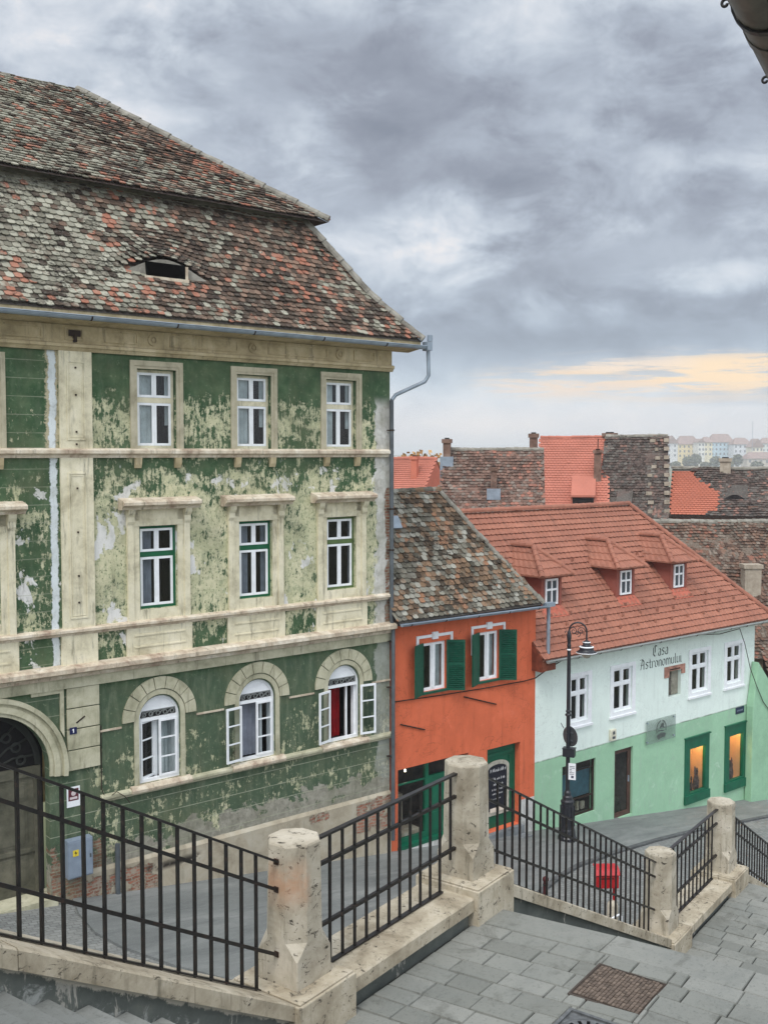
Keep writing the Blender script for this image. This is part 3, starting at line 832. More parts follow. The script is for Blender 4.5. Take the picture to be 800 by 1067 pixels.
for i in range(9):
    a = math.pi * (i + 0.5) / 9
    mb.tube([(PC + 0.2 * math.cos(a), 0.45, PZ + 0.2 * math.sin(a)), (PC + 0.7 * math.cos(a + 0.12), 0.45, PZ + 0.7 * math.sin(a + 0.12)), (PC + 1.2 * math.cos(a), 0.45, PZ + 1.2 * math.sin(a))], 0.022, 6)
    mb.ring(PC + 0.85 * math.cos(a), PZ + 0.85 * math.sin(a), 0.07, 0.11, 0, 2 * math.pi, 0.43, 0.46, 12)
mb.ring(PC, PZ, 1.12, 1.24, 0, math.pi, 0.42, 0.47, 30); mb.ring(PC, PZ, 0.14, 0.22, 0, math.pi, 0.42, 0.47, 12)
mb.build('fanlight_grille', simple('grille_grey', lin(52, 54, 50), 0.7, 0.3), DO)
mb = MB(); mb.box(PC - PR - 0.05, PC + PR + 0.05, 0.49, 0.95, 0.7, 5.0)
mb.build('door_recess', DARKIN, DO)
mb = MB(); mb.box(PC - PR - 0.1, PC + PR + 0.1, -0.12, 0.5, 0.6, 0.93); mb.build('door_step', GREYB, DO)

# second floor windows
for c in WC2:
    w = t_window(GH, c - 0.46, c + 0.46, 10.12, 11.80, 11.10, OLIVE if c == 1 else BEIGE, WHITE, 0.13)
    s_ = MB()
    for k, (a, o_) in enumerate(((0.15, 0.045), (0.075, 0.06))):
        a0, a1 = c - 0.47 - a, c + 0.47 + a
        if k == 0:
            s_.box(a0, a0 + 0.09, -o_, 0, 10.10, 11.87 + 0.0); s_.box(a1 - 0.09, a1, -o_, 0, 10.10, 11.87)
            s_.box(a0, a1, -o_, 0, 11.87, 11.98)
        else:
            s_.box(a0 + 0.015, c - 0.462, -o_ + 0.03, 0.0, 10.10, 11.81); s_.box(c + 0.462, a1 - 0.015, -o_ + 0.03, 0.0, 10.10, 11.81)
            s_.box(a0 + 0.015, a1 - 0.015, -o_ + 0.03, 0.0, 11.81, 11.87)
    s_.build('surround', BEIGE_S, w)
    for dx in (-0.47, 0.47): MB().prismx([(0, 9.70), (-0.06, 9.70), (-0.09, 9.78), (-0.11, 9.92), (0, 9.92)], c + dx - 0.07, c + dx + 0.07).build('corbel', BEIGE_D, w)
# first floor windows
for i, c in enumerate(WC1):
    fm = OLIVE if i == 3 else FRGREEN
    fr_ = t_window(GH, c - 0.45, c + 0.45, 6.66, 8.45, 7.78, fm, WHITE, 0.10, [CURT_G, CURT_G, CURT_G, None][i], [CURT_G, None, CURT_G, CURT_G][i], 0.30, 0.22)
    s_ = MB()
    for sg in (-1, 1):
        x0, x1 = sorted((c + sg * 0.455, c + sg * 0.60)); s_.box(x0, x1, -0.03, 0, 6.42, 8.80)
        x0, x1 = sorted((c + sg * 0.60, c + sg * 0.74)); s_.box(x0, x1, -0.06, 0, 6.42, 8.50)
        x0, x1 = sorted((c + sg * 0.60, c + sg * 0.74))
        s_.prismx([(0, 8.50), (-0.07, 8.50), (-0.10, 8.56), (-0.09, 8.66), (-0.15, 8.74), (-0.17, 8.82), (0, 8.82)], x0 - 0.01, x1 + 0.01)
    s_.box(c - 0.60, c + 0.60, -0.045, 0, 8.46, 8.58); s_.box(c - 0.60, c + 0.60, -0.03, 0, 8.58, 8.82)
    s_.box(c - 0.455, c + 0.455, -0.02, 0.1, 6.42, 6.655)
    s_.box(c - 0.78, c + 0.78, -0.05, 0, 5.67, 6.28)
    for r_ in (rect(c - 0.6, c + 0.6, 5.85, 5.88), rect(c - 0.6, c + 0.6, 6.10, 6.13)): s_.prism(r_, -0.065, -0.045)
    s_.build('surround', BEIGE, fr_)
    h_ = MB().prismx([(0, 8.82), (-0.17, 8.82), (-0.20, 8.87), (-0.30, 8.92), (-0.30, 8.98), (-0.26, 9.01), (0, 9.07)], c - 0.92, c + 0.92)
    h_.build('hood', LEDGE, fr_)
# ground floor arched windows
for i, c in enumerate(WCG):
    zs, hw = 4.25, 0.49
    fr = MB(); y = 0.05
    fr.box(c - hw, c - hw + 0.05, y, y + 0.07, 2.86, zs); fr.box(c + hw - 0.05, c + hw, y, y + 0.07, 2.86, zs)
    fr.box(c - hw + 0.05, c + hw - 0.05, y, y + 0.07, 2.86, 2.93); fr.box(c - hw + 0.05, c + hw - 0.05, y - 0.01, y + 0.07, zs - 0.05, zs + 0.02)
    fr.ring(c, zs, hw - 0.05, hw, 0, math.pi, y, y + 0.07, 20)
    ra = hw - 0.05; a_ = math.asin(0.17 / ra)
    fr.prism([(c + ra * math.cos(a_ + (math.pi - 2 * a_) * k / 16), zs + ra * math.sin(a_ + (math.pi - 2 * a_) * k / 16)) for k in range(17)], y + 0.03, y + 0.05)
    w = fr.build('window', WHITE, GH)
    g = MB()
    g.box(c - 0.42, c + 0.42, y + 0.01, y + 0.03, zs + 0.15, zs + 0.175)
    for k in range(5):
        xx = c - 0.34 + 0.17 * k
        g.ring(xx, zs + 0.09, 0.035, 0.055, 0, 2 * math.pi, y + 0.01, y + 0.03, 10)
    for k in range(4):
        g.tube([(c - 0.4 + 0.2 * k, y + 0.02, zs + 0.02), (c - 0.32 + 0.2 * k, y + 0.02, zs + 0.12), (c - 0.2 + 0.2 * k, y + 0.02, zs + 0.16)], 0.012, 5)
    g.build('fanlight_grille', simple('fan_grille_grey', lin(120, 124, 122), 0.6, 0.3), w)
    lu = MB(); lu.box(c - 0.43, c + 0.43, y + 0.05, y + 0.06, zs + 0.02, zs + 0.16); lu.build('pane', DARKIN, w)
    def leaf(hinge, sgn, ang, name='casement'):
        wd = hw - 0.05
        M_ = Matrix.Translation((hinge, -0.085 if abs(ang) > 1.5 else y, 0)) @ Matrix.Rotation(ang, 4, 'Z') @ Matrix.Scale(sgn, 4, (1, 0, 0))
        sm = sash(0, wd, 2.93, zs - 0.05, -0.02, 0.05, (2.93 + 0.43, 2.93 + 0.85))
        sm.v = [tuple(M_ @ Vector(p)) for p in sm.v]
        o = sm.build(name, WHITE, w)
        pm = MB(); pm.add([tuple(M_ @ Vector(p)) for p in ((0.05, 0.0, 2.98), (wd - 0.05, 0.0, 2.98), (wd - 0.05, 0.0, zs - 0.1), (0.05, 0.0, zs - 0.1))], [(0, 1, 2, 3)])
        pm.build('pane', GLASS, w)
    if i == 0: leaf(c - hw + 0.05, 1, R(24)); leaf(c + hw - 0.05, -1, 0)
    if i == 1: leaf(c - hw + 0.02, 1, R(-172)); leaf(c + hw - 0.05, -1, 0)
    if i == 2: leaf(c - hw + 0.02, 1, R(-163)); leaf(c + hw - 0.02, -1, R(171))
    mb = MB()   # inner box window
    mb.box(c - 0.03, c + 0.03, 0.19, 0.23, 2.9, zs) if i == 0 else mb.box(c + 0.18, c + 0.23, 0.16, 0.21, 2.9, zs)
    mb.box(c + 0.40, c + 0.47, 0.12, 0.23, 2.9, zs)
    mb.build('inner_casement', WHITE, w)
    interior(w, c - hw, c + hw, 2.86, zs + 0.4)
    if i == 0: curtain_mesh(c + 0.05, c + 0.47, 2.9, zs, 0.32, CURT_W, parent=w, folds=4)
    if i == 1: curtain_mesh(c - 0.47, c + 0.3, 2.9, zs, 0.32, CURT_G, parent=w, folds=6)
    if i == 2: curtain_mesh(c - 0.47, c + 0.1, 2.9, zs, 0.32, CURT_R, parent=w, folds=6)
    s_ = MB()
    s_.ring(c, 4.28, 0.62, 0.88, R(-2), R(182), -0.05, 0, 36, 0.012, 9)
    s_.ring(c, 4.27, 0.50, 0.61, 0, math.pi, -0.03, 0, 30)
    s_.box(c - 0.61, c - 0.50, -0.03, 0, 2.80, 4.27); s_.box(c + 0.50, c + 0.61, -0.03, 0, 2.80, 4.27)
    s_.build('surround', GREYB, w)
    sl = MB(); sl.prismx([(0.1, 2.74), (-0.14, 2.72), (-0.15, 2.78), (-0.10, 2.84), (0.1, 2.87)], c - 0.72, c + 0.72); sl.build('sill', LEDGE, w)
# string course between the arches
for a, b in ((-7.90, -7.42), (-5.62, -4.92), (-3.12, -2.40), (-0.60, 0.0)): MB().box(a, b, -0.03, 0, 4.16, 4.20).build('string_course', LEDGE, GH)

# --- roof
EV, HX = -0.50, 0.66
lowp = [(-0.50, 12.87), (-0.10, 13.33), (0.5, 14.10), (1.62, 15.87)]
upp = [(1.22, 15.92), (3.0, 17.22), (5.85, 19.40)]
def lift_eye(x, l):
    u = (x + 6.10) / 1.30
    if abs(u) >= 1 or l < 1.22: return 0.0
    return 0.42 * (0.5 + 0.5 * math.cos(math.pi * u)) ** 0.85 * max(0.0, 1 - (l - 1.22) / 1.55) ** 1.2
tiles('lower_roof', TILE_BIG, GH, lowp, lambda y: T0 - 0.4, lambda y: HX - (y - EV) - 0.03, lift=lift_eye, sag=0.05)
tiles('upper_roof', TILE_BIG, GH, upp, lambda y: T0 - 0.4, lambda y: HX - (y - EV) + 0.06, sag=0.06)
mb = MB()   # boarded roof body under the tiles
for (pa, e) in ((lowp, 0), (upp, 0.03)):
    for (y0, z0), (y1, z1) in zip(pa, pa[1:]):
        xa0, xa1 = HX - (y0 - EV) + e, HX - (y1 - EV) + e
        mb.add([(T0 - 0.4, y0, z0 - 0.03), (xa0, y0, z0 - 0.03), (xa1, y1, z1 - 0.03), (T0 - 0.4, y1, z1 - 0.03)], [(0, 1, 2, 3)])
        yb0, yb1 = 11.72 - y0, 11.72 - y1
        mb.add([(xa0, y0, z0 - 0.03), (xa0, yb0, z0 - 0.03), (xa1, yb1, z1 - 0.03), (xa1, y1, z1 - 0.03)], [(0, 1, 2, 3)])
        mb.add([(T0 - 0.4, yb0, z0 - 0.03), (xa0, yb0, z0 - 0.03), (xa1, yb1, z1 - 0.03), (T0 - 0.4, yb1, z1 - 0.03)], [(0, 3, 2, 1)])
mb.build('roof_deck', TILE_DK, GH)
mb = MB(); mb.prismx([(1.47, 15.56), (1.60, 15.60), (1.95, 16.25), (1.72, 16.25)], T0 - 0.4, HX - 2.05)
mb.build('roof_step', MORTAR, GH)
def hipline(p, e=0.0, dz=0.05):
    return [(HX - (y - EV) + e, y, z + dz) for y, z in p]
caps(hipline(lowp), MORTAR, 'hip_tiles', GH, 0.11, 0.30)
caps(hipline(upp, 0.03), MORTAR, 'hip_tiles', GH, 0.11, 0.30)
caps([(HX - 6.35, 5.80, 19.36), (-8.2, 5.80, 19.33), (-10.5, 5.80, 19.38), (T0 - 0.4, 5.80, 19.34)], MORTAR, 'ridge_tiles', GH, 0.09, 0.33)
# eyelid dormer face
def eye_y(l): # point on the lower slope at length l
    L = 0
    for (y0, z0), (y1, z1) in zip(lowp, lowp[1:]):
        d = math.hypot(y1 - y0, z1 - z0)
        if l <= L + d: return y0 + (y1 - y0) * (l - L) / d, z0 + (z1 - z0) * (l - L) / d
        L += d
yb, zb = eye_y(1.22)
mb = MB(); n = 24; vs = []; fs = []
for i in range(n + 1):
    x = -6.10 - 1.28 + 2.56 * i / n
    vs += [(x, yb - 0.03, zb - 0.05), (x, yb + 0.03, zb + lift_eye(x, 1.23) + 0.0)]
for i in range(n): fs.append((2 * i, 2 * i + 2, 2 * i + 3, 2 * i + 1))
mb.add(vs, fs)
ey = mb.build('eyelid_dormer', MORTAR, GH)
mb = MB(); mb.box(-6.58, -5.66, yb - 0.06, yb + 0.02, zb + 0.03, zb + 0.32); mb.build('opening', simple('black_opening', lin(14, 13, 12), 0.95, 0.0), ey)
mb = MB(); mb.box(-6.64, -5.58, yb - 0.09, yb + 0.0, zb - 0.05, zb + 0.015); mb.box(-5.655, -5.59, yb - 0.07, yb, zb + 0.015, zb + 0.30)
mb.build('opening_frame', LEDGE, ey)
# gutter and downpipe
gt = gutter('gutter', ZINC, GH, T0, 0.80, -0.56, 12.75, 0.085, 0.02, 1.9)
mb = MB()
mb.box(0.70, 0.86, -0.66, -0.46, 12.62, 12.84); mb.box(0.80, 0.92, -0.60, -0.52, 12.86, 13.02)
mb.tube([(0.80, -0.56, 12.66), (0.82, -0.56, 12.0), (0.74, -0.50, 11.84), (0.10, -0.12, 11.50), (-0.03, -0.11, 11.36)], 0.05, 10)
mb.build('swan_neck', ZINC, GH)
dp = MB().tube([(-0.03, -0.11, 11.36), (-0.03, -0.11, 5.75), (-0.02, -0.16, 5.5), (-0.02, -0.16, 0.0)], 0.055, 10)
dpo = dp.build('downpipe', PIPE, GH)
for z in (10.6, 8.6, 7.55, 5.2, 4.0, 2.2):
    mb = MB(); mb.lathe([(0.068, z - 0.02), (0.068, z + 0.02)], -0.025, -0.13 if z < 5.5 else -0.11, 10); mb.box(-0.12, -0.02, -0.12, -0.02, z - 0.012, z + 0.012)
    mb.build('pipe_clamp', DARKWOOD, dpo)
mb = MB().tube([(-7.59, -0.10, 1.72), (-7.59, -0.10, 0.5)], 0.055, 10); mb.build('pipe_stub', PIPE, GH)
mb = MB().tube([(-7.88, -0.02, 4.3), (-7.89, -0.02, 2.95), (-7.80, -0.05, 2.70), (-7.6, -0.12, 2.86), (-7.4, -0.12, 2.70), (-7.3, -0.12, 2.55)], 0.010, 6)
mb.build('loose_cable', DARKWOOD, GH)

# signs and boxes fixed to the green house
def fthing(name, label, cat, t, s, z, group=None):
    return tag(empty(name, fpt(t, s, z), RZ), label, cat, group)
eb = fthing('electrical_cabinet', 'grey metal electrical cabinet with a yellow warning sticker low on the green wall', 'cabinet', -8.47, 0.06, 1.28)
MB().box(-0.27, 0.27, -0.20, 0, 0, 0.80).build('case', simple('grey_blue_paint', lin(126, 138, 152), 0.45, 0.4, 0.06), eb, bevel=0.015)
mb = MB(); mb.box(-0.25, 0.25, -0.215, -0.202, 0.03, 0.77); dd = mb.build('door', simple('grey_blue_door', lin(132, 144, 158), 0.45, 0.4, 0.06), eb, bevel=0.005)
mb = MB(); mb.box(-0.17, -0.05, -0.219, -0.216, 0.47, 0.60); mb.build('warning_sticker', simple('yellow_sticker', lin(226, 200, 60), 0.5, 0.3, 0.03), dd)
mb = MB(); mb.prism([(-0.11, 0.585), (-0.14, 0.53), (-0.11, 0.535), (-0.12, 0.485), (-0.08, 0.55), (-0.105, 0.548)], -0.222, -0.2195); mb.build('lightning_mark', simple('sticker_ink', lin(40, 36, 30)), dd)
mb = MB(); mb.box(0.19, 0.22, -0.225, -0.215, 0.38, 0.46); mb.build('latch', PIPE, dd)
sg = fthing('warning_notice', 'small white notice with a dark red picture above the grey cabinet', 'notice', -8.50, 0.0, 2.70)
MB().box(-0.14, 0.14, -0.012, 0, 0, 0.42).build('board', WHITE, sg)
mb = MB(); mb.box(-0.11, 0.11, -0.015, -0.0125, 0.13, 0.38); mb.build('picture', simple('notice_print', lin(92, 36, 48), 0.5), sg)
mb = MB(); mb.lathe([(0.05, -0.0185), (0.05, -0.0155)], 0, 0, 14); mb.v = [(x, z, y + 0.28) for x, y, z in mb.v]; mb.box(-0.08, 0.08, -0.0185, -0.0155, 0.16, 0.21); mb.build('figure', simple('notice_white', lin(214, 200, 200), 0.5), sg)
nb = fthing('house_number_plate', 'tiny dark blue house number plate on a pale quoin block by the arched doorway', 'number plate', -8.50, 0.055, 4.235)
MB().box(-0.075, 0.075, -0.012, 0, 0, 0.14).build('plate', simple('enamel_blue', lin(30, 36, 78), 0.3, 0.5), nb)
mb = MB(); mb.box(-0.008, 0.012, -0.015, -0.0122, 0.03, 0.11); mb.prism([(-0.008, 0.11), (-0.03, 0.09), (-0.03, 0.078), (-0.008, 0.095)], -0.015, -0.0122); mb.build('number', WHITE, nb)

# ================================================================== ORANGE HOUSE
OH = tag(empty('orange_house', fpt(0, 0, 0), RZ), 'narrow orange house with green shutters, green shopfront and a dark lichened tile roof', 'house')
panel([(0.06, -1.6), (5.52, -1.6), (5.52, 5.95), (0.06, 5.95)],
      [rect(1.13, 1.96, 3.68, 4.98), rect(3.20, 3.97, 3.68, 5.04), rect(0.28, 2.83, -0.36, 1.74), rect(3.56, 4.90, -0.72, 1.68)], ORANGE, 'wall', OH, 0.0, 0.25)
mb = MB(); mb.box(5.28, 5.52, 0.26, 4.0, -1.6, 5.9); mb.box(0.06, 0.3, 0.26, 4.0, -1.6, 5.9); mb.box(0.3, 5.28, 3.8, 4.0, -1.6, 5.9)
mb.build('side_wall', ORANGE, OH)
CHIP = stone('chipped_grey_render', lin(150, 150, 146), lin(196, 196, 192), lin(214, 214, 210))
for a, b, z1 in ((4.91, 5.50, -0.05), (0.08, 3.40, -0.43)): MB().box(a, b, -0.014, 0, -1.6, z1).build('grey_skirting', CHIP, OH)
for (x0, x1, z0, z1, lg) in ((1.13, 1.96, 3.68, 4.98, 4.52), (3.20, 3.97, 3.68, 5.04, 4.45)):
    c = (x0 + x1) / 2; y = 0.05
    fr = frame_box(x0, x1, z0, z1, y, y + 0.07, 0.05); fr.box(c - 0.05, c + 0.05, y - 0.012, y + 0.06, z0 + 0.05, z1 - 0.05)
    w = fr.build('window', WHITE, OH)
    for a, b in ((x0 + 0.05, c - 0.05), (c + 0.05, x1 - 0.05)):
        sash(a, b, z0 + 0.05, z1 - 0.05, y + 0.01, 0.035).build('sash', WHITE, w); pane(a + 0.03, b - 0.03, z0 + 0.08, z1 - 0.08, y + 0.03, w)
    interior(w, x0, x1, z0, z1); curtain_mesh(c + 0.05, x1, z0, z1, 0.22, CURT_W, parent=w, folds=5); curtain_mesh(x0, x0 + 0.12, z0, z1, 0.22, CURT_G, parent=w, folds=2)
    for hinge, sgn, ang in ((x0 - 0.01, 1, R(-155)), (x1 + 0.01, 1, R(-40))):
        M_ = Matrix.Translation((hinge, -0.03, 0)) @ Matrix.Rotation(ang, 4, 'Z')
        mb = MB(); wd = 0.50
        mb.box(0, 0.05, -0.02, 0.02, z0 - 0.06, z1 + 0.02, M_); mb.box(wd - 0.05, wd, -0.02, 0.02, z0 - 0.06, z1 + 0.02, M_)
        zm = (z0 + z1) / 2
        for q in (z0 - 0.06, zm - 0.03, z1 - 0.04): mb.box(0.05, wd - 0.05, -0.018, 0.018, q, q + 0.06, M_)
        k = z0 + 0.02
        while k < z1 - 0.06:
            if abs(k + 0.02 - zm) > 0.05:
                mb.box(0.05, wd - 0.05, -0.012, 0.012, k, k + 0.03, M_ @ Matrix.Translation((0, 0, k)) @ Matrix.Rotation(R(28), 4, 'X') @ Matrix.Translation((0, 0, -k)))
            k += 0.055
        mb.box(0.04, wd - 0.04, 0.004, 0.010, z0 - 0.03, z1, M_)
        mb.build('shutter', SHUT, w)
    mb = MB(); a, b = (0.90, 2.20) if x0 < 2 else (2.90, 4.23); zt = 5.20 if x0 < 2 else 5.25
    mb.box(a, b, -0.035, 0, zt - 0.075, zt); mb.box(a, a + 0.075, -0.035, 0, lg, zt - 0.075); mb.box(b - 0.075, b, -0.035, 0, zt - 0.24, zt - 0.075)
    mb.box(c - 0.1, c + 0.1, -0.06, -0.0, zt - 0.13, zt + 0.06); mb.ring(c, zt - 0.03, 0, 0.065, 0, 2 * math.pi, -0.075, -0.05, 14)
    mb.build('label_moulding', WHITE, w)
    sl = MB(); sl.box(x0 - 0.06, x1 + 0.06, -0.08, 0.04, z0 - 0.06, z0 - 0.002); sl.build('sill', SHUT, w)
# shopfront
y = 0.12
fr = MB()
fr.box(0.28, 0.35, y, y + 0.09, -0.36, 1.74); fr.box(1.34, 1.46, y, y + 0.10, -0.36, 1.74); fr.box(0.35, 1.34, y, y + 0.09, -0.36, -0.18)
fr.box(0.35, 1.34, y + 0.01, y + 0.06, 1.26, 1.30); fr.box(1.46, 2.83, y, y + 0.09, 1.22, 1.32); fr.box(2.75, 2.83, y, y + 0.09, -0.36, 1.22)
fr.box(0.27, 2.84, -0.02, y, -0.43, -0.33)
sf = fr.build('shopfront', DKGREEN, OH)
pane(0.35, 1.34, -0.18, 1.74, y + 0.05, sf); pane(1.46, 2.83, 1.32, 1.74, y + 0.05, sf)
mb = MB(); mb.box(1.46, 2.1, y + 0.01, y + 0.07, -0.36, 1.22); mb.box(2.1, 2.75, y + 0.0, y + 0.06, -0.36, 1.22)
for a, b in ((1.54, 2.02), (2.18, 2.67)):
    mb.box(a, b, y - 0.008, y + 0.012, -0.2, 0.3); mb.box(a, b, y - 0.008, y + 0.012, 0.4, 1.12)
mb.build('door_leaf', DKGREEN, sf)
mb = MB(); mb.box(0.24, 2.9, 0.26, 2.0, -0.5, -0.36); mb.box(0.24, 2.9, 1.95, 2.0, -0.36, 1.9); mb.box(0.24, 0.28, 0.26, 1.95, -0.36, 1.9); mb.box(2.86, 2.9, 0.26, 1.95, -0.36, 1.9); mb.box(0.24, 2.9, 0.26, 2.0, 1.9, 1.94)
mb.build('shop_room', simple('brown_shop_room', lin(92, 70, 56), 0.8, 0.2, 0.3, 3), sf)
mb = MB(); mb.box(0.36, 1.33, 0.26, 0.75, -0.30, -0.12); mb.box(0.5, 1.2, 0.9, 1.3, -0.3, 0.7); mb.box(0.42, 0.7, 1.2, 1.6, -0.3, 1.1)
mb.build('display_shelf', LEDGE, sf)
mb = MB(); mb.lathe([(0.01, 1.45), (0.026, 1.47), (0.028, 1.49), (0.012, 1.52)], 0.95, 0.5, 10); mb.build('lit_bulb', emitter('warm_bulb', (1.0, 0.85, 0.6, 1), 14), sf)
fr = MB(); y = 0.20
fr.box(3.56, 3.66, y, y + 0.05, -0.72, 1.68); fr.box(4.80, 4.90, y, y + 0.05, -0.72, 1.68); fr.box(3.66, 4.80, y, y + 0.05, 1.38, 1.68); fr.box(3.66, 4.8, y - 0.03, y, 1.38, 1.46)
fr.box(3.66, 4.80, y + 0.015, y + 0.05, -0.72, 1.38)
fr.box(3.75, 4.71, y + 0.005, y + 0.02, -0.62, -0.34)
for r_ in (rect(4.64, 4.7, -0.25, 1.3), rect(3.72, 3.76, -0.25, 1.3)): fr.prism(r_, y - 0.012, y + 0.02)
fr.build('shop_door', DKGREEN, OH)
mb = MB(); mb.prism([(3.42, -1.6), (5.0, -1.6), (5.0, -0.98), (3.42, -0.92), ], -0.42, 0.24); mb.prism([(3.5, -0.93), (4.96, -0.97), (4.96, -0.74), (3.5, -0.74)], -0.14, 0.26)
mb.build('door_step', simple('grey_step_concrete', lin(120, 124, 126), 0.8, 0.25, 0.15, 4), OH)
for pth in ([(2.63, -0.03, 3.34), (3.88, -0.03, 2.94)], [(0.35, -0.03, 2.95), (1.19, -0.03, 2.67)]): MB().tube(pth, 0.018, 6).build('tie_rod', DARKWOOD, OH)
OR_T = 1.505
orp = [(-0.36, 5.70), (0.1, 6.33), (1.76, 8.92)]
tiles('roof', TILE_OR, OH, orp, lambda y: 0.02, lambda y: 5.42 - (y + 0.36) * 1.0, w=0.18, ex=0.15, sag=0.07, jit=1.4)
mb = MB()
for (y0, z0), (y1, z1) in zip(orp, orp[1:]):
    xa0, xa1 = 5.42 - (y0 + 0.36), 5.42 - (y1 + 0.36)
    mb.add([(0.02, y0, z0 - 0.03), (xa0, y0, z0 - 0.03), (xa1, y1, z1 - 0.03), (0.02, y1, z1 - 0.03)], [(0, 1, 2, 3)])
    b0, b1 = 3.6 - y0, 3.6 - y1
    mb.add([(xa0, y0, z0 - 0.03), (xa0, b0, z0 - 0.03), (xa1, b1, z1 - 0.03), (xa1, y1, z1 - 0.03)], [(0, 1, 2, 3)])
    mb.add([(0.02, b0, z0 - 0.03), (xa0, b0, z0 - 0.03), (xa1, b1, z1 - 0.03), (0.02, b1, z1 - 0.03)], [(0, 3, 2, 1)])
mb.build('roof_deck', TILE_DK, OH)
caps([(5.42 - (y + 0.36), y, z + 0.04) for y, z in orp], MORTAR, 'hip_tiles', OH, 0.08, 0.28)
caps([(3.3, 1.78, 8.97), (0.02, 1.78, 8.93)], TILE_OR, 'ridge_tiles', OH, 0.10, 0.3)
mb = MB(); mb.prismx([(0.0, 5.60), (-0.30, 5.60), (-0.33, 5.70), (0.0, 6.05)], 0.03, 5.40); mb.build('eaves', DARKWOOD, OH)
mb = MB(); mb.add([(0.9, 1.10, 7.95), (1.3, 1.10, 7.95), (1.3, 1.30, 8.25), (0.9, 1.30, 8.25), (0.9, 1.02, 8.00), (1.3, 1.02, 8.00), (1.3, 1.22, 8.32), (0.9, 1.22, 8.32)], [(0, 1, 2, 3), (4, 5, 6, 7), (0, 1, 5, 4), (1, 2, 6, 5), (2, 3, 7, 6), (3, 0, 4, 7)])
mb.build('skylight', ZINC, OH)
gutter('gutter', ZINC, OH, 0.05, 5.50, -0.42, 5.66, 0.07, 0.03, 1.2)
mb = MB(); mb.box(5.42, 5.80, -0.50, -0.34, 5.60, 5.72); mb.tube([(5.73, -0.30, 5.64), (5.73, -0.30, 4.20)], 0.055, 10); mb.tube([(5.73, -0.42, 5.66), (5.73, -0.30, 5.62)], 0.05, 8)
mb.build('downpipe', ZINC, OH)
# menu board hung in the doorway
mn = tag(empty('menu_board', fpt(4.13, -0.185, -0.34), RZ), 'arched black chalk menu board with pale frame hung on the green shop door', 'menu board')
def archb(hw, z0, z1, rise, n=12):
    return [(-hw, z0), (hw, z0), (hw, z1)] + [(hw * math.cos(math.pi * k / n), z1 + rise * math.sin(math.pi * k / n)) for k in range(1, n)] + [(-hw, z1)]
MB().prism(archb(0.48, 0, 1.38, 0.20), -0.03, 0).build('frame', simple('pale_worn_frame', lin(176, 172, 158), 0.7, 0.3, 0.15, 9), mn)
MB().prism(archb(0.38, 0.14, 1.32, 0.15), -0.036, -0.031).build('slate', simple('slate_black', lin(26, 28, 38), 0.6, 0.3, 0.1), mn)
mb = MB(); rg = random.Random(5)
def scrawl(z, x0, x1, h):
    x = x0
    while x < x1:
        w_ = rg.uniform(0.03, 0.06)
        pts = [(x, z), (x + w_ * 0.3, z + h * rg.uniform(0.5, 1)), (x + w_ * 0.6, z + h * 0.1), (x + w_, z + h * rg.uniform(0.3, 0.9))]
        for (ax, az), (bx, bz) in zip(pts, pts[1:]):
            mb.prism([(ax - 0.006, az), (ax + 0.006, az), (bx + 0.006, bz), (bx - 0.006, bz)], -0.0395, -0.0365)
        x += w_ + rg.choice((0.012, 0.012, 0.045))
for z, a, b, h in ((1.26, -0.3, 0.3, 0.12), (1.02, -0.24, 0.28, 0.10), (0.86, -0.16, 0.24, 0.08), (0.72, -0.22, 0.20, 0.06), (0.6, -0.2, 0.24, 0.06), (0.46, -0.26, 0.12, 0.06)): scrawl(z, a, b, h)
mb.build('chalk_writing', simple('chalk', lin(190, 190, 190), 0.9, 0.1, 0.15, 20), mn)
for a, b in ((-0.30, -0.04), (0.06, 0.32)): MB().box(a, b, -0.05, -0.037, 0.10, 0.22).build('pinned_card', simple('card_pale', lin(220, 206, 190), 0.7, 0.2), mn)

# ================================================================== WHITE HOUSE
WH = tag(empty('pale_house', fpt(5.5, 0, -0.9), RZ), 'long pale mint and green house with red tiled roof, three dormers and painted lettering', 'house')
WO = Vector((-5.5, 0, 0.9))
def wbuild(mb, name, mat, parent=WH, **k):
    mb.v = [(x - 5.5, y, z + 0.9) for x, y, z in mb.v]
    return mb.build(name, mat, parent, **k)
# children keep street coordinates by offsetting the holder
WW = ((6.92, 8.05), (8.96, 10.22), (13.15, 14.43), (15.27, 16.52))
hol = [rect(a + 0.16, b - 0.16, 1.86, 3.24) for a, b in WW]
hol += [rect(6.75, 8.30, -1.10, 0.57), rect(9.24, 10.17, -1.62, 0.60), rect(13.03, 14.40, -1.96, 0.28), rect(15.43, 16.75, -2.02, 0.30)]
hol += [rect(12.03, 12.72, 1.90, 2.775)]
def shift(polys): return [[(x - 5.5, z + 0.9) for x, z in p] for p in polys]
MINTW = painted_wall('mint_render_house', lin(226, 238, 230), 0.28, (lin(154, 194, 162), 0.93 + 0.9))
panel(shift([[(5.52, -3.2), (17.22, -3.2), (17.22, 4.45), (5.52, 4.45)]])[0], shift(hol), MINTW, 'wall', WH, 0.0, 0.22)
mb = MB(); mb.box(16.98, 17.22, 0.23, 7.2, -3.2, 4.4); mb.box(5.52, 5.76, 0.23, 7.2, -3.2, 4.4); mb.box(5.76, 16.98, 6.98, 7.2, -3.2, 4.4); wbuild(mb, 'side_wall', MINTW)
def W_(mb): 
    mb.v = [(x - 5.5, y, z + 0.9) for x, y, z in mb.v]; return mb
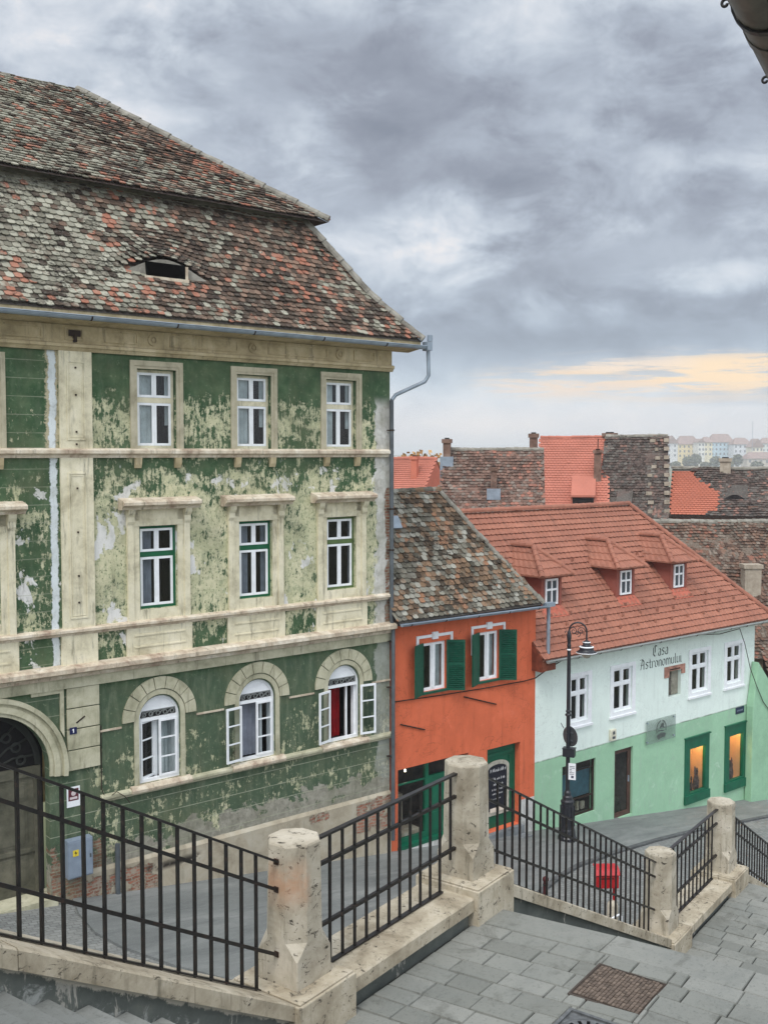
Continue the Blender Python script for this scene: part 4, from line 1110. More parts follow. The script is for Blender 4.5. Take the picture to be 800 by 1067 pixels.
for a, b in WW:
    x0, x1, z0, z1 = a + 0.16, b - 0.16, 1.86, 3.24; c = (x0 + x1) / 2; y = 0.03; zt = 2.68
    fr = frame_box(x0, x1, z0, z1, y, y + 0.07, 0.06); fr.box(c - 0.05, c + 0.05, y - 0.01, y + 0.06, z0 + 0.06, z1 - 0.06); fr.box(x0 + 0.06, x1 - 0.06, y - 0.012, y + 0.065, zt, zt + 0.09)
    w = W_(fr).build('window', WHITE, WH)
    for p0, p1 in ((x0 + 0.06, c - 0.05), (c + 0.05, x1 - 0.06)):
        for q0, q1 in ((z0 + 0.06, zt), (zt + 0.09, z1 - 0.06)):
            W_(sash(p0, p1, q0, q1, y + 0.01, 0.03)).build('sash', WHITE, w)
            W_(MB().add([(p0, y + 0.03, q0), (p1, y + 0.03, q0), (p1, y + 0.03, q1), (p0, y + 0.03, q1)], [(0, 1, 2, 3)])).build('pane', GLASS, w)
    g = 0.1
    W_(MB().add([(x, yy, z) for x in (x0 - g, x1 + g) for yy in (0.23, 0.8) for z in (z0 - g, z1 + g)], [(0, 1, 3, 2), (4, 6, 7, 5), (0, 4, 6, 2), (1, 3, 7, 5), (2, 3, 7, 6)])).build('room', DARKIN, w)
    s_ = MB(); s_.box(a, x0, -0.035, 0.0, 1.72, 3.36); s_.box(x1, b, -0.035, 0, 1.72, 3.36); s_.box(x0, x1, -0.035, 0, 3.24, 3.36); s_.box(x0, x1, -0.035, 0, 1.72, 1.86); s_.box(a - 0.03, b + 0.03, -0.07, 0, 1.66, 1.73)
    W_(s_).build('surround', WHITE, w)
# ground floor openings
fr = frame_box(6.75, 8.30, -1.10, 0.57, 0.06, 0.12, 0.05); fr.box(6.8, 8.25, 0.07, 0.11, -0.60, -0.56); fr.box(6.8, 8.25, 0.075, 0.11, 0.28, 0.31)
sw = W_(fr).build('shop_window', DARKWOOD, WH)
W_(MB().add([(6.8, 0.1, -1.05), (8.25, 0.1, -1.05), (8.25, 0.1, 0.52), (6.8, 0.1, 0.52)], [(0, 1, 2, 3)])).build('pane', GLASS, sw)
W_(MB().box(6.82, 8.22, 0.18, 0.20, -0.56, 0.28)).build('blind', simple('teal_blind', lin(60, 104, 118), 0.6, 0.3), sw)
mb = MB(); mb.box(7.3, 7.6, 0.24, 0.34, -1.05, -0.7); mb.box(7.75, 7.84, 0.26, 0.34, -1.05, -0.78); mb.box(7.95, 8.1, 0.25, 0.32, -1.05, -0.82); W_(mb).build('display_goods', COPE, sw)
W_(MB().add([(x, yy, z) for x in (6.7, 8.35) for yy in (0.23, 1.0) for z in (-1.1, 0.6)], [(0, 1, 3, 2), (4, 6, 7, 5), (0, 4, 6, 2), (1, 3, 7, 5), (2, 3, 7, 6)])).build('room', simple('brownish_room', lin(70, 60, 54), 0.9, 0.1), sw)
fr = frame_box(9.24, 10.17, -1.62, 0.60, 0.08, 0.15, 0.06); d_ = W_(fr).build('door', BROWN, WH)
mb = sash(9.30, 10.11, -1.56, 0.54, 0.09, 0.09); W_(mb).build('door_leaf', BROWN, d_)
W_(MB().add([(9.39, 0.12, -1.47), (10.02, 0.12, -1.47), (10.02, 0.12, 0.45), (9.39, 0.12, 0.45)], [(0, 1, 2, 3)])).build('pane', GLASS, d_)
W_(MB().box(10.03, 10.06, 0.05, 0.09, -0.55, -0.35)).build('handle', ZINC, d_)
W_(MB().add([(x, yy, z) for x in (9.2, 10.2) for yy in (0.23, 1.4) for z in (-1.7, 0.65)], [(0, 1, 3, 2), (4, 6, 7, 5), (0, 4, 6, 2), (1, 3, 7, 5), (2, 3, 7, 6)])).build('room', simple('grey_room', lin(112, 108, 102), 0.9, 0.1), d_)
mb = MB(); mb.box(9.45, 9.95, 0.3, 0.5, -1.6, -1.3); mb.lathe([(0.16, -1.3), (0.22, -1.15), (0.1, -1.05)], 9.7, 0.42, 8); W_(mb).build('leafy_pot', simple('dim_plant', lin(60, 66, 52), 0.9, 0.1, 0.3, 9), d_)
WARM = simple('display_backdrop', lin(222, 186, 146), 0.9, 0.1, 0.06, 2)
STRIP = emitter('display_lamp', (1.0, 0.66, 0.30, 1), 34.0)
for a, b, z0, z1 in ((13.03, 14.40, -1.96, 0.28), (15.43, 16.75, -2.02, 0.30)):
    y = -0.03
    fr = MB()
    fr.box(a - 0.03, a + 0.26, y, y + 0.12, z0, z1 + 0.03); fr.box(b - 0.20, b + 0.03, y, y + 0.12, z0, z1 + 0.03)
    fr.box(a + 0.26, b - 0.20, y + 0.002, y + 0.12, z1 - 0.36, z1 + 0.03); fr.box(a + 0.26, b - 0.2, y + 0.002, y + 0.12, z0, z0 + 0.36)
    fr.box(a - 0.05, b + 0.05, y - 0.05, y, z0 - 0.0, z0 + 0.30); fr.box(a - 0.06, b + 0.06, y - 0.05, y + 0.05, z1 + 0.03, z1 + 0.07)
    w = W_(fr).build('shop_window', DKGREEN, WH)
    x0, x1, q0, q1 = a + 0.26, b - 0.20, z0 + 0.36, z1 - 0.36
    W_(MB().add([(x0, 0.04, q0), (x1, 0.04, q0), (x1, 0.04, q1), (x0, 0.04, q1)], [(0, 1, 2, 3)])).build('pane', GLASS, w)
    g = 0.12
    W_(MB().add([(x, yy, z) for x in (x0 - g, x1 + g) for yy in (0.10, 0.62) for z in (q0 - g, q1 + g)], [(0, 1, 3, 2), (4, 6, 7, 5), (0, 4, 6, 2), (1, 3, 7, 5), (2, 3, 7, 6)])).build('display_box', WARM, w)
    W_(MB().box(x0 - 0.05, x1 + 0.05, 0.16, 0.24, q1 + 0.04, q1 + 0.08)).build('strip_lamp', STRIP, w)
    rg = random.Random(int(a * 10)); mb = MB(); xx = x0 + 0.02
    while xx < x1 - 0.1:
        h = rg.uniform(0.3, 0.78); ww = rg.uniform(0.08, 0.16)
        mb.lathe([(ww * 0.4, q0 - 0.1), (ww * 0.5, q0 + h * 0.3), (ww * 0.2, q0 + h * 0.6), (ww * 0.3, q0 + h * 0.8), (0.02, q0 + h)], xx + ww / 2, rg.uniform(0.2, 0.4), 8)
        xx += ww * 0.8
    W_(mb).build('display_goods', simple('display_goods_grey', lin(96, 84, 80), 0.7, 0.3, 0.45, 14), w)
# roof
WT = (8.12 - 4.07) / 3.72
def wz(y): return 4.07 + (y + 0.42) * WT
WX0, WX1 = 5.40, 17.80
def pantile(mb, x0f, x1f, y0, y1, zf, row=0.26, dx=0.05, wv=0.21, amp=0.030, ystart=None):
    """courses of interlocking tiles over y0..y1"""
    L = math.hypot(y1 - y0, zf(y1) - zf(y0)); n = max(1, round(L / row)); dy = (y1 - y0) / n
    sl = math.atan2(zf(y1) - zf(y0), y1 - y0); cs, sn = math.cos(sl), math.sin(sl)
    for r in range(n):
        ya, yb = y0 + r * dy, y0 + (r + 1) * dy
        xa, xb = x0f((ya + yb) / 2), x1f((ya + yb) / 2)
        m = max(2, int((xb - xa) / dx)); vs = []
        for i in range(m + 1):
            x = xa + (xb - xa) * i / m
            ph = (x / wv) % 1.0
            h = amp * max(0.0, math.cos(2 * math.pi * ph)) ** 1.5
            jit = 0.004 * math.sin(math.floor(x / wv) * 12.9 + r * 7.1)
            lo = h + 0.040 + jit
            vs += [(x, ya + sn * 0.02, zf(ya) - cs * 0.02), (x, ya - sn * lo - cs * 0.02, zf(ya) + cs * lo - sn * 0.02), (x, yb - sn * h, zf(yb) + cs * h)]
        fs = []
        for i in range(m):
            k = 3 * i; fs += [(k, k + 3, k + 4, k + 1), (k + 1, k + 4, k + 5, k + 2)]
        mb.add(vs, fs)
mb = MB()
pantile(mb, lambda y: WX0, lambda y: WX1 - (y + 0.42), -0.42, 3.30, wz, 0.225)
rg = random.Random(3)
for l, st in ((0.62, 0.9), (1.0, 0.9), (1.38, 0.9), (3.3, 0.85)):
    x = WX0 + 0.4 + (0.45 if l in (1.0,) else 0); yy = -0.42 + l * math.cos(math.atan(WT))
    while x < WX1 - (yy + 0.42) - 0.3:
        z = wz(yy); mb.box(x - 0.05, x + 0.05, yy - 0.06, yy - 0.03, z + 0.0, z + 0.10); x += st
rf = wbuild(mb, 'roof', TILE_RED)
mb = MB()
mb.add([(WX0, -0.42, wz(-0.42) - 0.05), (WX1, -0.42, wz(-0.42) - 0.05), (WX1 - 3.72, 3.3, wz(3.3) - 0.05), (WX0, 3.3, wz(3.3) - 0.05)], [(0, 1, 2, 3)])
mb.add([(WX1, -0.42, wz(-0.42) - 0.04), (WX1, 7.02, wz(-0.42) - 0.04), (WX1 - 3.72, 3.3, wz(3.3) - 0.04)], [(0, 1, 2)])
mb.add([(WX0, 7.02, wz(-0.42) - 0.04), (WX1, 7.02, wz(-0.42) - 0.04), (WX1 - 3.72, 3.3, wz(3.3) - 0.04), (WX0, 3.3, wz(3.3) - 0.04)], [(0, 3, 2, 1)])
mb.add([(WX0, -0.42, wz(-0.42) - 0.05), (WX0, 7.02, wz(-0.42) - 0.05), (WX0, 3.3, wz(3.3) - 0.05)], [(0, 1, 2)])
wbuild(mb, 'roof_deck', TILE_RED)
def wcaps(path, name, r=0.10, st=0.36): return caps([(x - 5.5, y, z + 0.9) for x, y, z in path], TILE_RED, name, WH, r, st, 0.3)
wcaps([(WX1, -0.42, wz(-0.42) + 0.05), (WX1 - 3.72, 3.3, wz(3.3) + 0.07)], 'hip_tiles'); wcaps([(WX1 - 3.72, 3.3, wz(3.3) + 0.07), (WX0, 3.3, wz(3.3) + 0.07)], 'ridge_tiles')
mb = MB(); mb.prismx([(0.0, 4.02), (-0.36, 3.98), (-0.38, 4.06), (0.0, 4.46)], 5.55, 17.6); wbuild(mb, 'eaves', simple('pale_eave_board', lin(150, 150, 130), 0.8, 0.2))
mb = MB(); mb.add([(5.36, -0.40, 3.70), (5.36, -0.40, 4.10), (5.36, 3.3, wz(3.3)), (5.36, 3.3, 3.7), (5.42, -0.40, 3.70), (5.42, -0.40, 4.10), (5.42, 3.3, wz(3.3)), (5.42, 3.3, 3.7)], [(0, 1, 2, 3), (4, 7, 6, 5), (0, 4, 5, 1), (1, 5, 6, 2)])
mb.box(5.42, 5.95, -0.40, -0.002, 3.72, 4.0)
wbuild(mb, 'verge_board', simple('rusty_board', lin(120, 66, 48), 0.7, 0.2, 0.2))
gutter('gutter', simple('pale_gutter', lin(168, 172, 168), 0.5, 0.4, 0.1, 3, 0.3), WH, WX0 - 5.4, WX1 - 5.45, -0.50, 4.03 + 0.9, 0.075, 0.02, 1.0)
# dormers
for tc in (6.97, 10.58, 13.50):
    hw, yf = 0.46, 0.72; zb_, ze = wz(yf) - 0.06, 6.34
    yb_ = (ze - 4.07) / WT - 0.42
    mb = MB()
    mb.add([(tc - hw, yf, zb_), (tc + hw, yf, zb_), (tc + hw, yf, ze), (tc - hw, yf, ze), (tc - hw, yb_, ze), (tc + hw, yb_, ze)], [(0, 1, 2, 3), (0, 3, 4), (1, 5, 2)])
    for r_ in (rect(tc - hw, tc - hw + 0.1, zb_ + 0.08, ze), rect(tc + hw - 0.1, tc + hw, zb_ + 0.08, ze)): mb.prism(r_, yf - 0.03, yf)
    dm = wbuild(mb, 'dormer', DORMER)
    mb = MB(); ed, es, za, ya_ = 0.42, 0.72, 7.12, 1.45
    yr = (za - 4.07) / WT - 0.42; ybe = (ze - 0.05 - 4.07) / WT - 0.42; zed = ze - 0.04
    for r in range(4):    # side slopes in courses
        f0, f1 = r / 4, (r + 1) / 4
        for sgn in (-1, 1):
            def P(f, back, dz=0.0):
                x = tc + sgn * es * (1 - f); z = zed + (za - zed) * f + dz
                y = (ybe + (yr - ybe) * f) if back else (ed + (ya_ - ed) * f)
                return (x, y, z)
            nseg = 10; vs = []
            for i in range(nseg + 1):
                p0, p1 = Vector(P(f0, 0)), Vector(P(f0, 1)); q0, q1 = Vector(P(f1, 0)), Vector(P(f1, 1))
                a_ = p0 + (p1 - p0) * i / nseg; b_ = q0 + (q1 - q0) * i / nseg
                h = 0.02 * (i % 2)
                vs += [a_ - Vector((0, 0, 0.01)), a_ + Vector((0, 0, 0.035 + h)), b_ + Vector((0, 0, h))]
            mb.add(vs, [t for i in range(nseg) for t in ((3 * i, 3 * i + 3, 3 * i + 4, 3 * i + 1), (3 * i + 1, 3 * i + 4, 3 * i + 5, 3 * i + 2))])
        nseg = 12; vs = []
        for i in range(nseg + 1):
            u = -1 + 2 * i / nseg; h = 0.02 * (i % 2)
            p = Vector((tc + u * es * (1 - f0), ed + (ya_ - ed) * f0, zed + (za - zed) * f0)); q = Vector((tc + u * es * (1 - f1), ed + (ya_ - ed) * f1, zed + (za - zed) * f1))
            vs += [p - Vector((0, 0, 0.01)), p + Vector((0, -0.01, 0.035 + h)), q + Vector((0, 0, h))]
        mb.add(vs, [t for i in range(nseg) for t in ((3 * i, 3 * i + 3, 3 * i + 4, 3 * i + 1), (3 * i + 1, 3 * i + 4, 3 * i + 5, 3 * i + 2))])
    mb.add([(tc - es, ed, zed - 0.02), (tc + es, ed, zed - 0.02), (tc + es, ybe, zed - 0.02), (tc - es, ybe, zed - 0.02)], [(0, 1, 2, 3)])
    wbuild(mb, 'dormer_roof', TILE_RED, dm)
    cp = caps([(tc - 5.5, ya_, za + 0.94), (tc - 5.5, yr + 0.05, za + 0.94)], TILE_RED, 'dormer_ridge', dm, 0.085, 0.26, 0.3)
    for sgn in (-1, 1): caps([(tc - 5.5 + sgn * es, ed, zed + 0.94), (tc - 5.5, ya_, za + 0.95)], TILE_RED, 'dormer_hip', dm, 0.08, 0.22, 0.3)
    fr = frame_box(tc - 0.28, tc + 0.28, zb_ + 0.16, ze - 0.14, yf - 0.05, yf - 0.005, 0.06); fr.box(tc - 0.025, tc + 0.025, yf - 0.055, yf - 0.01, zb_ + 0.22, ze - 0.2); fr.box(tc - 0.22, tc + 0.22, yf - 0.053, yf - 0.01, ze - 0.50, ze - 0.44)
    wbuild(fr, 'window_frame', WHITE, dm)
    wbuild(MB().box(tc - 0.22, tc + 0.22, yf - 0.02, yf - 0.004, zb_ + 0.22, ze - 0.2), 'pane', simple('dark_dormer_pane', lin(62, 70, 80), 0.08, 0.6, 0.1), dm)
    mb = MB(); mb.add([(tc - hw - 0.1, yf - 0.28, wz(yf - 0.28) + 0.05), (tc + hw + 0.1, yf - 0.28, wz(yf - 0.28) + 0.05), (tc + hw, yf - 0.01, zb_ + 0.12), (tc - hw, yf - 0.01, zb_ + 0.12)], [(0, 1, 2, 3)])
    wbuild(mb, 'apron_flashing', simple('apron_red', lin(178, 98, 78), 0.6, 0.3), dm)
# niche
mb = MB(); mb.add([(x, yy, z) for x in (12.03, 12.72) for yy in (0.21, 0.30) for z in (1.93, 2.78)], [(2, 3, 7, 6)]); 
mb.box(12.34, 12.72, 0.12, 0.25, 1.93, 2.78)
ni = wbuild(mb, 'niche', simple('niche_grey', lin(150, 146, 132), 0.9, 0.1, 0.15, 4))
mb = MB(); mb.box(11.78, 12.92, -0.03, 0.0, 2.78, 2.94); mb.box(11.78, 12.03, -0.03, 0, 2.58, 2.78); mb.box(12.72, 12.92, -0.03, 0, 2.62, 2.78)
wbuild(mb, 'lintel', simple('dull_brick_lintel', lin(172, 128, 112), 0.9, 0.1, 0.2, 6), ni)
wbuild(MB().box(12.05, 12.62, -0.034, -0.029, 2.81, 2.85), 'slot', DARKWOOD, ni)
mb = MB(); mb.lathe([(0.10, 1.95), (0.11, 2.1), (0.08, 2.25), (0.12, 2.42), (0.05, 2.5), (0.08, 2.58), (0.06, 2.68), (0.01, 2.72)], 12.2, 0.14, 12)
wbuild(mb, 'figure', simple('niche_figure_grey', lin(104, 100, 92), 0.9, 0.1, 0.2, 9), ni)
# painted blackletter lettering, drawn with a broad pen
GL = {
 'C': ([[(0.55, 0.9), (0.3, 1.0), (0.08, 0.8), (0.08, 0.2), (0.3, 0.0), (0.55, 0.15)], [(0.3, 0.95), (0.3, 0.35)]], 0.66),
 'A': ([[(0.05, 0.95), (0.35, 1.0), (0.55, 0.75), (0.55, 0.0)], [(0.35, 0.95), (0.15, 0.0)], [(0.12, 0.45), (0.55, 0.45)]], 0.72),
 'a': ([[(0.08, 0.58), (0.28, 0.66), (0.38, 0.5), (0.38, 0.0)], [(0.38, 0.4), (0.12, 0.3), (0.08, 0.08), (0.25, 0.0), (0.38, 0.12)]], 0.50),
 's': ([[(0.38, 0.58), (0.2, 0.66), (0.08, 0.5), (0.36, 0.24), (0.25, 0.02), (0.06, 0.08)]], 0.46),
 't': ([[(0.16, 0.85), (0.16, 0.1), (0.3, 0.02)], [(0.02, 0.6), (0.32, 0.6)]], 0.36),
 'r': ([[(0.1, 0.64), (0.1, 0.0)], [(0.1, 0.52), (0.28, 0.66), (0.36, 0.54)]], 0.40),
 'o': ([[(0.22, 0.66), (0.07, 0.5), (0.07, 0.14), (0.22, 0.0), (0.38, 0.14), (0.38, 0.5), (0.22, 0.66)]], 0.48),
 'n': ([[(0.08, 0.64), (0.08, 0.0)], [(0.08, 0.5), (0.26, 0.66), (0.38, 0.5), (0.38, 0.0)]], 0.49),
 'm': ([[(0.08, 0.64), (0.08, 0.0)], [(0.08, 0.5), (0.22, 0.66), (0.33, 0.5), (0.33, 0.0)], [(0.33, 0.5), (0.48, 0.66), (0.59, 0.5), (0.59, 0.0)]], 0.70),
 'u': ([[(0.08, 0.64), (0.08, 0.12), (0.22, 0.0), (0.38, 0.14)], [(0.38, 0.64), (0.38, 0.0)]], 0.49),
 'l': ([[(0.1, 0.98), (0.1, 0.08), (0.2, 0.0)]], 0.26),
 'i': ([[(0.1, 0.64), (0.1, 0.06), (0.2, 0.0)], [(0.07, 0.82), (0.13, 0.86)]], 0.26),
}
def lettering(text, xc, z, h, width, mb):
    tot = sum(GL[c][1] for c in text); sx = width / tot; x = xc - width / 2
    pen = (0.055 * h, 0.03 * h)
    for c in text:
        for st in GL[c][0]:
            for (a, b), (a2, b2) in zip(st, st[1:]):
                p, q = (x + a * sx, z + b * h), (x + a2 * sx, z + b2 * h)
                poly = [(p[0] - pen[0], p[1] - pen[1]), (p[0] + pen[0], p[1] + pen[1]), (q[0] + pen[0], q[1] + pen[1]), (q[0] - pen[0], q[1] - pen[1])]
                v = [(X, -0.004, Z) for X, Z in poly]
                mb.add(v, [(0, 1, 2, 3)])
                e = 0.018 * h
                mb.add([(X, -0.0035, Z) for X, Z in ((p[0] - e, p[1]), (p[0], p[1] + e), (q[0] + e, q[1]), (q[0], q[1] - e))], [(0, 1, 2, 3)])
        x += GL[c][1] * sx
mb = MB()
lettering('Casa', 11.57, 3.38, 0.36, 0.85, mb); lettering('Astronomului', 11.60, 3.02, 0.34, 2.30, mb)
wbuild(mb, 'lettering', simple('lettering_ink', lin(64, 76, 70), 0.9, 0.1, 0.15, 9))

# fixtures on the pale house
pq = fthing('glass_plaque', 'square frosted glass plaque with a dark oval emblem on the pale house wall', 'plaque', 11.57, 0.06, 0.52)
gm_ = bpy.data.materials.new('frosted_glass'); gm_.use_nodes = True
_n = gm_.node_tree; _n.nodes.clear(); _o = _n.nodes.new('ShaderNodeOutputMaterial'); _m = _n.nodes.new('ShaderNodeMixShader'); _t = _n.nodes.new('ShaderNodeBsdfTransparent'); _p = _n.nodes.new('ShaderNodeBsdfPrincipled')
_p.inputs['Base Color'].default_value = lin(140, 160, 150); _p.inputs['Roughness'].default_value = 0.15; _m.inputs[0].default_value = 0.32
_n.links.new(_t.outputs[0], _m.inputs[1]); _n.links.new(_p.outputs[0], _m.inputs[2]); _n.links.new(_m.outputs[0], _o.inputs[0])
MB().box(-0.80, 0.80, -0.012, 0, 0, 0.79).build('sheet', gm_, pq)
mb = MB()
EMB = simple('emblem_ink', lin(84, 92, 88), 0.6, 0.3, 0.2, 20)
for k in range(18):
    a0, a1 = 2 * math.pi * k / 18, 2 * math.pi * (k + 1) / 18
    vs = []
    for a in (a0, a1):
        for rr in (0.84, 1.0): vs.append((0.28 * rr * math.cos(a), -0.016, 0.42 + 0.30 * rr * math.sin(a)))
    if k % 6 != 4: mb.add(vs, [(0, 1, 3, 2)])
mb.prism([(-0.12, 0.44), (0.02, 0.62), (0.12, 0.60), (0.16, 0.42), (0.05, 0.48)], -0.0165, -0.0135)
mb.prism([(-0.26, 0.22), (0.0, 0.30), (0.26, 0.24), (0.18, 0.10), (0.05, 0.18), (-0.14, 0.08)], -0.0165, -0.0135)
mb.prism([(-0.20, 0.36), (0.14, 0.33), (0.14, 0.36), (-0.18, 0.40)], -0.0168, -0.0136)
mb.build('emblem', EMB, pq)
mb = MB()
for dx in (-0.72, 0.72):
    for dz in (0.08, 0.71): mb.box(dx - 0.02, dx + 0.02, -0.02, 0.05, dz - 0.02, dz + 0.02)
mb.build('stand_off', ZINC, pq)
ic = fthing('wall_intercom', 'small cream intercom box on the pale house wall above the brown door', 'intercom', 9.08, 0.0, 0.98)
MB().box(-0.14, 0.14, -0.08, 0, 0, 0.36).build('housing', simple('cream_plastic', lin(214, 210, 190), 0.5, 0.4), ic, bevel=0.015)
mb = MB(); mb.box(-0.06, 0.08, -0.086, -0.081, 0.06, 0.14); mb.box(-0.04, 0.06, -0.086, -0.081, 0.20, 0.30); mb.build('buttons', PIPE, ic)
ss = fthing('street_sign', 'small dark blue street name plate high on the right of the green ground floor', 'street sign', 16.33, 0.0, 0.68)
MB().box(-0.27, 0.27, -0.015, 0, 0, 0.24).build('plate', simple('sign_navy', lin(26, 40, 70), 0.35, 0.5), ss)
mb = MB()
for k in range(5): mb.box(-0.2 + 0.08 * k, -0.145 + 0.08 * k, -0.0185, -0.0155, 0.09, 0.14)
mb.build('worn_letters', simple('sign_letters', lin(120, 130, 150), 0.5), ss)
# garden wall leaning on its right
gw = tag(MB().prism([(16.70, -3.4), (16.72, 0.9), (17.03, 2.50), (17.75, 1.75), (19.5, 1.45), (23.0, 1.3), (23.0, -3.8)], -0.30, -0.02).build('garden_wall', MINT2, None, C0, (0, 0, RZ), bevel=0.03),
         'green rendered garden wall with a sloping buttress at the right end of the pale house', 'garden wall')
# cables
def fcable(name, label, pts, r=0.012):
    o = MB().tube([fpt(*p) - C0 for p in pts], r, 6).build(name, DARKWOOD, None, C0)
    return tag(o, label, 'cable')
fcable('power_cable', 'dark cable crossing the orange wall and rising to the red roof eave', [(0.13, 0.03, 3.58), (1.6, 0.03, 3.52), (3.2, 0.03, 3.47), (5.0, 0.03, 3.44), (5.45, 0.06, 3.47), (5.9, 0.18, 3.72), (6.35, 0.30, 3.92)], 0.015)
fcable('sagging_cable', 'dark cable hanging down in front of the far right window of the pale house', [(13.0, 0.36, 3.95), (14.4, 0.36, 3.82), (15.65, 0.36, 3.87), (16.0, 0.35, 3.3), (16.4, 0.35, 2.35), (16.84, 0.35, 1.65), (17.3, 0.34, 1.02), (18.2, 0.34, 0.2)], 0.014)

# ================================================================== STREET
def struct(name, mb, mat, loc=(0, 0, 0), rz=0.0):
    o = mb.build(name, mat, None, loc, (0, 0, rz)); o['kind'] = 'structure'; return o
mb = MB()
nx = 40
vs = []; fs = []
for i in range(nx + 1):
    t = -22 + 57 * i / nx
    for s in (-0.02, 3, 6, 10, 16, 24):
        vs.append((t, -s, street_z(t) - 0.06))
for i in range(nx):
    for j in range(5): fs.append((i * 6 + j, i * 6 + j + 1, i * 6 + 7 + j, i * 6 + 6 + j))
mb.add(vs, fs)
struct('street', mb, STREET, C0, RZ)
pav = [(-8.55, 0.0), (-8.75, 0.8), (-8.85, 1.8), (-8.7, 2.6), (-8.2, 3.8), (-7.2, 5.4), (-5.6, 6.5), (-3, 6.2), (-0.8, 5.0), (1.6, 3.72), (3.0, 3.1), (4.25, 2.67), (6.5, 2.25), (8.7, 1.95), (10.87, 1.76), (15.6, 1.62), (22, 1.55), (30, 1.5), (30, -1.0), (-8.55, -0.02)]
mb = MB(); n = len(pav)
mb.add([(t, -s, street_z(t) - 0.004) for t, s in pav] + [(t, -s, street_z(t) - 0.08) for t, s in pav], [tuple(range(n))] + [(i, i + n, (i + 1) % n + n, (i + 1) % n) for i in range(n)])
struct('pavement', mb, ASPH, C0, RZ)
mb = MB()
kl = pav[8:18]
for (t0, s0), (t1, s1) in zip(kl, kl[1:]):
    mb.add([(t0, -s0 - 0.005, street_z(t0) + 0.0), (t1, -s1 - 0.005, street_z(t1) + 0.0), (t1, -s1 - 0.15, street_z(t1) - 0.0), (t0, -s0 - 0.15, street_z(t0) - 0.0),
            (t0, -s0 - 0.005, street_z(t0) - 0.1), (t1, -s1 - 0.005, street_z(t1) - 0.1), (t1, -s1 - 0.15, street_z(t1) - 0.1), (t0, -s0 - 0.15, street_z(t0) - 0.1)],
           [(0, 1, 2, 3), (3, 2, 6, 7), (0, 4, 5, 1)])
struct('kerb', mb, KERB, C0, RZ)
mb = MB(); mb.add([(-4000, -500, -5.2), (4000, -500, -5.2), (4000, 6000, -5.2), (-4000, 6000, -5.2)], [(0, 1, 2, 3)])
struct('ground', mb, GROUND)

# ================================================================== STAIRS AND LANDINGS   (x down the stairs, y = towards the street)
VW = -9.0
def pave_sheet(name, mat, u0, u1, z, first, seed, hole=None, rows=None, fall=0.0):
    """courses of stones running across the stairs"""
    rg = random.Random(seed); mb = MB()
    us = [u1]; us.append(u1 - first); k = 0
    while us[-1] > u0 + 0.2:
        us.append(us[-1] - (rows[k % len(rows)] if rows else rg.uniform(0.22, 0.29))); k += 1
    us[-1] = u0
    for r in range(len(us) - 1):
        ub, ua = us[r], us[r + 1]
        v = -0.30 + 0.0; big = (r == 0)
        v -= 0.0
        while v > VW:
            ln = rg.uniform(1.2, 1.8) if big else rg.uniform(0.30, 0.55)
            if big and v > -0.5: ln = 1.36
            va, vb = max(VW, v - ln), v
            g = 0.004 + rg.uniform(-0.001, 0.003)
            if hole and any(ua < h[1] and ub > h[0] and va < h[3] and vb > h[2] for h in hole):
                # cut the stone round the cover
                parts = [(ua, ub, va, vb)]
                for h in hole:
                    nxt = []
                    for (a, b, c, d) in parts:
                        if a < h[1] and b > h[0] and c < h[3] and d > h[2]:
                            if c < h[2]: nxt.append((a, b, c, h[2]))
                            if d > h[3]: nxt.append((a, b, h[3], d))
                            c2, d2 = max(c, h[2]), min(d, h[3])
                            if a < h[0]: nxt.append((a, h[0], c2, d2))
                            if b > h[1]: nxt.append((h[1], b, c2, d2))
                        else: nxt.append((a, b, c, d))
                    parts = nxt
            else: parts = [(ua, ub, va, vb)]
            for (a, b, c, d) in parts:
                if b - a < 0.03 or d - c < 0.03: continue
                dz = rg.uniform(-0.003, 0.004); tx = rg.uniform(-0.003, 0.003); ty = rg.uniform(-0.003, 0.003)
                a2, b2, c2, d2 = a + g, b - g, c + g, d - g; q = 0.006
                jj = [rg.uniform(-0.005, 0.005) for _ in range(8)]
                top = [(a2 + q + jj[0], c2 + q + jj[1], z + dz), (b2 - q + jj[2], c2 + q + jj[3], z + dz + tx), (b2 - q + jj[4], d2 - q + jj[5], z + dz + tx + ty), (a2 + q + jj[6], d2 - q + jj[7], z + dz + ty)]
                low = [(a2 + jj[0], c2 + jj[1], z - 0.012), (b2 + jj[2], c2 + jj[3], z - 0.012), (b2 + jj[4], d2 + jj[5], z - 0.012), (a2 + jj[6], d2 + jj[7], z - 0.012)]
                bot = [(x, y, z - (0.17 if big else 0.05)) for x, y, _ in low]
                cf = lambda yy: fall * min(2.2, max(0.0, -yy - 0.3))
                top = [(X, Y_, Z_ + cf(Y_)) for X, Y_, Z_ in top]; low = [(X, Y_, Z_ + cf(Y_)) for X, Y_, Z_ in low]
                mb.add(top + low + bot, [(0, 1, 2, 3)] + [(i, (i + 1) % 4, 4 + (i + 1) % 4, 4 + i) for i in range(4)] + [(4 + i, 4 + (i + 1) % 4, 8 + (i + 1) % 4, 8 + i) for i in range(4)])
            v -= ln
    return struct(name, mb, mat, P10, RS)
LZ, LZ2 = 5.18, 2.48
COVER = (1.62, 2.26, -2.42, -1.78); DRAIN = (0.78, 1.38, -2.52, -1.88)
pave_sheet('landing', PAVER, -0.52, 2.92, LZ, 0.42, 11, [COVER, DRAIN], fall=0.052)
pave_sheet('lower_landing', PAVER, 8.22, 11.66, LZ2, 0.40, 12)
mb = MB()
mb.box(-0.52, 2.90, VW, -0.28, LZ - 0.6, LZ - 0.016); mb.box(8.22, 11.64, VW, -0.28, LZ2 - 0.6, LZ2 - 0.016)
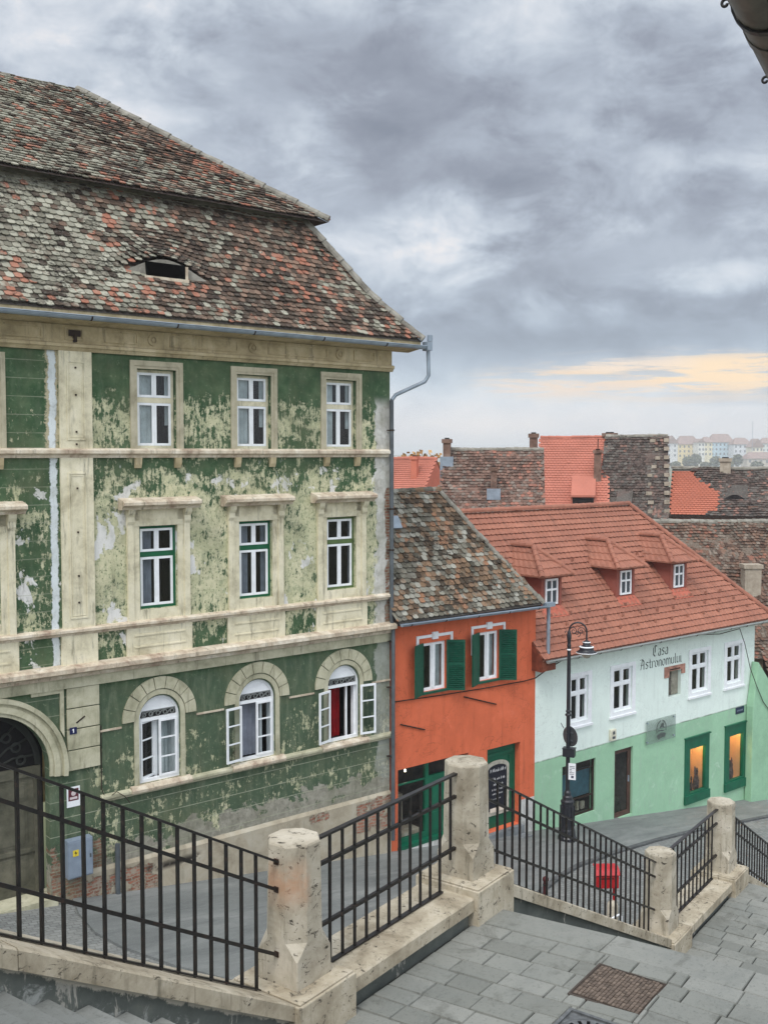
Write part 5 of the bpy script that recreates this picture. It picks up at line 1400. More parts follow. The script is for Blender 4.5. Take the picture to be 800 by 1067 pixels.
struct('landing_bed', mb, JOINT, P10, RS)
def flight(name, u0, z0, n, tread, riser, seed, up=False):
    rg = random.Random(seed); mb = MB()
    for k in range(n):
        if up: ua, ub, z = u0 - (k + 1) * tread, u0 - k * tread, z0 + (k + 1) * riser
        else: ua, ub, z = u0 + k * tread, u0 + (k + 1) * tread, z0 - (k + 1) * riser
        v = -0.28
        while v > VW:
            ln = rg.uniform(0.9, 1.6); va = max(VW, v - ln)
            d = rg.uniform(-0.003, 0.003)
            mb.box(ua - (0.0 if up else 0.0), ub + (0.02 if not up else 0.02), va + 0.003, v - 0.003, z - riser - 0.02, z + d); v -= ln
    o = mb.build(name, STEP, None, P10, (0, 0, RS), bevel=0.006); o['kind'] = 'structure'; return o
flight('stairs', -0.52, LZ, 26, 0.308, 0.179, 21, True)
flight('lower_stairs', 2.90, LZ, 16, 0.3325, 0.16875, 22)
flight('bottom_stairs', 11.65, LZ2, 22, 0.325, 0.176, 23)

# manhole cover filled with setts, and a round drain grate
mh = tag(empty('manhole_cover', P10 + Matrix.Rotation(RS, 4, 'Z') @ Vector((1.94, -2.10, LZ + 0.078)), RS), 'square brown manhole cover filled with small setts in the grey landing', 'manhole cover')
MB().box(-0.315, 0.315, -0.315, 0.315, -0.1, 0.008).build('tray', simple('dark_brown_mortar', lin(66, 58, 52), 0.95, 0.1, 0.2, 20), mh)
mb = MB(); rg = random.Random(4); n = 17
for i in range(n):
    x = -0.30; 
    while x < 0.295:
        ln = rg.uniform(0.035, 0.055); x1 = min(0.30, x + ln)
        ya = -0.30 + 0.6 * i / n; yb = -0.30 + 0.6 * (i + 1) / n
        if x1 - x > 0.015: mb.box(x + 0.003, x1 - 0.003, ya + 0.003, yb - 0.003, 0.0, 0.016 + rg.uniform(-0.003, 0.003))
        x = x1
def sett_mat():
    k = Mat('brown_sett', 0.8, 0.3)
    c = k.ramp(k.island(), [(0, lin(88, 77, 68)), (0.5, lin(102, 89, 79)), (1, lin(116, 102, 90))]); k.col(k.mix(k.mr(k.noise(30, 6), 0.5, 0.7, 0, 0.4), c, lin(70, 60, 52))); return k.mat
mb.build('setts', sett_mat(), mh, bevel=0.003)
mb = frame_box(-0.335, 0.335, -0.335, 0.335, 0, 0.02, 0.018); mb.v = [(x, z, y - 0.010) for x, y, z in mb.v]; mb.build('rim', simple('rusty_rim', lin(78, 70, 64), 0.8, 0.2), mh)
dg = tag(empty('drain_grate', P10 + Matrix.Rotation(RS, 4, 'Z') @ Vector((1.08, -2.20, LZ + 0.080)), RS), 'round cast iron drain grate with slots in a square grey frame', 'drain grate')
CAST = simple('worn_cast_iron', lin(104, 106, 106), 0.5, 0.4, 0.2, 14, 0.2)
mb = frame_box(-0.30, 0.30, -0.30, 0.30, 0.0, 0.022, 0.03); mb.v = [(x, z, y) for x, y, z in mb.v]
mb.box(-0.27, 0.27, -0.27, 0.27, -0.05, 0.004); mb.build('frame', CAST, dg)
mb = MB(); mb.lathe([(0.245, 0.004), (0.245, 0.018), (0.225, 0.022)], 0, 0, 40); mb.build('lid', CAST, dg)
mb = MB()
for k in range(16):
    a = 2 * math.pi * k / 16; M_ = Matrix.Rotation(a, 4, 'Z')
    mb.box(0.13, 0.205, -0.014, 0.014, 0.0215, 0.0235, M_)
for k in range(-2, 3): mb.box(-0.09 + abs(k) * 0.02, 0.09 - abs(k) * 0.02, k * 0.04 - 0.011, k * 0.04 + 0.011, 0.0215, 0.0235)
mb.build('slot', simple('slot_black', lin(16, 16, 16), 0.9, 0.1), dg)

# ================================================================== RETAINING WALL WITH COPING
def copeA(u): return 5.355 - 0.582 * u
def copeB(u): return 5.475
def copeC(u): return 7.005 - 0.516 * u
def copeD(u): return 2.735
def copeE(u): return 8.68 - 0.517 * u
SEG = [(-8.2, -0.36, copeA), (0.40, 2.44, copeB), (3.10, 8.05, copeC), (8.78, 10.88, copeD), (11.6, 19.0, copeE)]
rw = MB()
for (a, b, f) in ((-8.2, 0.05, copeA), (0.05, 2.78, copeB), (2.78, 8.42, copeC), (8.42, 11.25, copeD), (11.25, 19.0, copeE)):
    for x0, x1 in ((a, b),):
        vs = []
        for x in (x0, x1):
            for y in (-0.27, 0.27):
                vs += [(x, y, -3.0), (x, y, f(x) - 0.13)]
        rw.add(vs, [(0, 1, 5, 4), (2, 6, 7, 3), (1, 3, 7, 5), (0, 2, 3, 1), (4, 5, 7, 6)])
RW = tag(rw.build('retaining_wall', DAMP, None, P10, (0, 0, RS)), 'stepped retaining wall of dark damp plaster with a pale stone coping beside the stairs', 'wall')
rg = random.Random(9)
for (a, b, f) in SEG:
    mb = MB(); u = a
    while u < b - 0.01:
        u1 = min(b, u + rg.uniform(1.1, 1.7))
        if b - u1 < 0.4: u1 = b
        dz = rg.uniform(-0.004, 0.004); g = 0.003
        vs = []
        for x in (u + g, u1 - g):
            z = f(x) + dz
            vs += [(x, -0.335, z - 0.14), (x, -0.335, z - 0.015), (x, -0.32, z), (x, 0.32, z), (x, 0.335, z - 0.015), (x, 0.335, z - 0.14)]
        mb.add(vs, [(0, 1, 2, 3, 4, 5), (11, 10, 9, 8, 7, 6)] + [(i, 6 + i, 6 + (i + 1) % 6, (i + 1) % 6) for i in range(6)])
        u = u1
    mb.build('coping', COPE, RW)

# stone pillars
def pillar_mesh():
    mb = MB(); n = 8
    def ring(h, cut, z):
        pts = []
        for sx, sy in ((1, 1), (-1, 1), (-1, -1), (1, -1)):
            p = [(sx * (h - cut), sy * h), (sx * h, sy * (h - cut))]
            if sx * sy > 0: p = p[::-1]
            pts += [(x, y, z) for x, y in p]
        return pts
    lv = [(0.224, 0.010, 0.0), (0.221, 0.010, 0.24), (0.225, 0.128, 0.37), (0.220, 0.128, 0.8), (0.214, 0.125, 1.17), (0.206, 0.122, 1.185)]
    vs = []
    for h, c, z in lv: vs += ring(h, c, z)
    fs = []
    for i in range(len(lv) - 1):
        for k in range(8): fs.append((i * 8 + k, i * 8 + (k + 1) % 8, i * 8 + 8 + (k + 1) % 8, i * 8 + 8 + k))
    fs.append(tuple(range((len(lv) - 1) * 8, len(lv) * 8)))
    vs.append((0, 0, 1.19))
    mb.add(vs[:-1], fs)
    return mb.mesh('shaft', PALE)
PMESH = pillar_mesh()
PIL = [(0.0, 5.58, 'octagonal stone pillar nearest the camera, with rust stains where the left railing joins'),
       (2.78, 5.56, 'octagonal stone pillar at the lower end of the upper landing, in front of the orange house'),
       (8.42, 2.80, 'octagonal stone pillar at the top of the lower landing, right of the red post box'),
       (11.25, 2.80, 'octagonal stone pillar farthest down the stairs, with dark holes in its face')]
for i, (u, z, lab) in enumerate(PIL):
    p = tag(empty('stone_pillar', P10 + Matrix.Rotation(RS, 4, 'Z') @ Vector((u, 0, z)), RS), lab, 'pillar', 'stone pillars between the railings')
    sh_ = link('shaft', PMESH, p)
    if i == 0: sh_.data = PMESH.copy(); sh_.data.materials[0] = PALE_R
    b = MB(); b.box(-0.38, 0.36, -0.39, 0.39, -0.52, -0.02); b.box(-0.36, 0.34, -0.37, 0.37, -0.02, 0.0)
    b.build('plinth', COPE, p, bevel=0.014)
    if i == 0:
        mb = MB()
        k = Mat('rust_stain', 0.9, 0.2); x, y, zz = k.xyz()
        for zr in (1.045, 0.81, 0.26): mb.box(-0.232, -0.21, -0.022, 0.022, zr - 0.025, zr + 0.022)
        k.col(lin(60, 44, 36)); mb.build('rail_socket', k.mat, p)
# stain on shaft is in the stone itself
# railings
def bar_mesh(h):
    return MB().box(-0.011, 0.011, -0.011, 0.011, 0, h).mesh('baluster', IRON)
def rail_strip(f, u0, u1, w, t, dz=0.0):
    mb = MB(); z0, z1 = f(u0) + dz, f(u1) + dz
    mb.add([(x, y, z) for x, zc in ((u0, z0), (u1, z1)) for y in (-w / 2, w / 2) for z in (zc - t / 2, zc + t / 2)],
           [(0, 1, 3, 2), (4, 6, 7, 5), (0, 4, 5, 1), (2, 3, 7, 6), (0, 2, 6, 4), (1, 5, 7, 3)])
    return mb
def railing(label, u0, u1, top, mid, low, base, b0, b1, nb, short0=None, short1=None, end0=0.2, end1=0.2):
    o = tag(empty('iron_railing', P10 + Matrix.Rotation(RS, 4, 'Z') @ Vector((u0, 0, base(u0))), RS), label, 'railing', 'iron railings along the stairs')
    ox, oz = u0, base(u0)
    def fix(mb): mb.v = [(x - ox, y, z - oz) for x, y, z in mb.v]; return mb
    fix(rail_strip(top, u0 - 0.02, u1 + 0.02, 0.05, 0.022)).build('handrail', RAILTOP, o)
    fix(rail_strip(mid, u0 - 0.04, u1 + 0.04, 0.034, 0.032)).build('rail', IRON, o)
    fix(rail_strip(low, u0 - 0.04, u1 + 0.04, 0.034, 0.032)).build('rail', IRON, o)
    fix(rail_strip(base, b0 - 0.03, b1 + 0.03, 0.05, 0.014, 0.016)).build('base_rail', IRON, o)
    M0 = {}
    n = nb
    for k in range(n):
        u = b0 + (b1 - b0) * k / (n - 1)
        z0, z1 = base(u) + 0.008, top(u) - 0.005
        h = round(z1 - z0, 3)
        if h not in M0: M0[h] = bar_mesh(h)
        link('baluster', M0[h], o, (u - ox, 0, z0 - oz))
    for u, zb_ in ((short0, 'a'), (short1, 'b')):
        if u is not None:
            z0, z1 = low(u) - 0.10, top(u)
            link('baluster', bar_mesh(z1 - z0), o, (u - ox, 0, z0 - oz))
    return o
tA = lambda u: 6.50 - 0.567 * u; mA = lambda u: 6.26 - 0.571 * u; lA = lambda u: 5.705 - 0.576 * u
railing('black iron railing descending on the left in front of the green house door', -7.9, -0.22, tA, mA, lA, lambda u: copeA(u), -7.87, -0.47, 45)
railing('short level black iron railing between the two nearest pillars', 0.22, 2.57, lambda u: 6.66, lambda u: 6.42, lambda u: 5.87, copeB, 0.48, 2.27, 11, 0.29, 2.47)
tC = lambda u: 8.11 - 0.515 * u; mC = lambda u: 7.86 - 0.512 * u; lC = lambda u: 7.29 - 0.504 * u
railing('long black iron railing sloping down in front of the lamp post and red post box', 3.0, 8.2, tC, mC, lC, copeC, 3.45, 7.98, 27, 3.2)
railing('short level black iron railing on the lower landing between two pillars', 8.64, 11.04, lambda u: 3.89, lambda u: 3.65, lambda u: 3.09, copeD, 8.97, 10.80, 11, 8.80)
tE = lambda u: 9.96 - 0.54 * u; mE = lambda u: 9.71 - 0.541 * u; lE = lambda u: 9.36 - 0.553 * u
railing('black iron railing sloping down at the right edge beyond the last pillar', 11.47, 18.8, tE, mE, lE, copeE, 11.95, 18.7, 41, 11.75)

# ================================================================== STREET LAMP
LB = fpt(5.82, 1.10, street_z(5.82)); LR = R(-13.6)
la = tag(empty('street_lamp', LB, LR), 'tall black ornamental street lamp with a curled arm in front of the pale house', 'street lamp')
cx = -0.07
mb = MB(); mb.lathe([(0.27, 0.0), (0.27, 0.10), (0.24, 0.14), (0.22, 0.32), (0.20, 0.36), (0.185, 0.5), (0.19, 0.95), (0.18, 1.08), (0.195, 1.10), (0.195, 1.16), (0.15, 1.20), (0.14, 1.28), (0.10, 1.32), (0.10, 1.40), (0.065, 1.46)], cx, 0, 10, False)
lb_ = mb.build('base', LAMPB, la)
mb = MB()
for k in range(8):
    a = 2 * math.pi * k / 8; mb.tube([(cx + 0.195 * math.cos(a), 0.195 * math.sin(a), 0.42), (cx + 0.195 * math.cos(a), 0.195 * math.sin(a), 1.02)], 0.018, 6)
mb.build('fluting', LAMPB, lb_)
mb = MB(); mb.lathe([(0.062, 1.44), (0.058, 3.6), (0.052, 5.2), (0.048, 5.95)], cx, 0, 14)
po = mb.build('post', LAMPB, la)
for z, r_ in ((1.9, 0.072), (3.66, 0.095), (3.76, 0.075), (5.66, 0.06)): MB().lathe([(0.05, z - 0.05), (r_, z - 0.02), (r_, z + 0.02), (0.05, z + 0.05)], cx, 0, 14).build('collar', LAMPB, po)
MB().lathe([(0.05, 5.75), (0.07, 5.95), (0.045, 6.05), (0.02, 6.12)], cx, 0, 12).build('finial', LAMPB, po)
mb = MB(); mb.lathe([(0.05, 5.52), (0.062, 5.53), (0.062, 5.56), (0.05, 5.57)], cx, 0, 14); mb.build('white_ring', WHITE, po)
acx, acz, ar = 0.175, 6.09, 0.245
path = [(cx, 0, 5.85)] + [(acx + ar * math.cos(math.pi - math.pi * k / 14), 0, acz + ar * math.sin(math.pi * k / 14)) for k in range(15)] + [(acx + ar, 0, 5.82)]
mb = MB().tube(path, 0.024, 8); arm = mb.build('arm', LAMPB, la)
mb = MB()
def spiral(x, z, r0, a0, turns, sgn=1, n=22):
    return [(x + r0 * (1 - k / n * 0.85) * math.cos(a0 + sgn * turns * 2 * math.pi * k / n), 0, z + r0 * (1 - k / n * 0.85) * math.sin(a0 + sgn * turns * 2 * math.pi * k / n)) for k in range(n + 1)]
mb.tube(spiral(0.05, 6.09, 0.11, math.pi, 1.5, -1), 0.011, 5); mb.tube(spiral(0.26, 6.09, 0.12, 0, 1.5, 1), 0.011, 5); mb.tube(spiral(0.16, 6.02, 0.10, -1.5, 1.2, 1), 0.010, 5)
mb.tube([(cx - 0.01, 0, 6.0), (cx - 0.08, 0, 6.08), (cx - 0.12, 0, 6.06), (cx - 0.10, 0, 6.02)], 0.012, 5)
mb.build('scroll', LAMPB, arm)
sx = acx + ar
mb = MB(); mb.lathe([(0.03, 5.84), (0.10, 5.80), (0.11, 5.76), (0.10, 5.70), (0.13, 5.68), (0.19, 5.66), (0.20, 5.60), (0.20, 5.56), (0.24, 5.53), (0.29, 5.50), (0.29, 5.475), (0.27, 5.475), (0.18, 5.54), (0.04, 5.56)], sx, 0, 24)
sh = mb.build('shade', LAMPB, la)
mb = MB()
for r_, z in ((0.113, 5.79), (0.203, 5.655), (0.294, 5.495)): mb.lathe([(r_ - 0.03, z + 0.012), (r_ + 0.003, z), (r_ + 0.003, z - 0.018), (r_ - 0.01, z - 0.02)], sx, 0, 24)
mb.build('white_band', WHITE, sh)
mb = MB(); mb.lathe([(0.02, 5.32), (0.09, 5.34), (0.14, 5.42), (0.15, 5.50)], sx, 0, 16); mb.build('glass_bowl', simple('dim_glass_bowl', lin(170, 165, 150), 0.2, 0.5), sh)
# things strapped to the lamp post
def on_lamp(name, label, cat, z, rz=0.0):
    return tag(empty(name, LB + Matrix.Rotation(LR, 4, 'Z') @ Vector((cx, 0, z)), LR + rz), label, cat)
rs = on_lamp('round_road_sign', 'round road sign seen from its dark grey back, strapped to the lamp post', 'road sign', 3.02, R(-42))
mb = MB(); mb.lathe([(0.29, -0.008), (0.29, 0.008)], 0, 0, 32); mb.v = [(x, z + 0.085, y) for x, y, z in mb.v]; mb.build('disc', simple('sign_back_grey', lin(70, 74, 76), 0.5, 0.4, 0.1), rs)
mb = MB(); mb.box(-0.12, 0.12, 0.05, 0.077, 0.10, 0.13); mb.box(-0.12, 0.12, 0.05, 0.077, -0.13, -0.10); mb.box(-0.02, 0.02, -0.08, 0.05, 0.105, 0.125); mb.tube([(-0.2, 0.02, 0.2), (-0.3, 0.0, 0.34)], 0.012, 6); mb.build('bracket', PIPE, rs)
bx = on_lamp('junction_box', 'black box sign seen edge on below the round road sign on the lamp post', 'box', 2.45, R(-10))
MB().box(-0.14, 0.20, -0.10, 0.12, 0, 0.24).build('case', LAMPB, bx, bevel=0.012); mb = MB(); mb.box(-0.15, 0.21, -0.11, 0.13, 0.225, 0.25); mb.build('lid', LAMPB, bx)
nt_ = on_lamp('paper_notice', 'white paper notice with small dark print taped to the lamp post', 'notice', 1.80, R(-6))
MB().box(0.03, 0.24, -0.075, -0.07, 0, 0.48).build('sheet', WHITE, nt_)
mb = MB(); rg = random.Random(2)
for k in range(6): mb.box(0.06, 0.06 + rg.uniform(0.06, 0.15), -0.0785, -0.0755, 0.38 - 0.045 * k, 0.395 - 0.045 * k)
mb.box(0.11, 0.18, -0.0785, -0.0755, 0.05, 0.12); mb.build('print', simple('notice_ink', lin(70, 74, 90), 0.7), nt_)

# red post box and small posts
pbp = fpt(1.62, 5.93, street_z(1.62)); pr = R(2)
pb = tag(empty('post_box', pbp, pr), 'bright red box on a thin red pole standing on the street behind the railing', 'post box')
MB().tube([(0.04, 0, 0), (0.04, 0, 0.9)], 0.028, 10).build('pole', RED, pb)
mb = MB(); mb.prismx([(-0.16, 0.82), (0.12, 0.82), (0.12, 1.24), (0.08, 1.27), (-0.10, 1.22), (-0.16, 1.14)], -0.40, 0.11); bxo = mb.build('box', RED, pb, bevel=0.015)
mb = MB(); mb.prismx([(-0.19, 1.135), (-0.10, 1.235), (0.13, 1.285), (0.13, 1.27), (-0.10, 1.222), (-0.185, 1.125)], -0.42, 0.13); mb.build('hood', RED, bxo)
mb = MB(); mb.box(-0.3, 0.0, -0.168, -0.161, 1.04, 1.06); mb.build('slot', DARKIN, bxo)
bo = tag(empty('stone_bollard', fpt(1.45, 6.1, street_z(1.45)), 0.2), 'low pale stone bollard close behind the red pole', 'bollard')
mb = MB(); mb.lathe([(0.13, 0), (0.12, 0.45), (0.10, 0.52), (0.04, 0.56)], -0.02, 0, 14); mb.build('shaft', PALE, bo); mb = MB(); mb.lathe([(0.16, 0), (0.16, 0.06), (0.13, 0.08)], -0.02, 0, 14); mb.build('foot', PALE, bo)
hp = tag(empty('hoop_barrier', fpt(1.15, 6.35, street_z(1.15)), 0.5), 'low bent white tube barrier left of the red pole', 'barrier')
MB().tube([(-0.30, 0, 0.0), (-0.28, 0, 0.14), (-0.05, 0, 0.30), (0.15, 0, 0.34), (0.22, 0, 0.28), (0.22, 0, 0)], 0.022, 8).build('hoop', WHITE, hp)
mb = MB()
for x in (-0.30, 0.22): mb.lathe([(0.05, 0), (0.05, 0.012), (0.025, 0.015)], x, 0, 10)
mb.build('foot', ZINC, hp)
db = tag(empty('iron_bollard', fpt(1.19, 4.32, street_z(1.19)), 0), 'short dark red iron bollard by the kerb, below the chalk menu board', 'bollard')
mb = MB(); mb.lathe([(0.09, 0), (0.09, 0.05), (0.06, 0.08), (0.055, 0.46), (0.075, 0.48), (0.07, 0.54), (0.02, 0.58)], 0, 0, 14); mb.build('shaft', simple('dark_red_iron', lin(74, 30, 32), 0.6, 0.3), db); mb = MB(); mb.lathe([(0.064, 0.36), (0.064, 0.40)], 0, 0, 14); mb.build('band', IRON, db)

# eave gutter overhead, close to the camera
ga = R(29.0); gp = Vector((0.912, 2.85, 11.25)); grz = math.pi / 2 - ga
eg = tag(empty('eaves_gutter', gp, grz), 'dark zinc eaves gutter with curled brackets overhead at the top right corner', 'gutter')
GUT = simple('weathered_gutter', lin(104, 98, 90), 0.5, 0.4, 0.25, 6, 0.3)
mb = MB(); n = 12; vs = []
for x in (-1.4, 7.0):
    for rr in (0.095, 0.088):
        for k in range(n): 
            a = math.pi + math.pi * k / (n - 1); vs.append((x, rr * math.cos(a) - 0.095, rr * math.sin(a)))
fs = []
for k in range(n - 1): fs += [(k, k + 1, 2 * n + k + 1, 2 * n + k), (n + k, 3 * n + k, 3 * n + k + 1, n + k + 1)]
fs += [(0, 2 * n, 3 * n, n), (n - 1, 2 * n - 1, 4 * n - 1, 3 * n - 1)]
mb.add(vs, fs, True); mb.tube([(-1.4, 0.0, 0), (7.0, 0.0, 0)], 0.011, 8)
mb.build('trough', GUT, eg)
mb = MB(); mb.prismx([(-0.14, 0.06), (-0.14, 0.09), (-0.50, 0.24), (-0.50, 0.20)], -1.4, 7.0); mb.build('eave_board', DARKWOOD, eg)
for x in (-0.55, 0.12, 0.80, 1.4, 2.0, 2.7, 3.4, 4.1):
    mb = MB()
    for k in range(12):
        a0, a1 = math.pi + math.pi * k / 12, math.pi + math.pi * (k + 1) / 12
        mb.add([(x + dx, (0.096 + dr) * math.cos(a) - 0.095, (0.096 + dr) * math.sin(a)) for dx in (-0.014, 0.014) for a in (a0, a1) for dr in (0.0005, 0.006)], [(0, 1, 3, 2), (4, 6, 7, 5), (0, 4, 5, 1), (2, 3, 7, 6), (0, 2, 6, 4), (1, 5, 7, 3)])
    mb.tube([(x, 0.002, -0.010)] + [(x, 0.022 + 0.014 * (1 - q / 22) * math.cos(2.9 - q * 0.42), 0.004 + 0.014 * (1 - q / 22) * math.sin(2.9 - q * 0.42)) for q in range(15)], 0.0045, 6)
    mb.build('gutter_bracket', IRON, eg)
mb = MB()
for k in range(12):
    a0, a1 = math.pi + math.pi * k / 12, math.pi + math.pi * (k + 1) / 12
    mb.add([(0.30 + dx, (0.096 + dr) * math.cos(a) - 0.095, (0.096 + dr) * math.sin(a)) for dx in (-0.03, 0.03) for a in (a0, a1) for dr in (0.0003, 0.003)], [(0, 1, 3, 2), (4, 6, 7, 5), (0, 4, 5, 1), (2, 3, 7, 6), (0, 2, 6, 4), (1, 5, 7, 3)])
mb.build('gutter_joint', GUT, eg)

# ================================================================== ROOFS BEYOND
PT = math.atan((533.5 - 473.0) / 1080.0)
def at(px, py, Y):
    """bearing measured on the photograph + a distance -> a point in the town"""
    x = px - 400.0; up = 533.5 - py
    d = Vector((x, 1080 * math.cos(PT) + up * math.sin(PT), up * math.cos(PT) - 1080 * math.sin(PT)))
    k = Y / d.y
    return Vector((d.x * k, Y, 10 + d.z * k))
def town_house(label, A_, B_, run, rise, mat, wall, name='old_house', w=0.19, ex=0.17, back=None, patch=None, ridge_r=0.12, verge=None, ground=-5.2, sag=0.10, jit=1.2, flat=False, lsk=(0, 0), tile_skip=None):
    d = B_ - A_; L = math.hypot(d.x, d.y); rz = math.atan2(d.y, d.x)
    o = tag(empty(name, (A_.x, A_.y, ground), rz), label, 'house')
    zr = A_.z - ground
    prof = [(-run, zr - rise), (0.0, zr)]
    f0 = (lambda y: lsk[0] * (-y) / run); f1 = (lambda y: L + lsk[1] * (-y) / run)
    if flat:
        tiles('roof', mat, o, prof, f0, f1, w=0.19, ex=0.17, ln=0.3, sag=0.01, jit=0.25, skip=tile_skip)
    else:
        tiles('roof', mat, o, prof, f0, f1, w=w, ex=ex, ln=ex * 2, sag=sag, jit=jit, skip=tile_skip)
    mb = MB(); rb = back or run
    mb.add([(lsk[0], -run, zr - rise - 0.04), (L + lsk[1], -run, zr - rise - 0.04), (L, 0, zr - 0.04), (0, 0, zr - 0.04), (0, rb, zr - rise * rb / run), (L, rb, zr - rise * rb / run)], [(0, 1, 2, 3), (3, 2, 5, 4)])
    mb.build('roof_deck', mat, o)
    mb = MB(); e = 0.25; zw = zr - rise + 0.1
    def wz_(y): return zr - rise * (abs(y) / run) - 0.08
    xs0, xs1 = max(0.05, lsk[0] + 0.05) if lsk[0] > 0 else 0.05, L - 0.05
    mb.add([(xs0, -run + e, 0), (xs1, -run + e, 0), (xs1, -run + e, wz_(run - e)), (xs0, -run + e, wz_(run - e)), (xs0, rb - e, 0), (xs1, rb - e, 0), (xs1, rb - e, wz_(rb - e)), (xs0, rb - e, wz_(rb - e)), (xs0, 0, wz_(0)), (xs1, 0, wz_(0))],
           [(0, 1, 2, 3), (5, 4, 7, 6), (0, 3, 8, 7, 4), (1, 5, 6, 9, 2)])
    mb.build('wall', wall, o)
    if ridge_r: caps([(0, 0, zr + 0.03), (L * 0.35, 0, zr + 0.0), (L * 0.7, 0, zr + 0.04), (L, 0, zr + 0.02)], mat if flat else MORTAR, 'ridge_tiles', o, ridge_r, 0.36)
    return o, L, rz, zr
def local(o, p):
    q = Matrix.Rotation(-o.rotation_euler[2], 4, 'Z') @ (p - Vector(o.location)); return q
def chimney(o, x, y, z0, z1, w=0.5, d=0.5, mat=None, cap=True):
    mb = MB(); mb.box(x - w / 2, x + w / 2, y - d / 2, y + d / 2, z0, z1 - 0.18); mb.box(x - w / 2 - 0.06, x + w / 2 + 0.06, y - d / 2 - 0.06, y + d / 2 + 0.06, z1 - 0.18, z1)
    c = mb.build('chimney', mat or CHIM, o)
    if cap:
        mb = MB(); mb.box(x - w * 0.3, x + w * 0.3, y - d * 0.3, y + d * 0.3, z1, z1 + 0.06); mb.build('flue', DARKIN, c)
    return c
CHIM = stone('sooty_chimney_brick', lin(84, 66, 58), lin(120, 94, 82), lin(146, 124, 110), 0.5, 3)
CHIMP = stone('pale_chimney_render', lin(134, 122, 108), lin(166, 154, 138), lin(186, 176, 160), 0.5, 2)
OLDWALL = stone('old_brown_render', lin(120, 98, 84), lin(150, 128, 110), lin(170, 150, 132), 0.5, 1.2)

# 1 pale pink roof at the far left
h1, L, rz, zr = town_house('distant pink roofed house just right of the green house corner', at(372, 478, 62), at(455, 478, 60), 6.5, 5.6, TILE_SAL, SALWALL, flat=True)
chimney(h1, L - 0.9, -1.2, zr - 2.6, zr + 0.15, 0.34, 0.34, SALWALL)
# 2 brown roof with a chimney at either end
h2, L, rz, zr = town_house('wide house with patchy brown tile roof and two end chimneys, behind the dark orange-house roof', at(466, 469, 48), at(566, 469, 47.5), 5.5, 6.2, TILE_BR, OLDWALL, lsk=(-1.0, 0), w=0.18, ex=0.16)
chimney(h2, 0.0, -0.35, zr - 1.4, zr + 0.50, 0.34, 0.5)
mb = MB(); mb.box(-0.30, 0.30, -0.72, 0.05, zr - 1.45, zr - 0.3); mb.build('chimney_base', ZINC, h2)
chimney(h2, L - 0.45, 0.15, zr - 0.5, zr + 0.75, 0.36, 0.4)
c_ = chimney(h2, L * 0.49, -1.6, zr - 1.9, zr - 0.75, 0.26, 0.3)
mb = MB(); mb.box(L * 0.49 - 0.3, L * 0.49 + 0.3, -2.05, -1.55, zr - 2.2, zr - 1.72); mb.build('flashing', ZINC, c_)
# 3 salmon roof
h3, L, rz, zr = town_house('house with a plain salmon pink roof and a small roof hatch, between two brown roofs', at(563, 456, 58), at(634, 456, 57.2), 6.0, 7.0, TILE_SAL, SALWALL, flat=True, ridge_r=0.10)
def hatch(o, x, y, zr, run, rise, w=0.9, h=0.5, dpt=1.3, mat=None):
    z = zr - rise * (-y) / run
    mb = MB(); mb.prismx([(y, z + 0.02), (y, z + h + 0.12), (y - 0.12, z + h + 0.02), (y - 0.12, z + h + 0.12), (y + dpt * 0.35, z + h + 0.62), (y + dpt, z + dpt * rise / run)], x - w / 2, x + w / 2)
    ht = mb.build('roof_hatch', mat or TILE_SAL, o)
    mb = MB(); mb.box(x - w / 2 + 0.08, x + w / 2 - 0.08, y - 0.03, y + 0.02, z + 0.06, z + h - 0.03); mb.build('opening', DARKIN, ht)
q = local(h3, at(607, 520, 54)); hatch(h3, q.x, -3.2, zr, 6.0, 7.0, 1.25, 0.55, 1.5)
q = local(h3, at(622, 505, 55)); c_ = chimney(h3, q.x, -1.9, zr - 2.5, zr - 0.7, 0.38, 0.4); mb = MB().tube([(q.x, -1.9, zr - 0.7), (q.x, -1.9, zr - 0.1)], 0.03, 6); mb.build('flue_pipe', DARKWOOD, c_)
# 4 charcoal roof
h4, L, rz, zr = town_house('house with a steep charcoal tile roof streaked with pale mortar, right of the salmon roof', at(631.5, 455, 57), at(695, 455, 56), 6.2, 8.4, TILE_DK, OLDWALL, lsk=(0, 0.5), sag=0.16)
q = local(h4, at(648, 516, 53)); hatch(h4, q.x, -3.3, zr, 6.2, 8.4, 0.8, 0.45, 1.2, TILE_DK)
chimney(h4, 0.15, 0.3, zr - 0.6, zr + 0.2, 0.7, 0.4)
rg = random.Random(8)
for k in range(18):
    y = -0.15 - 0.34 * k; xx = L * 0.80 + 0.10 * math.sin(k * 0.9) + rg.uniform(-0.08, 0.08); z = zr + 8.4 * y / 6.2
    MB().box(xx - rg.uniform(0.06, 0.2), xx + rg.uniform(0.06, 0.2), y - 0.18, y + 0.16, z - 0.12, z + 0.06).build('mortar_patch', CHIMP, h4)
    x2 = L + 0.5 * (-y) / 6.2 - 0.06
    MB().box(x2 - 0.12, x2 + 0.14, y - 0.2, y + 0.2, z - 0.1, z + 0.10).build('verge_mortar', CHIMP, h4)
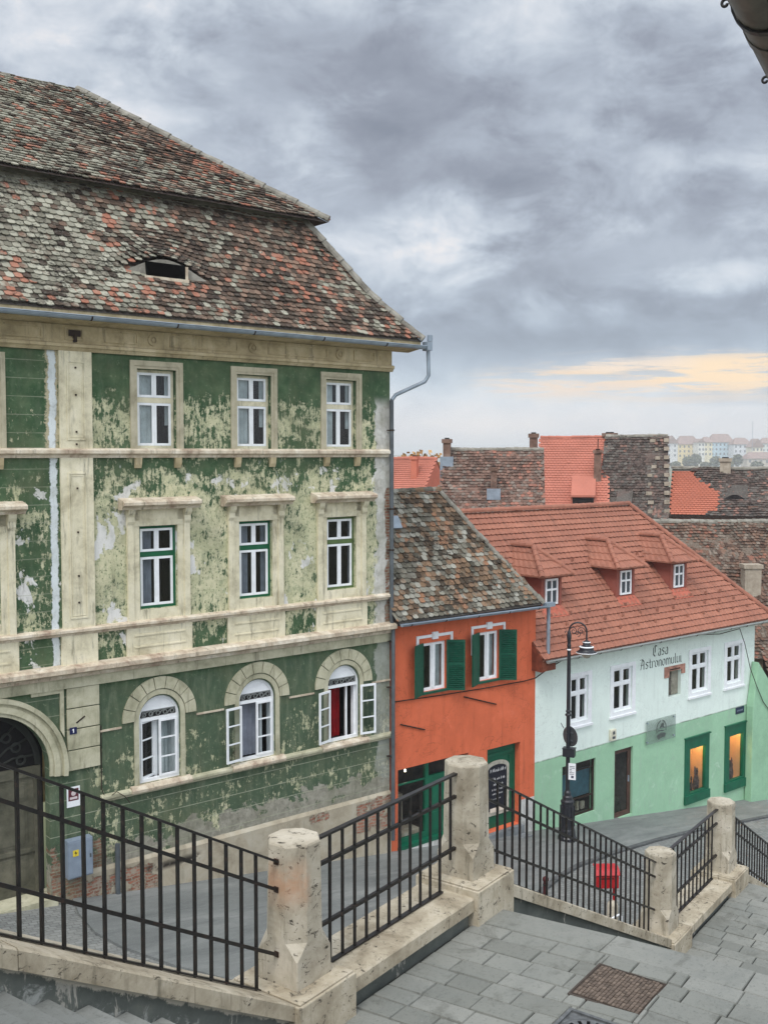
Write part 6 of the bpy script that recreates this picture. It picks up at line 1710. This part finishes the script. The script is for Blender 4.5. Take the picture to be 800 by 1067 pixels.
# 5 roof half retiled in orange
h5, L, rz, zr = town_house('house whose long brown roof is half retiled in orange, with a pale chimney', at(700, 488, 56), at(868, 484, 53.5), 3.2, 2.35, TILE_DK, SALWALL, sag=0.14,
                           tile_skip=lambda x, l: x < 1.75 + (0.75 * math.sin(l * 1.3)) + (0.25 if int(l * 4) % 2 else 0) and x < 2.4)
mb5 = MB()
o5 = tiles('orange_tiles', TILE_ORG, h5, [(-3.2, zr - 2.35), (-0.2, zr - 0.15)], lambda y: 0.05, lambda y: 2.5, w=0.19, ex=0.17, sag=0.01, jit=0.2, skip=lambda x, l: not (x < 1.75 + (0.75 * math.sin(l * 1.3)) + (0.25 if int(l * 4) % 2 else 0) and x < 2.4))
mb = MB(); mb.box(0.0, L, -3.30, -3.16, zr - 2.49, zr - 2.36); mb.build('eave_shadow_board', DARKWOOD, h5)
mb = MB(); mb.box(0.02, 2.9, -3.0, -2.9, zr - 6.0, zr - 2.49); mb.box(0.9, 1.45, -3.03, -2.99, zr - 3.5, zr - 3.32); mb.build('front_wall', SALWALL, h5)
q = local(h5, at(755, 490, 55)); chimney(h5, q.x, -0.1, zr - 0.9, zr + 0.55, 0.55, 0.5, CHIMP)
mb = MB(); n = 12; vs = []; fs = []
for i in range(n + 1):
    x = 2.55 + 1.3 * i / n; vs += [(x, -2.22, zr - 1.56), (x, -2.18, zr - 1.56 + 0.26 * math.sin(math.pi * i / n) ** 1.5), (x, -1.2, zr - 0.84)]
for i in range(n): fs += [(3 * i + 1, 3 * i + 4, 3 * i + 5, 3 * i + 2)]
mb.add(vs, fs); ed = mb.build('eyelid_dormer', TILE_DK, h5)
mb = MB(); mb.add([v for k, v in enumerate(vs) if k % 3 < 2], [(2 * i, 2 * i + 2, 2 * i + 3, 2 * i + 1) for i in range(n)]); mb.build('opening', DARKIN, ed)
# 6 nearest reddish-brown roof behind the pale house
h6, L, rz, zr = town_house('long reddish brown sagging roof of the house directly behind the pale house', at(672, 544, 50), at(900, 560, 50), 5.2, 5.6, TILE_RB, OLDWALL, sag=0.22, w=0.18, ex=0.16, ridge_r=0.15)
q = local(h6, at(784, 615, 47)); c_ = chimney(h6, q.x, -2.7, zr - 3.6, zr - 1.75, 0.75, 0.6, CHIMP, cap=False)
# 7 low grey hipped roof with a brick chimney between them
h7, L, rz, zr = town_house('low house with a rounded grey brown roof and stout brick chimney at the right edge', at(745, 541, 53), at(880, 541, 53), 2.6, 1.6, TILE_RB, OLDWALL, sag=0.2, lsk=(-1.6, 0))
q = local(h7, at(784, 540, 52.5)); chimney(h7, q.x, -0.6, zr - 0.9, zr + 0.72, 0.62, 0.5)
# 8 lower eave seen under the right end of the red roof
h8, L, rz, zr = town_house('low brown roofed shed glimpsed right of the pale house under its eave', at(786, 656, 46), at(900, 656, 46), 2.0, 1.6, TILE_RB, DARKWOOD, w=0.2, sag=0.05)

# far hillside with apartment blocks
mb = MB(); vs = []; fs = []; nx, ny = 40, 16
def hz(u, v):
    return -5.4 + 4.6 * max(0.0, math.sin(math.pi * min(1, max(0, u)))) ** 0.7 * min(1, v * 1.8) * (1 if v < 0.8 else 1)
for i in range(nx + 1):
    for j in range(ny + 1):
        u, v = i / nx, j / ny
        vs.append((100 + 1000 * u, 720 + 700 * v, hz(u, v) + 0.5 * mnoise.noise(Vector((u * 9, v * 6, 1)))))
for i in range(nx):
    for j in range(ny): fs.append((i * (ny + 1) + j, (i + 1) * (ny + 1) + j, (i + 1) * (ny + 1) + j + 1, i * (ny + 1) + j + 1))
mb.add(vs, fs, True); struct('hillside', mb, GROUND)
mb = MB(); vs = []; fs = []; n = 90
for i in range(n + 1):
    x = -1500 + 3000 * i / n
    h = 6.5 + 9 * max(0, mnoise.noise(Vector((x * 0.0022, 2.2, 0)))) + 3 * mnoise.noise(Vector((x * 0.008, 5, 0))) - (6 if x > 120 else 0)
    vs += [(x, 2350, -6), (x, 2500, h), (x, 3000, -6)]
for i in range(n): fs += [(3 * i, 3 * i + 3, 3 * i + 4, 3 * i + 1), (3 * i + 1, 3 * i + 4, 3 * i + 5, 3 * i + 2)]
mb.add(vs, fs, True); struct('hills', mb, GROUND)
ROOFP = simple('far_red_roof', lin(150, 128, 120), 0.85, 0.2, 0.12, 0.4)
WIN = simple('far_window_dark', lin(96, 100, 108), 0.3, 0.4)
WINM = MB().box(-0.8, 0.8, -0.08, 0.02, 0, 2.2).mesh('window', WIN)
def block(label, px0, px1, ytop, yeave, Y, c, nfl, ncol, gable=False):
    Y *= 3.0
    a, b = at(px0, yeave, Y), at(px1, yeave, Y)
    Lb = b.x - a.x; zb = -6.0; z1 = a.z; zt = at(px0, ytop, Y).z
    o = tag(empty('apartment_block', (a.x, Y, zb), 0.06), label, 'building', 'apartment blocks on the far hillside')
    m = simple('far_wall', c, 0.85, 0.2, 0.06, 0.3)
    h = z1 - zb; dp = 14
    MB().box(0, Lb, 0, dp, 0, h).build('wall', m, o)
    e = 0.9; mb = MB(); rz_ = zt - zb
    if gable: mb.add([(-e, -e, h), (Lb + e, -e, h), (Lb + e, dp + e, h), (-e, dp + e, h), (Lb / 2, -e, rz_), (Lb / 2, dp + e, rz_)], [(0, 1, 4), (3, 5, 2), (0, 4, 5, 3), (1, 2, 5, 4), (0, 3, 2, 1)])
    else:
        i_ = min(Lb * 0.25, 4)
        mb.add([(-e, -e, h), (Lb + e, -e, h), (Lb + e, dp + e, h), (-e, dp + e, h), (i_, dp / 2, rz_), (Lb - i_, dp / 2, rz_)], [(0, 1, 5, 4), (1, 2, 5), (2, 3, 4, 5), (3, 0, 4), (0, 3, 2, 1)])
    mb.build('roof', ROOFP, o)
    for f in range(nfl):
        for k in range(ncol):
            link('window', WINM, o, (Lb * (k + 0.5) / ncol, 0, h - 3.4 - f * 4.6))
    return o
block('far grey white apartment block with gabled front, leftmost of the row', 694, 706, 454, 462, 335, lin(206, 206, 206), 3, 2, True)
block('far pale yellow apartment block under a long red roof', 706, 729, 454, 463, 345, lin(226, 208, 160), 3, 5)
block('far narrow white stair tower block beside the yellow one', 727, 734, 457, 461, 338, lin(222, 220, 212), 3, 2, True)
block('far cream apartment block with dark gable windows', 733, 742, 455, 461, 342, lin(222, 212, 180), 3, 2)
block('far light blue apartment block with the highest red roof', 740, 765, 452, 461, 350, lin(182, 204, 216), 3, 6)
block('far white apartment block right of the blue one', 764, 783, 456, 463, 345, lin(210, 212, 216), 3, 4)
block('far cream house under a pointed red roof', 783, 795, 457, 466, 332, lin(224, 216, 196), 2, 3, True)
block('far pale block cut by the right edge', 793, 830, 456, 462, 350, lin(206, 210, 206), 3, 8)
block('far low house with brownish roof in front of the white block', 778, 808, 471, 478, 300, lin(190, 180, 168), 1, 5)
mp = at(783, 476, 990); ms = tag(empty('radio_mast', (mp.x, 990, mp.z - 6), 0), 'thin lattice mast rising above the far apartment blocks', 'mast')
MB().tube([(0, 0, 0), (0, 0, 41)], [0.30, 0.12], 6).build('pole', ZINC, ms)
mb = MB()
for z in (28, 33, 38): mb.box(-1.3, 1.3, -0.1, 0.1, z, z + 0.2)
mb.build('crossarm', ZINC, ms)
# far trees
def leaf_mat():
    k = Mat('far_foliage', 0.9, 0.1)
    k.col(k.ramp(k.island(), [(0, lin(78, 84, 66)), (0.5, lin(100, 104, 80)), (1, lin(120, 118, 92))])); return k.mat
LEAF = leaf_mat(); BARK = simple('bark', lin(80, 66, 54), 0.9, 0.1)
def far_tree(label, px, ybase, Y, h, rad, seed):
    Y *= 3; h *= 2.5; rad *= 2.6
    rg = random.Random(seed); b = at(px, ybase, Y)
    o = tag(empty('tree', b, rg.uniform(0, 6)), label, 'tree', 'trees below the far apartment blocks')
    MB().tube([(0, 0, -6), (0.15, 0, h * 0.35), (0, 0.3, h * 0.8)], [0.5, 0.35, 0.1], 7).build('trunk', BARK, o)
    mb = MB()
    for _ in range(420):
        while True:
            p = Vector((rg.uniform(-1, 1), rg.uniform(-1, 1), rg.uniform(-1, 1)))
            if p.length < 1 and mnoise.noise(p * 2.2 + Vector((seed, 0, 0))) > -0.15: break
        p = Vector((p.x * rad, p.y * rad, h * 0.62 + p.z * h * 0.42))
        s_ = rg.uniform(0.7, 1.3); a = Vector((rg.uniform(-1, 1), rg.uniform(-1, 1), rg.uniform(-1, 1))).normalized(); b_ = a.orthogonal().normalized(); c_ = a.cross(b_)
        mb.add([p + b_ * s_, p + c_ * s_ * 0.7, p - b_ * s_, p - c_ * s_ * 0.7], [(0, 1, 2, 3)])
    mb.build('crown', LEAF, o)
for i, (px, yb_, Y, h, r_) in enumerate(((716, 489, 300, 4.2, 1.9), (724, 489, 296, 5.2, 2.0), (745, 489, 300, 4.4, 1.9), (767, 489, 290, 5.0, 1.8), (735, 490, 285, 2.6, 1.8), (757, 490, 285, 2.8, 1.9), (703, 490, 290, 2.8, 1.8), (788, 490, 285, 2.8, 2.0))):
    far_tree(['small round tree in front of the far yellow block', 'taller dark tree right of it before the far yellow block', 'dark tree before the cream and blue far blocks', 'dark upright tree before the far white block', 'low bush-like tree left of the pale chimney', 'low bush-like tree behind the pale chimney', 'low tree before the leftmost far block', 'low tree at the far right edge'][i], px, yb_, Y, h, r_, i + 3)
ob = tag(empty('bush', at(437, 480, 75), 0), 'sandy brown treetop peeking over the pink roof at far left', 'tree')
rg = random.Random(77); mb = MB()
for _ in range(260):
    p = Vector((rg.gauss(0, 0.75), rg.gauss(0, 0.6), rg.gauss(-0.1, 0.32))); s_ = rg.uniform(0.1, 0.2); a = Vector((rg.uniform(-1, 1), rg.uniform(-1, 1), rg.uniform(-1, 1))).normalized(); b_ = a.orthogonal().normalized(); c_ = a.cross(b_)
    mb.add([p + b_ * s_, p + c_ * s_, p - b_ * s_, p - c_ * s_], [(0, 1, 2, 3)])
kk = Mat('autumn_foliage', 0.9, 0.1); kk.col(kk.ramp(kk.island(), [(0, lin(150, 112, 72)), (1, lin(196, 160, 112))]))
mb.build('crown', kk.mat, ob); MB().tube([(0, 0, -14), (0, 0, 0)], [0.2, 0.06], 7).build('trunk', BARK, ob)

# ================================================================== SKY, LIGHT, CAMERA
SUN_EL, SUN_AZ = R(54), R(200)        # azimuth from +Y (view direction) clockwise: behind the camera, to its left
w = bpy.data.worlds.new('World'); scene.world = w; w.use_nodes = True
nt = w.node_tree; nt.nodes.clear()
class Wn(Mat):
    def __init__(s, nt): s.nt = nt; s._o = None
k = Wn(nt)
tc = nt.nodes.new('ShaderNodeTexCoord'); g = tc.outputs['Generated']
sp = nt.nodes.new('ShaderNodeSeparateXYZ'); nt.links.new(g, sp.inputs[0]); vx, vy, vz = sp.outputs
zz = k.m('ADD', k.m('MAXIMUM', vz, 0.0), 0.30)
q = k.vec(vx, vy, k.m('MULTIPLY', vz, 1.75))
n1 = k.noise(4.6, 10, 0.56, vec=q, dist=0.25)
n2 = k.noise(12.0, 10, 0.60, vec=q, dist=0.35)
n3 = k.noise(0.32, 4, 0.5, vec=q)
warp = k.m('MULTIPLY', k.m('SUBTRACT', n1, 0.5), 0.22)
warp2 = k.m('MULTIPLY', k.m('SUBTRACT', n2, 0.5), 0.16)
def dirpx(px, py):
    x = px - 400.0; up = 533.5 - py
    return Vector((x, 1080 * math.cos(PT) + up * math.sin(PT), up * math.cos(PT) - 1080 * math.sin(PT))).normalized()
def lobe(px, py, rx, ry, amt=1.0, wa=1.0):
    d = dirpx(px, py)
    az = k.m('SUBTRACT', k.m('ARCTAN2', vx, vy), math.atan2(d.x, d.y))
    el = k.m('SUBTRACT', vz, d.z)
    a = k.m('DIVIDE', az, rx / 1080.0); e = k.m('DIVIDE', el, ry / 1080.0)
    r2 = k.m('ADD', k.m('MULTIPLY', a, a), k.m('MULTIPLY', e, e))
    r2 = k.m('ADD', r2, k.m('MULTIPLY', k.m('ADD', warp, warp2), 14.0 * wa))
    return k.m('MULTIPLY', k.mr(r2, 1.6, 0.0), amt)
den = k.m('ADD', k.m('MULTIPLY', n1, 0.52), k.m('MULTIPLY', n2, 0.48))
amp = k.mr(vz, 0.02, 0.20, 0.35, 1.0)
L = k.ramp(vz, [(0.0, 0.78), (0.03, 0.80), (0.07, 0.66), (0.11, 0.54), (0.17, 0.58), (0.25, 0.62), (0.40, 0.66)])
L = k.m('SUBTRACT', L, k.m('MULTIPLY', k.m('MULTIPLY', k.m('SUBTRACT', den, 0.5), 3.4), amp))
for (px, py, rx, ry, am) in (
        (340, 140, 150, 90, -0.30), (560, 215, 160, 70, -0.26), (430, 80, 190, 60, -0.20), (180, 60, 150, 60, -0.10), (700, 95, 150, 60, -0.12), (40, 50, 170, 70, 0.08),
        (480, 232, 75, 50, 0.40), (650, 175, 80, 55, 0.22), (420, 255, 90, 30, 0.22), (300, 95, 90, 40, 0.22), (740, 170, 120, 80, -0.12),
        (560, 320, 300, 50, -0.20), (640, 368, 240, 26, -0.14), (760, 290, 70, 18, 0.30), (780, 235, 70, 36, -0.10), (780, 412, 80, 10, -0.22), (520, 425, 220, 26, 0.10)):
    L = k.m('ADD', L, lobe(px, py, rx, ry, am, 1.0))
c = k.ramp(L, [(0.0, lin(130, 136, 148)), (0.22, lin(148, 154, 166)), (0.42, lin(168, 176, 188)), (0.60, lin(188, 196, 206)), (0.80, lin(208, 213, 220)), (1.0, lin(230, 227, 227))])
c = k.mix(k.mr(vz, 0.19, 0.08, 0.0, 0.45), c, k.mix(1.0, c, (0.90, 1.0, 1.06, 1), 'MULTIPLY'))
c = k.mix(k.mr(vz, 0.075, 0.02, 0.0, 0.5), c, lin(224, 217, 217))
stk = k.noise(4.0, 8, 0.65, vec=k.vec(k.m('MULTIPLY', k.m('ARCTAN2', vx, vy), 2.2), 0.0, k.m('MULTIPLY', vz, 26.0)), dist=0.4)
sm_ = k.mr(stk, 0.42, 0.56)
for (px, py, rx, ry, col, am) in ((700, 394, 200, 26, lin(232, 212, 192), 0.6), (700, 393, 170, 15, lin(242, 214, 182), 0.9), (775, 386, 90, 18, lin(248, 220, 184), 1.0), (590, 404, 90, 9, lin(228, 212, 200), 0.7), (655, 380, 60, 8, lin(240, 222, 204), 0.7)):
    c = k.mix(k.m('MULTIPLY', lobe(px, py, rx, ry, am, 0.5), k.m('ADD', k.m('MULTIPLY', sm_, 0.9), 0.10)), c, col)
c = k.mix(k.mr(vz, 0.012, -0.005), c, lin(186, 190, 190))
# extra gain on the unseen sky overhead and behind the camera, added as fill
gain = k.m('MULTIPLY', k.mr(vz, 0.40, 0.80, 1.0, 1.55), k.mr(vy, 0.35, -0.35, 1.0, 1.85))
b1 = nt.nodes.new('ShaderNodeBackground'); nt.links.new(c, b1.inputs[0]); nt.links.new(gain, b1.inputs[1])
sky = nt.nodes.new('ShaderNodeTexSky'); sky.sky_type = 'NISHITA'; sky.sun_disc = False; sky.sun_elevation = SUN_EL; sky.sun_rotation = SUN_AZ
b2 = nt.nodes.new('ShaderNodeBackground'); nt.links.new(sky.outputs[0], b2.inputs[0]); b2.inputs[1].default_value = 0.10
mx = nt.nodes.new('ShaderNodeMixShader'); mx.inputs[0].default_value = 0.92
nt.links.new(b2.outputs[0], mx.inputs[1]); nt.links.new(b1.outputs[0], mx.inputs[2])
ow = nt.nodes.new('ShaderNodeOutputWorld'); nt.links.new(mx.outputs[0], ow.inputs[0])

sl = bpy.data.lights.new('sun', 'SUN'); sl.energy = 1.5; sl.angle = R(22); sl.color = (1.0, 0.96, 0.90)
so = bpy.data.objects.new('sun', sl); COL.objects.link(so)
sd = Vector((math.sin(SUN_AZ) * math.cos(SUN_EL), math.cos(SUN_AZ) * math.cos(SUN_EL), math.sin(SUN_EL)))
so.rotation_euler = (-sd).to_track_quat('-Z', 'Y').to_euler()
so.location = (-20, -30, 40)

cam = bpy.data.cameras.new('camera'); cam.sensor_fit = 'VERTICAL'; cam.sensor_height = 36.0; cam.lens = 1080.0 / 1067.0 * 36.0
cam.clip_start = 0.1; cam.clip_end = 8000
co = bpy.data.objects.new('camera', cam); COL.objects.link(co); co.location = (0, 0, 10); co.rotation_euler = (math.pi / 2 - PT, 0, 0)
scene.camera = co
scene.view_settings.view_transform = 'Standard'; scene.view_settings.look = 'None'
scene.view_settings.exposure = 0.22; scene.view_settings.gamma = 1.0
scene.view_settings.use_curve_mapping = False
scene.cycles.max_bounces = 6; scene.cycles.transparent_max_bounces = 8; scene.cycles.use_denoising = True
scene.cycles.sample_clamp_indirect = 4.0

hm = bpy.data.materials.new('thin_haze'); hm.use_nodes = True
hn = hm.node_tree; hn.nodes.clear()
ho = hn.nodes.new('ShaderNodeOutputMaterial'); hv = hn.nodes.new('ShaderNodeVolumePrincipled')
hv.inputs['Color'].default_value = (0.93, 0.95, 1.0, 1); hv.inputs['Density'].default_value = 0.0005; hv.inputs['Anisotropy'].default_value = 0.2
hn.links.new(hv.outputs[0], ho.inputs['Volume'])
HZB = MB().box(-4100, 4100, -520, 6100, -7.2, 34).build('haze', hm); HZB['kind'] = 'stuff'
scene.cycles.volume_bounces = 1
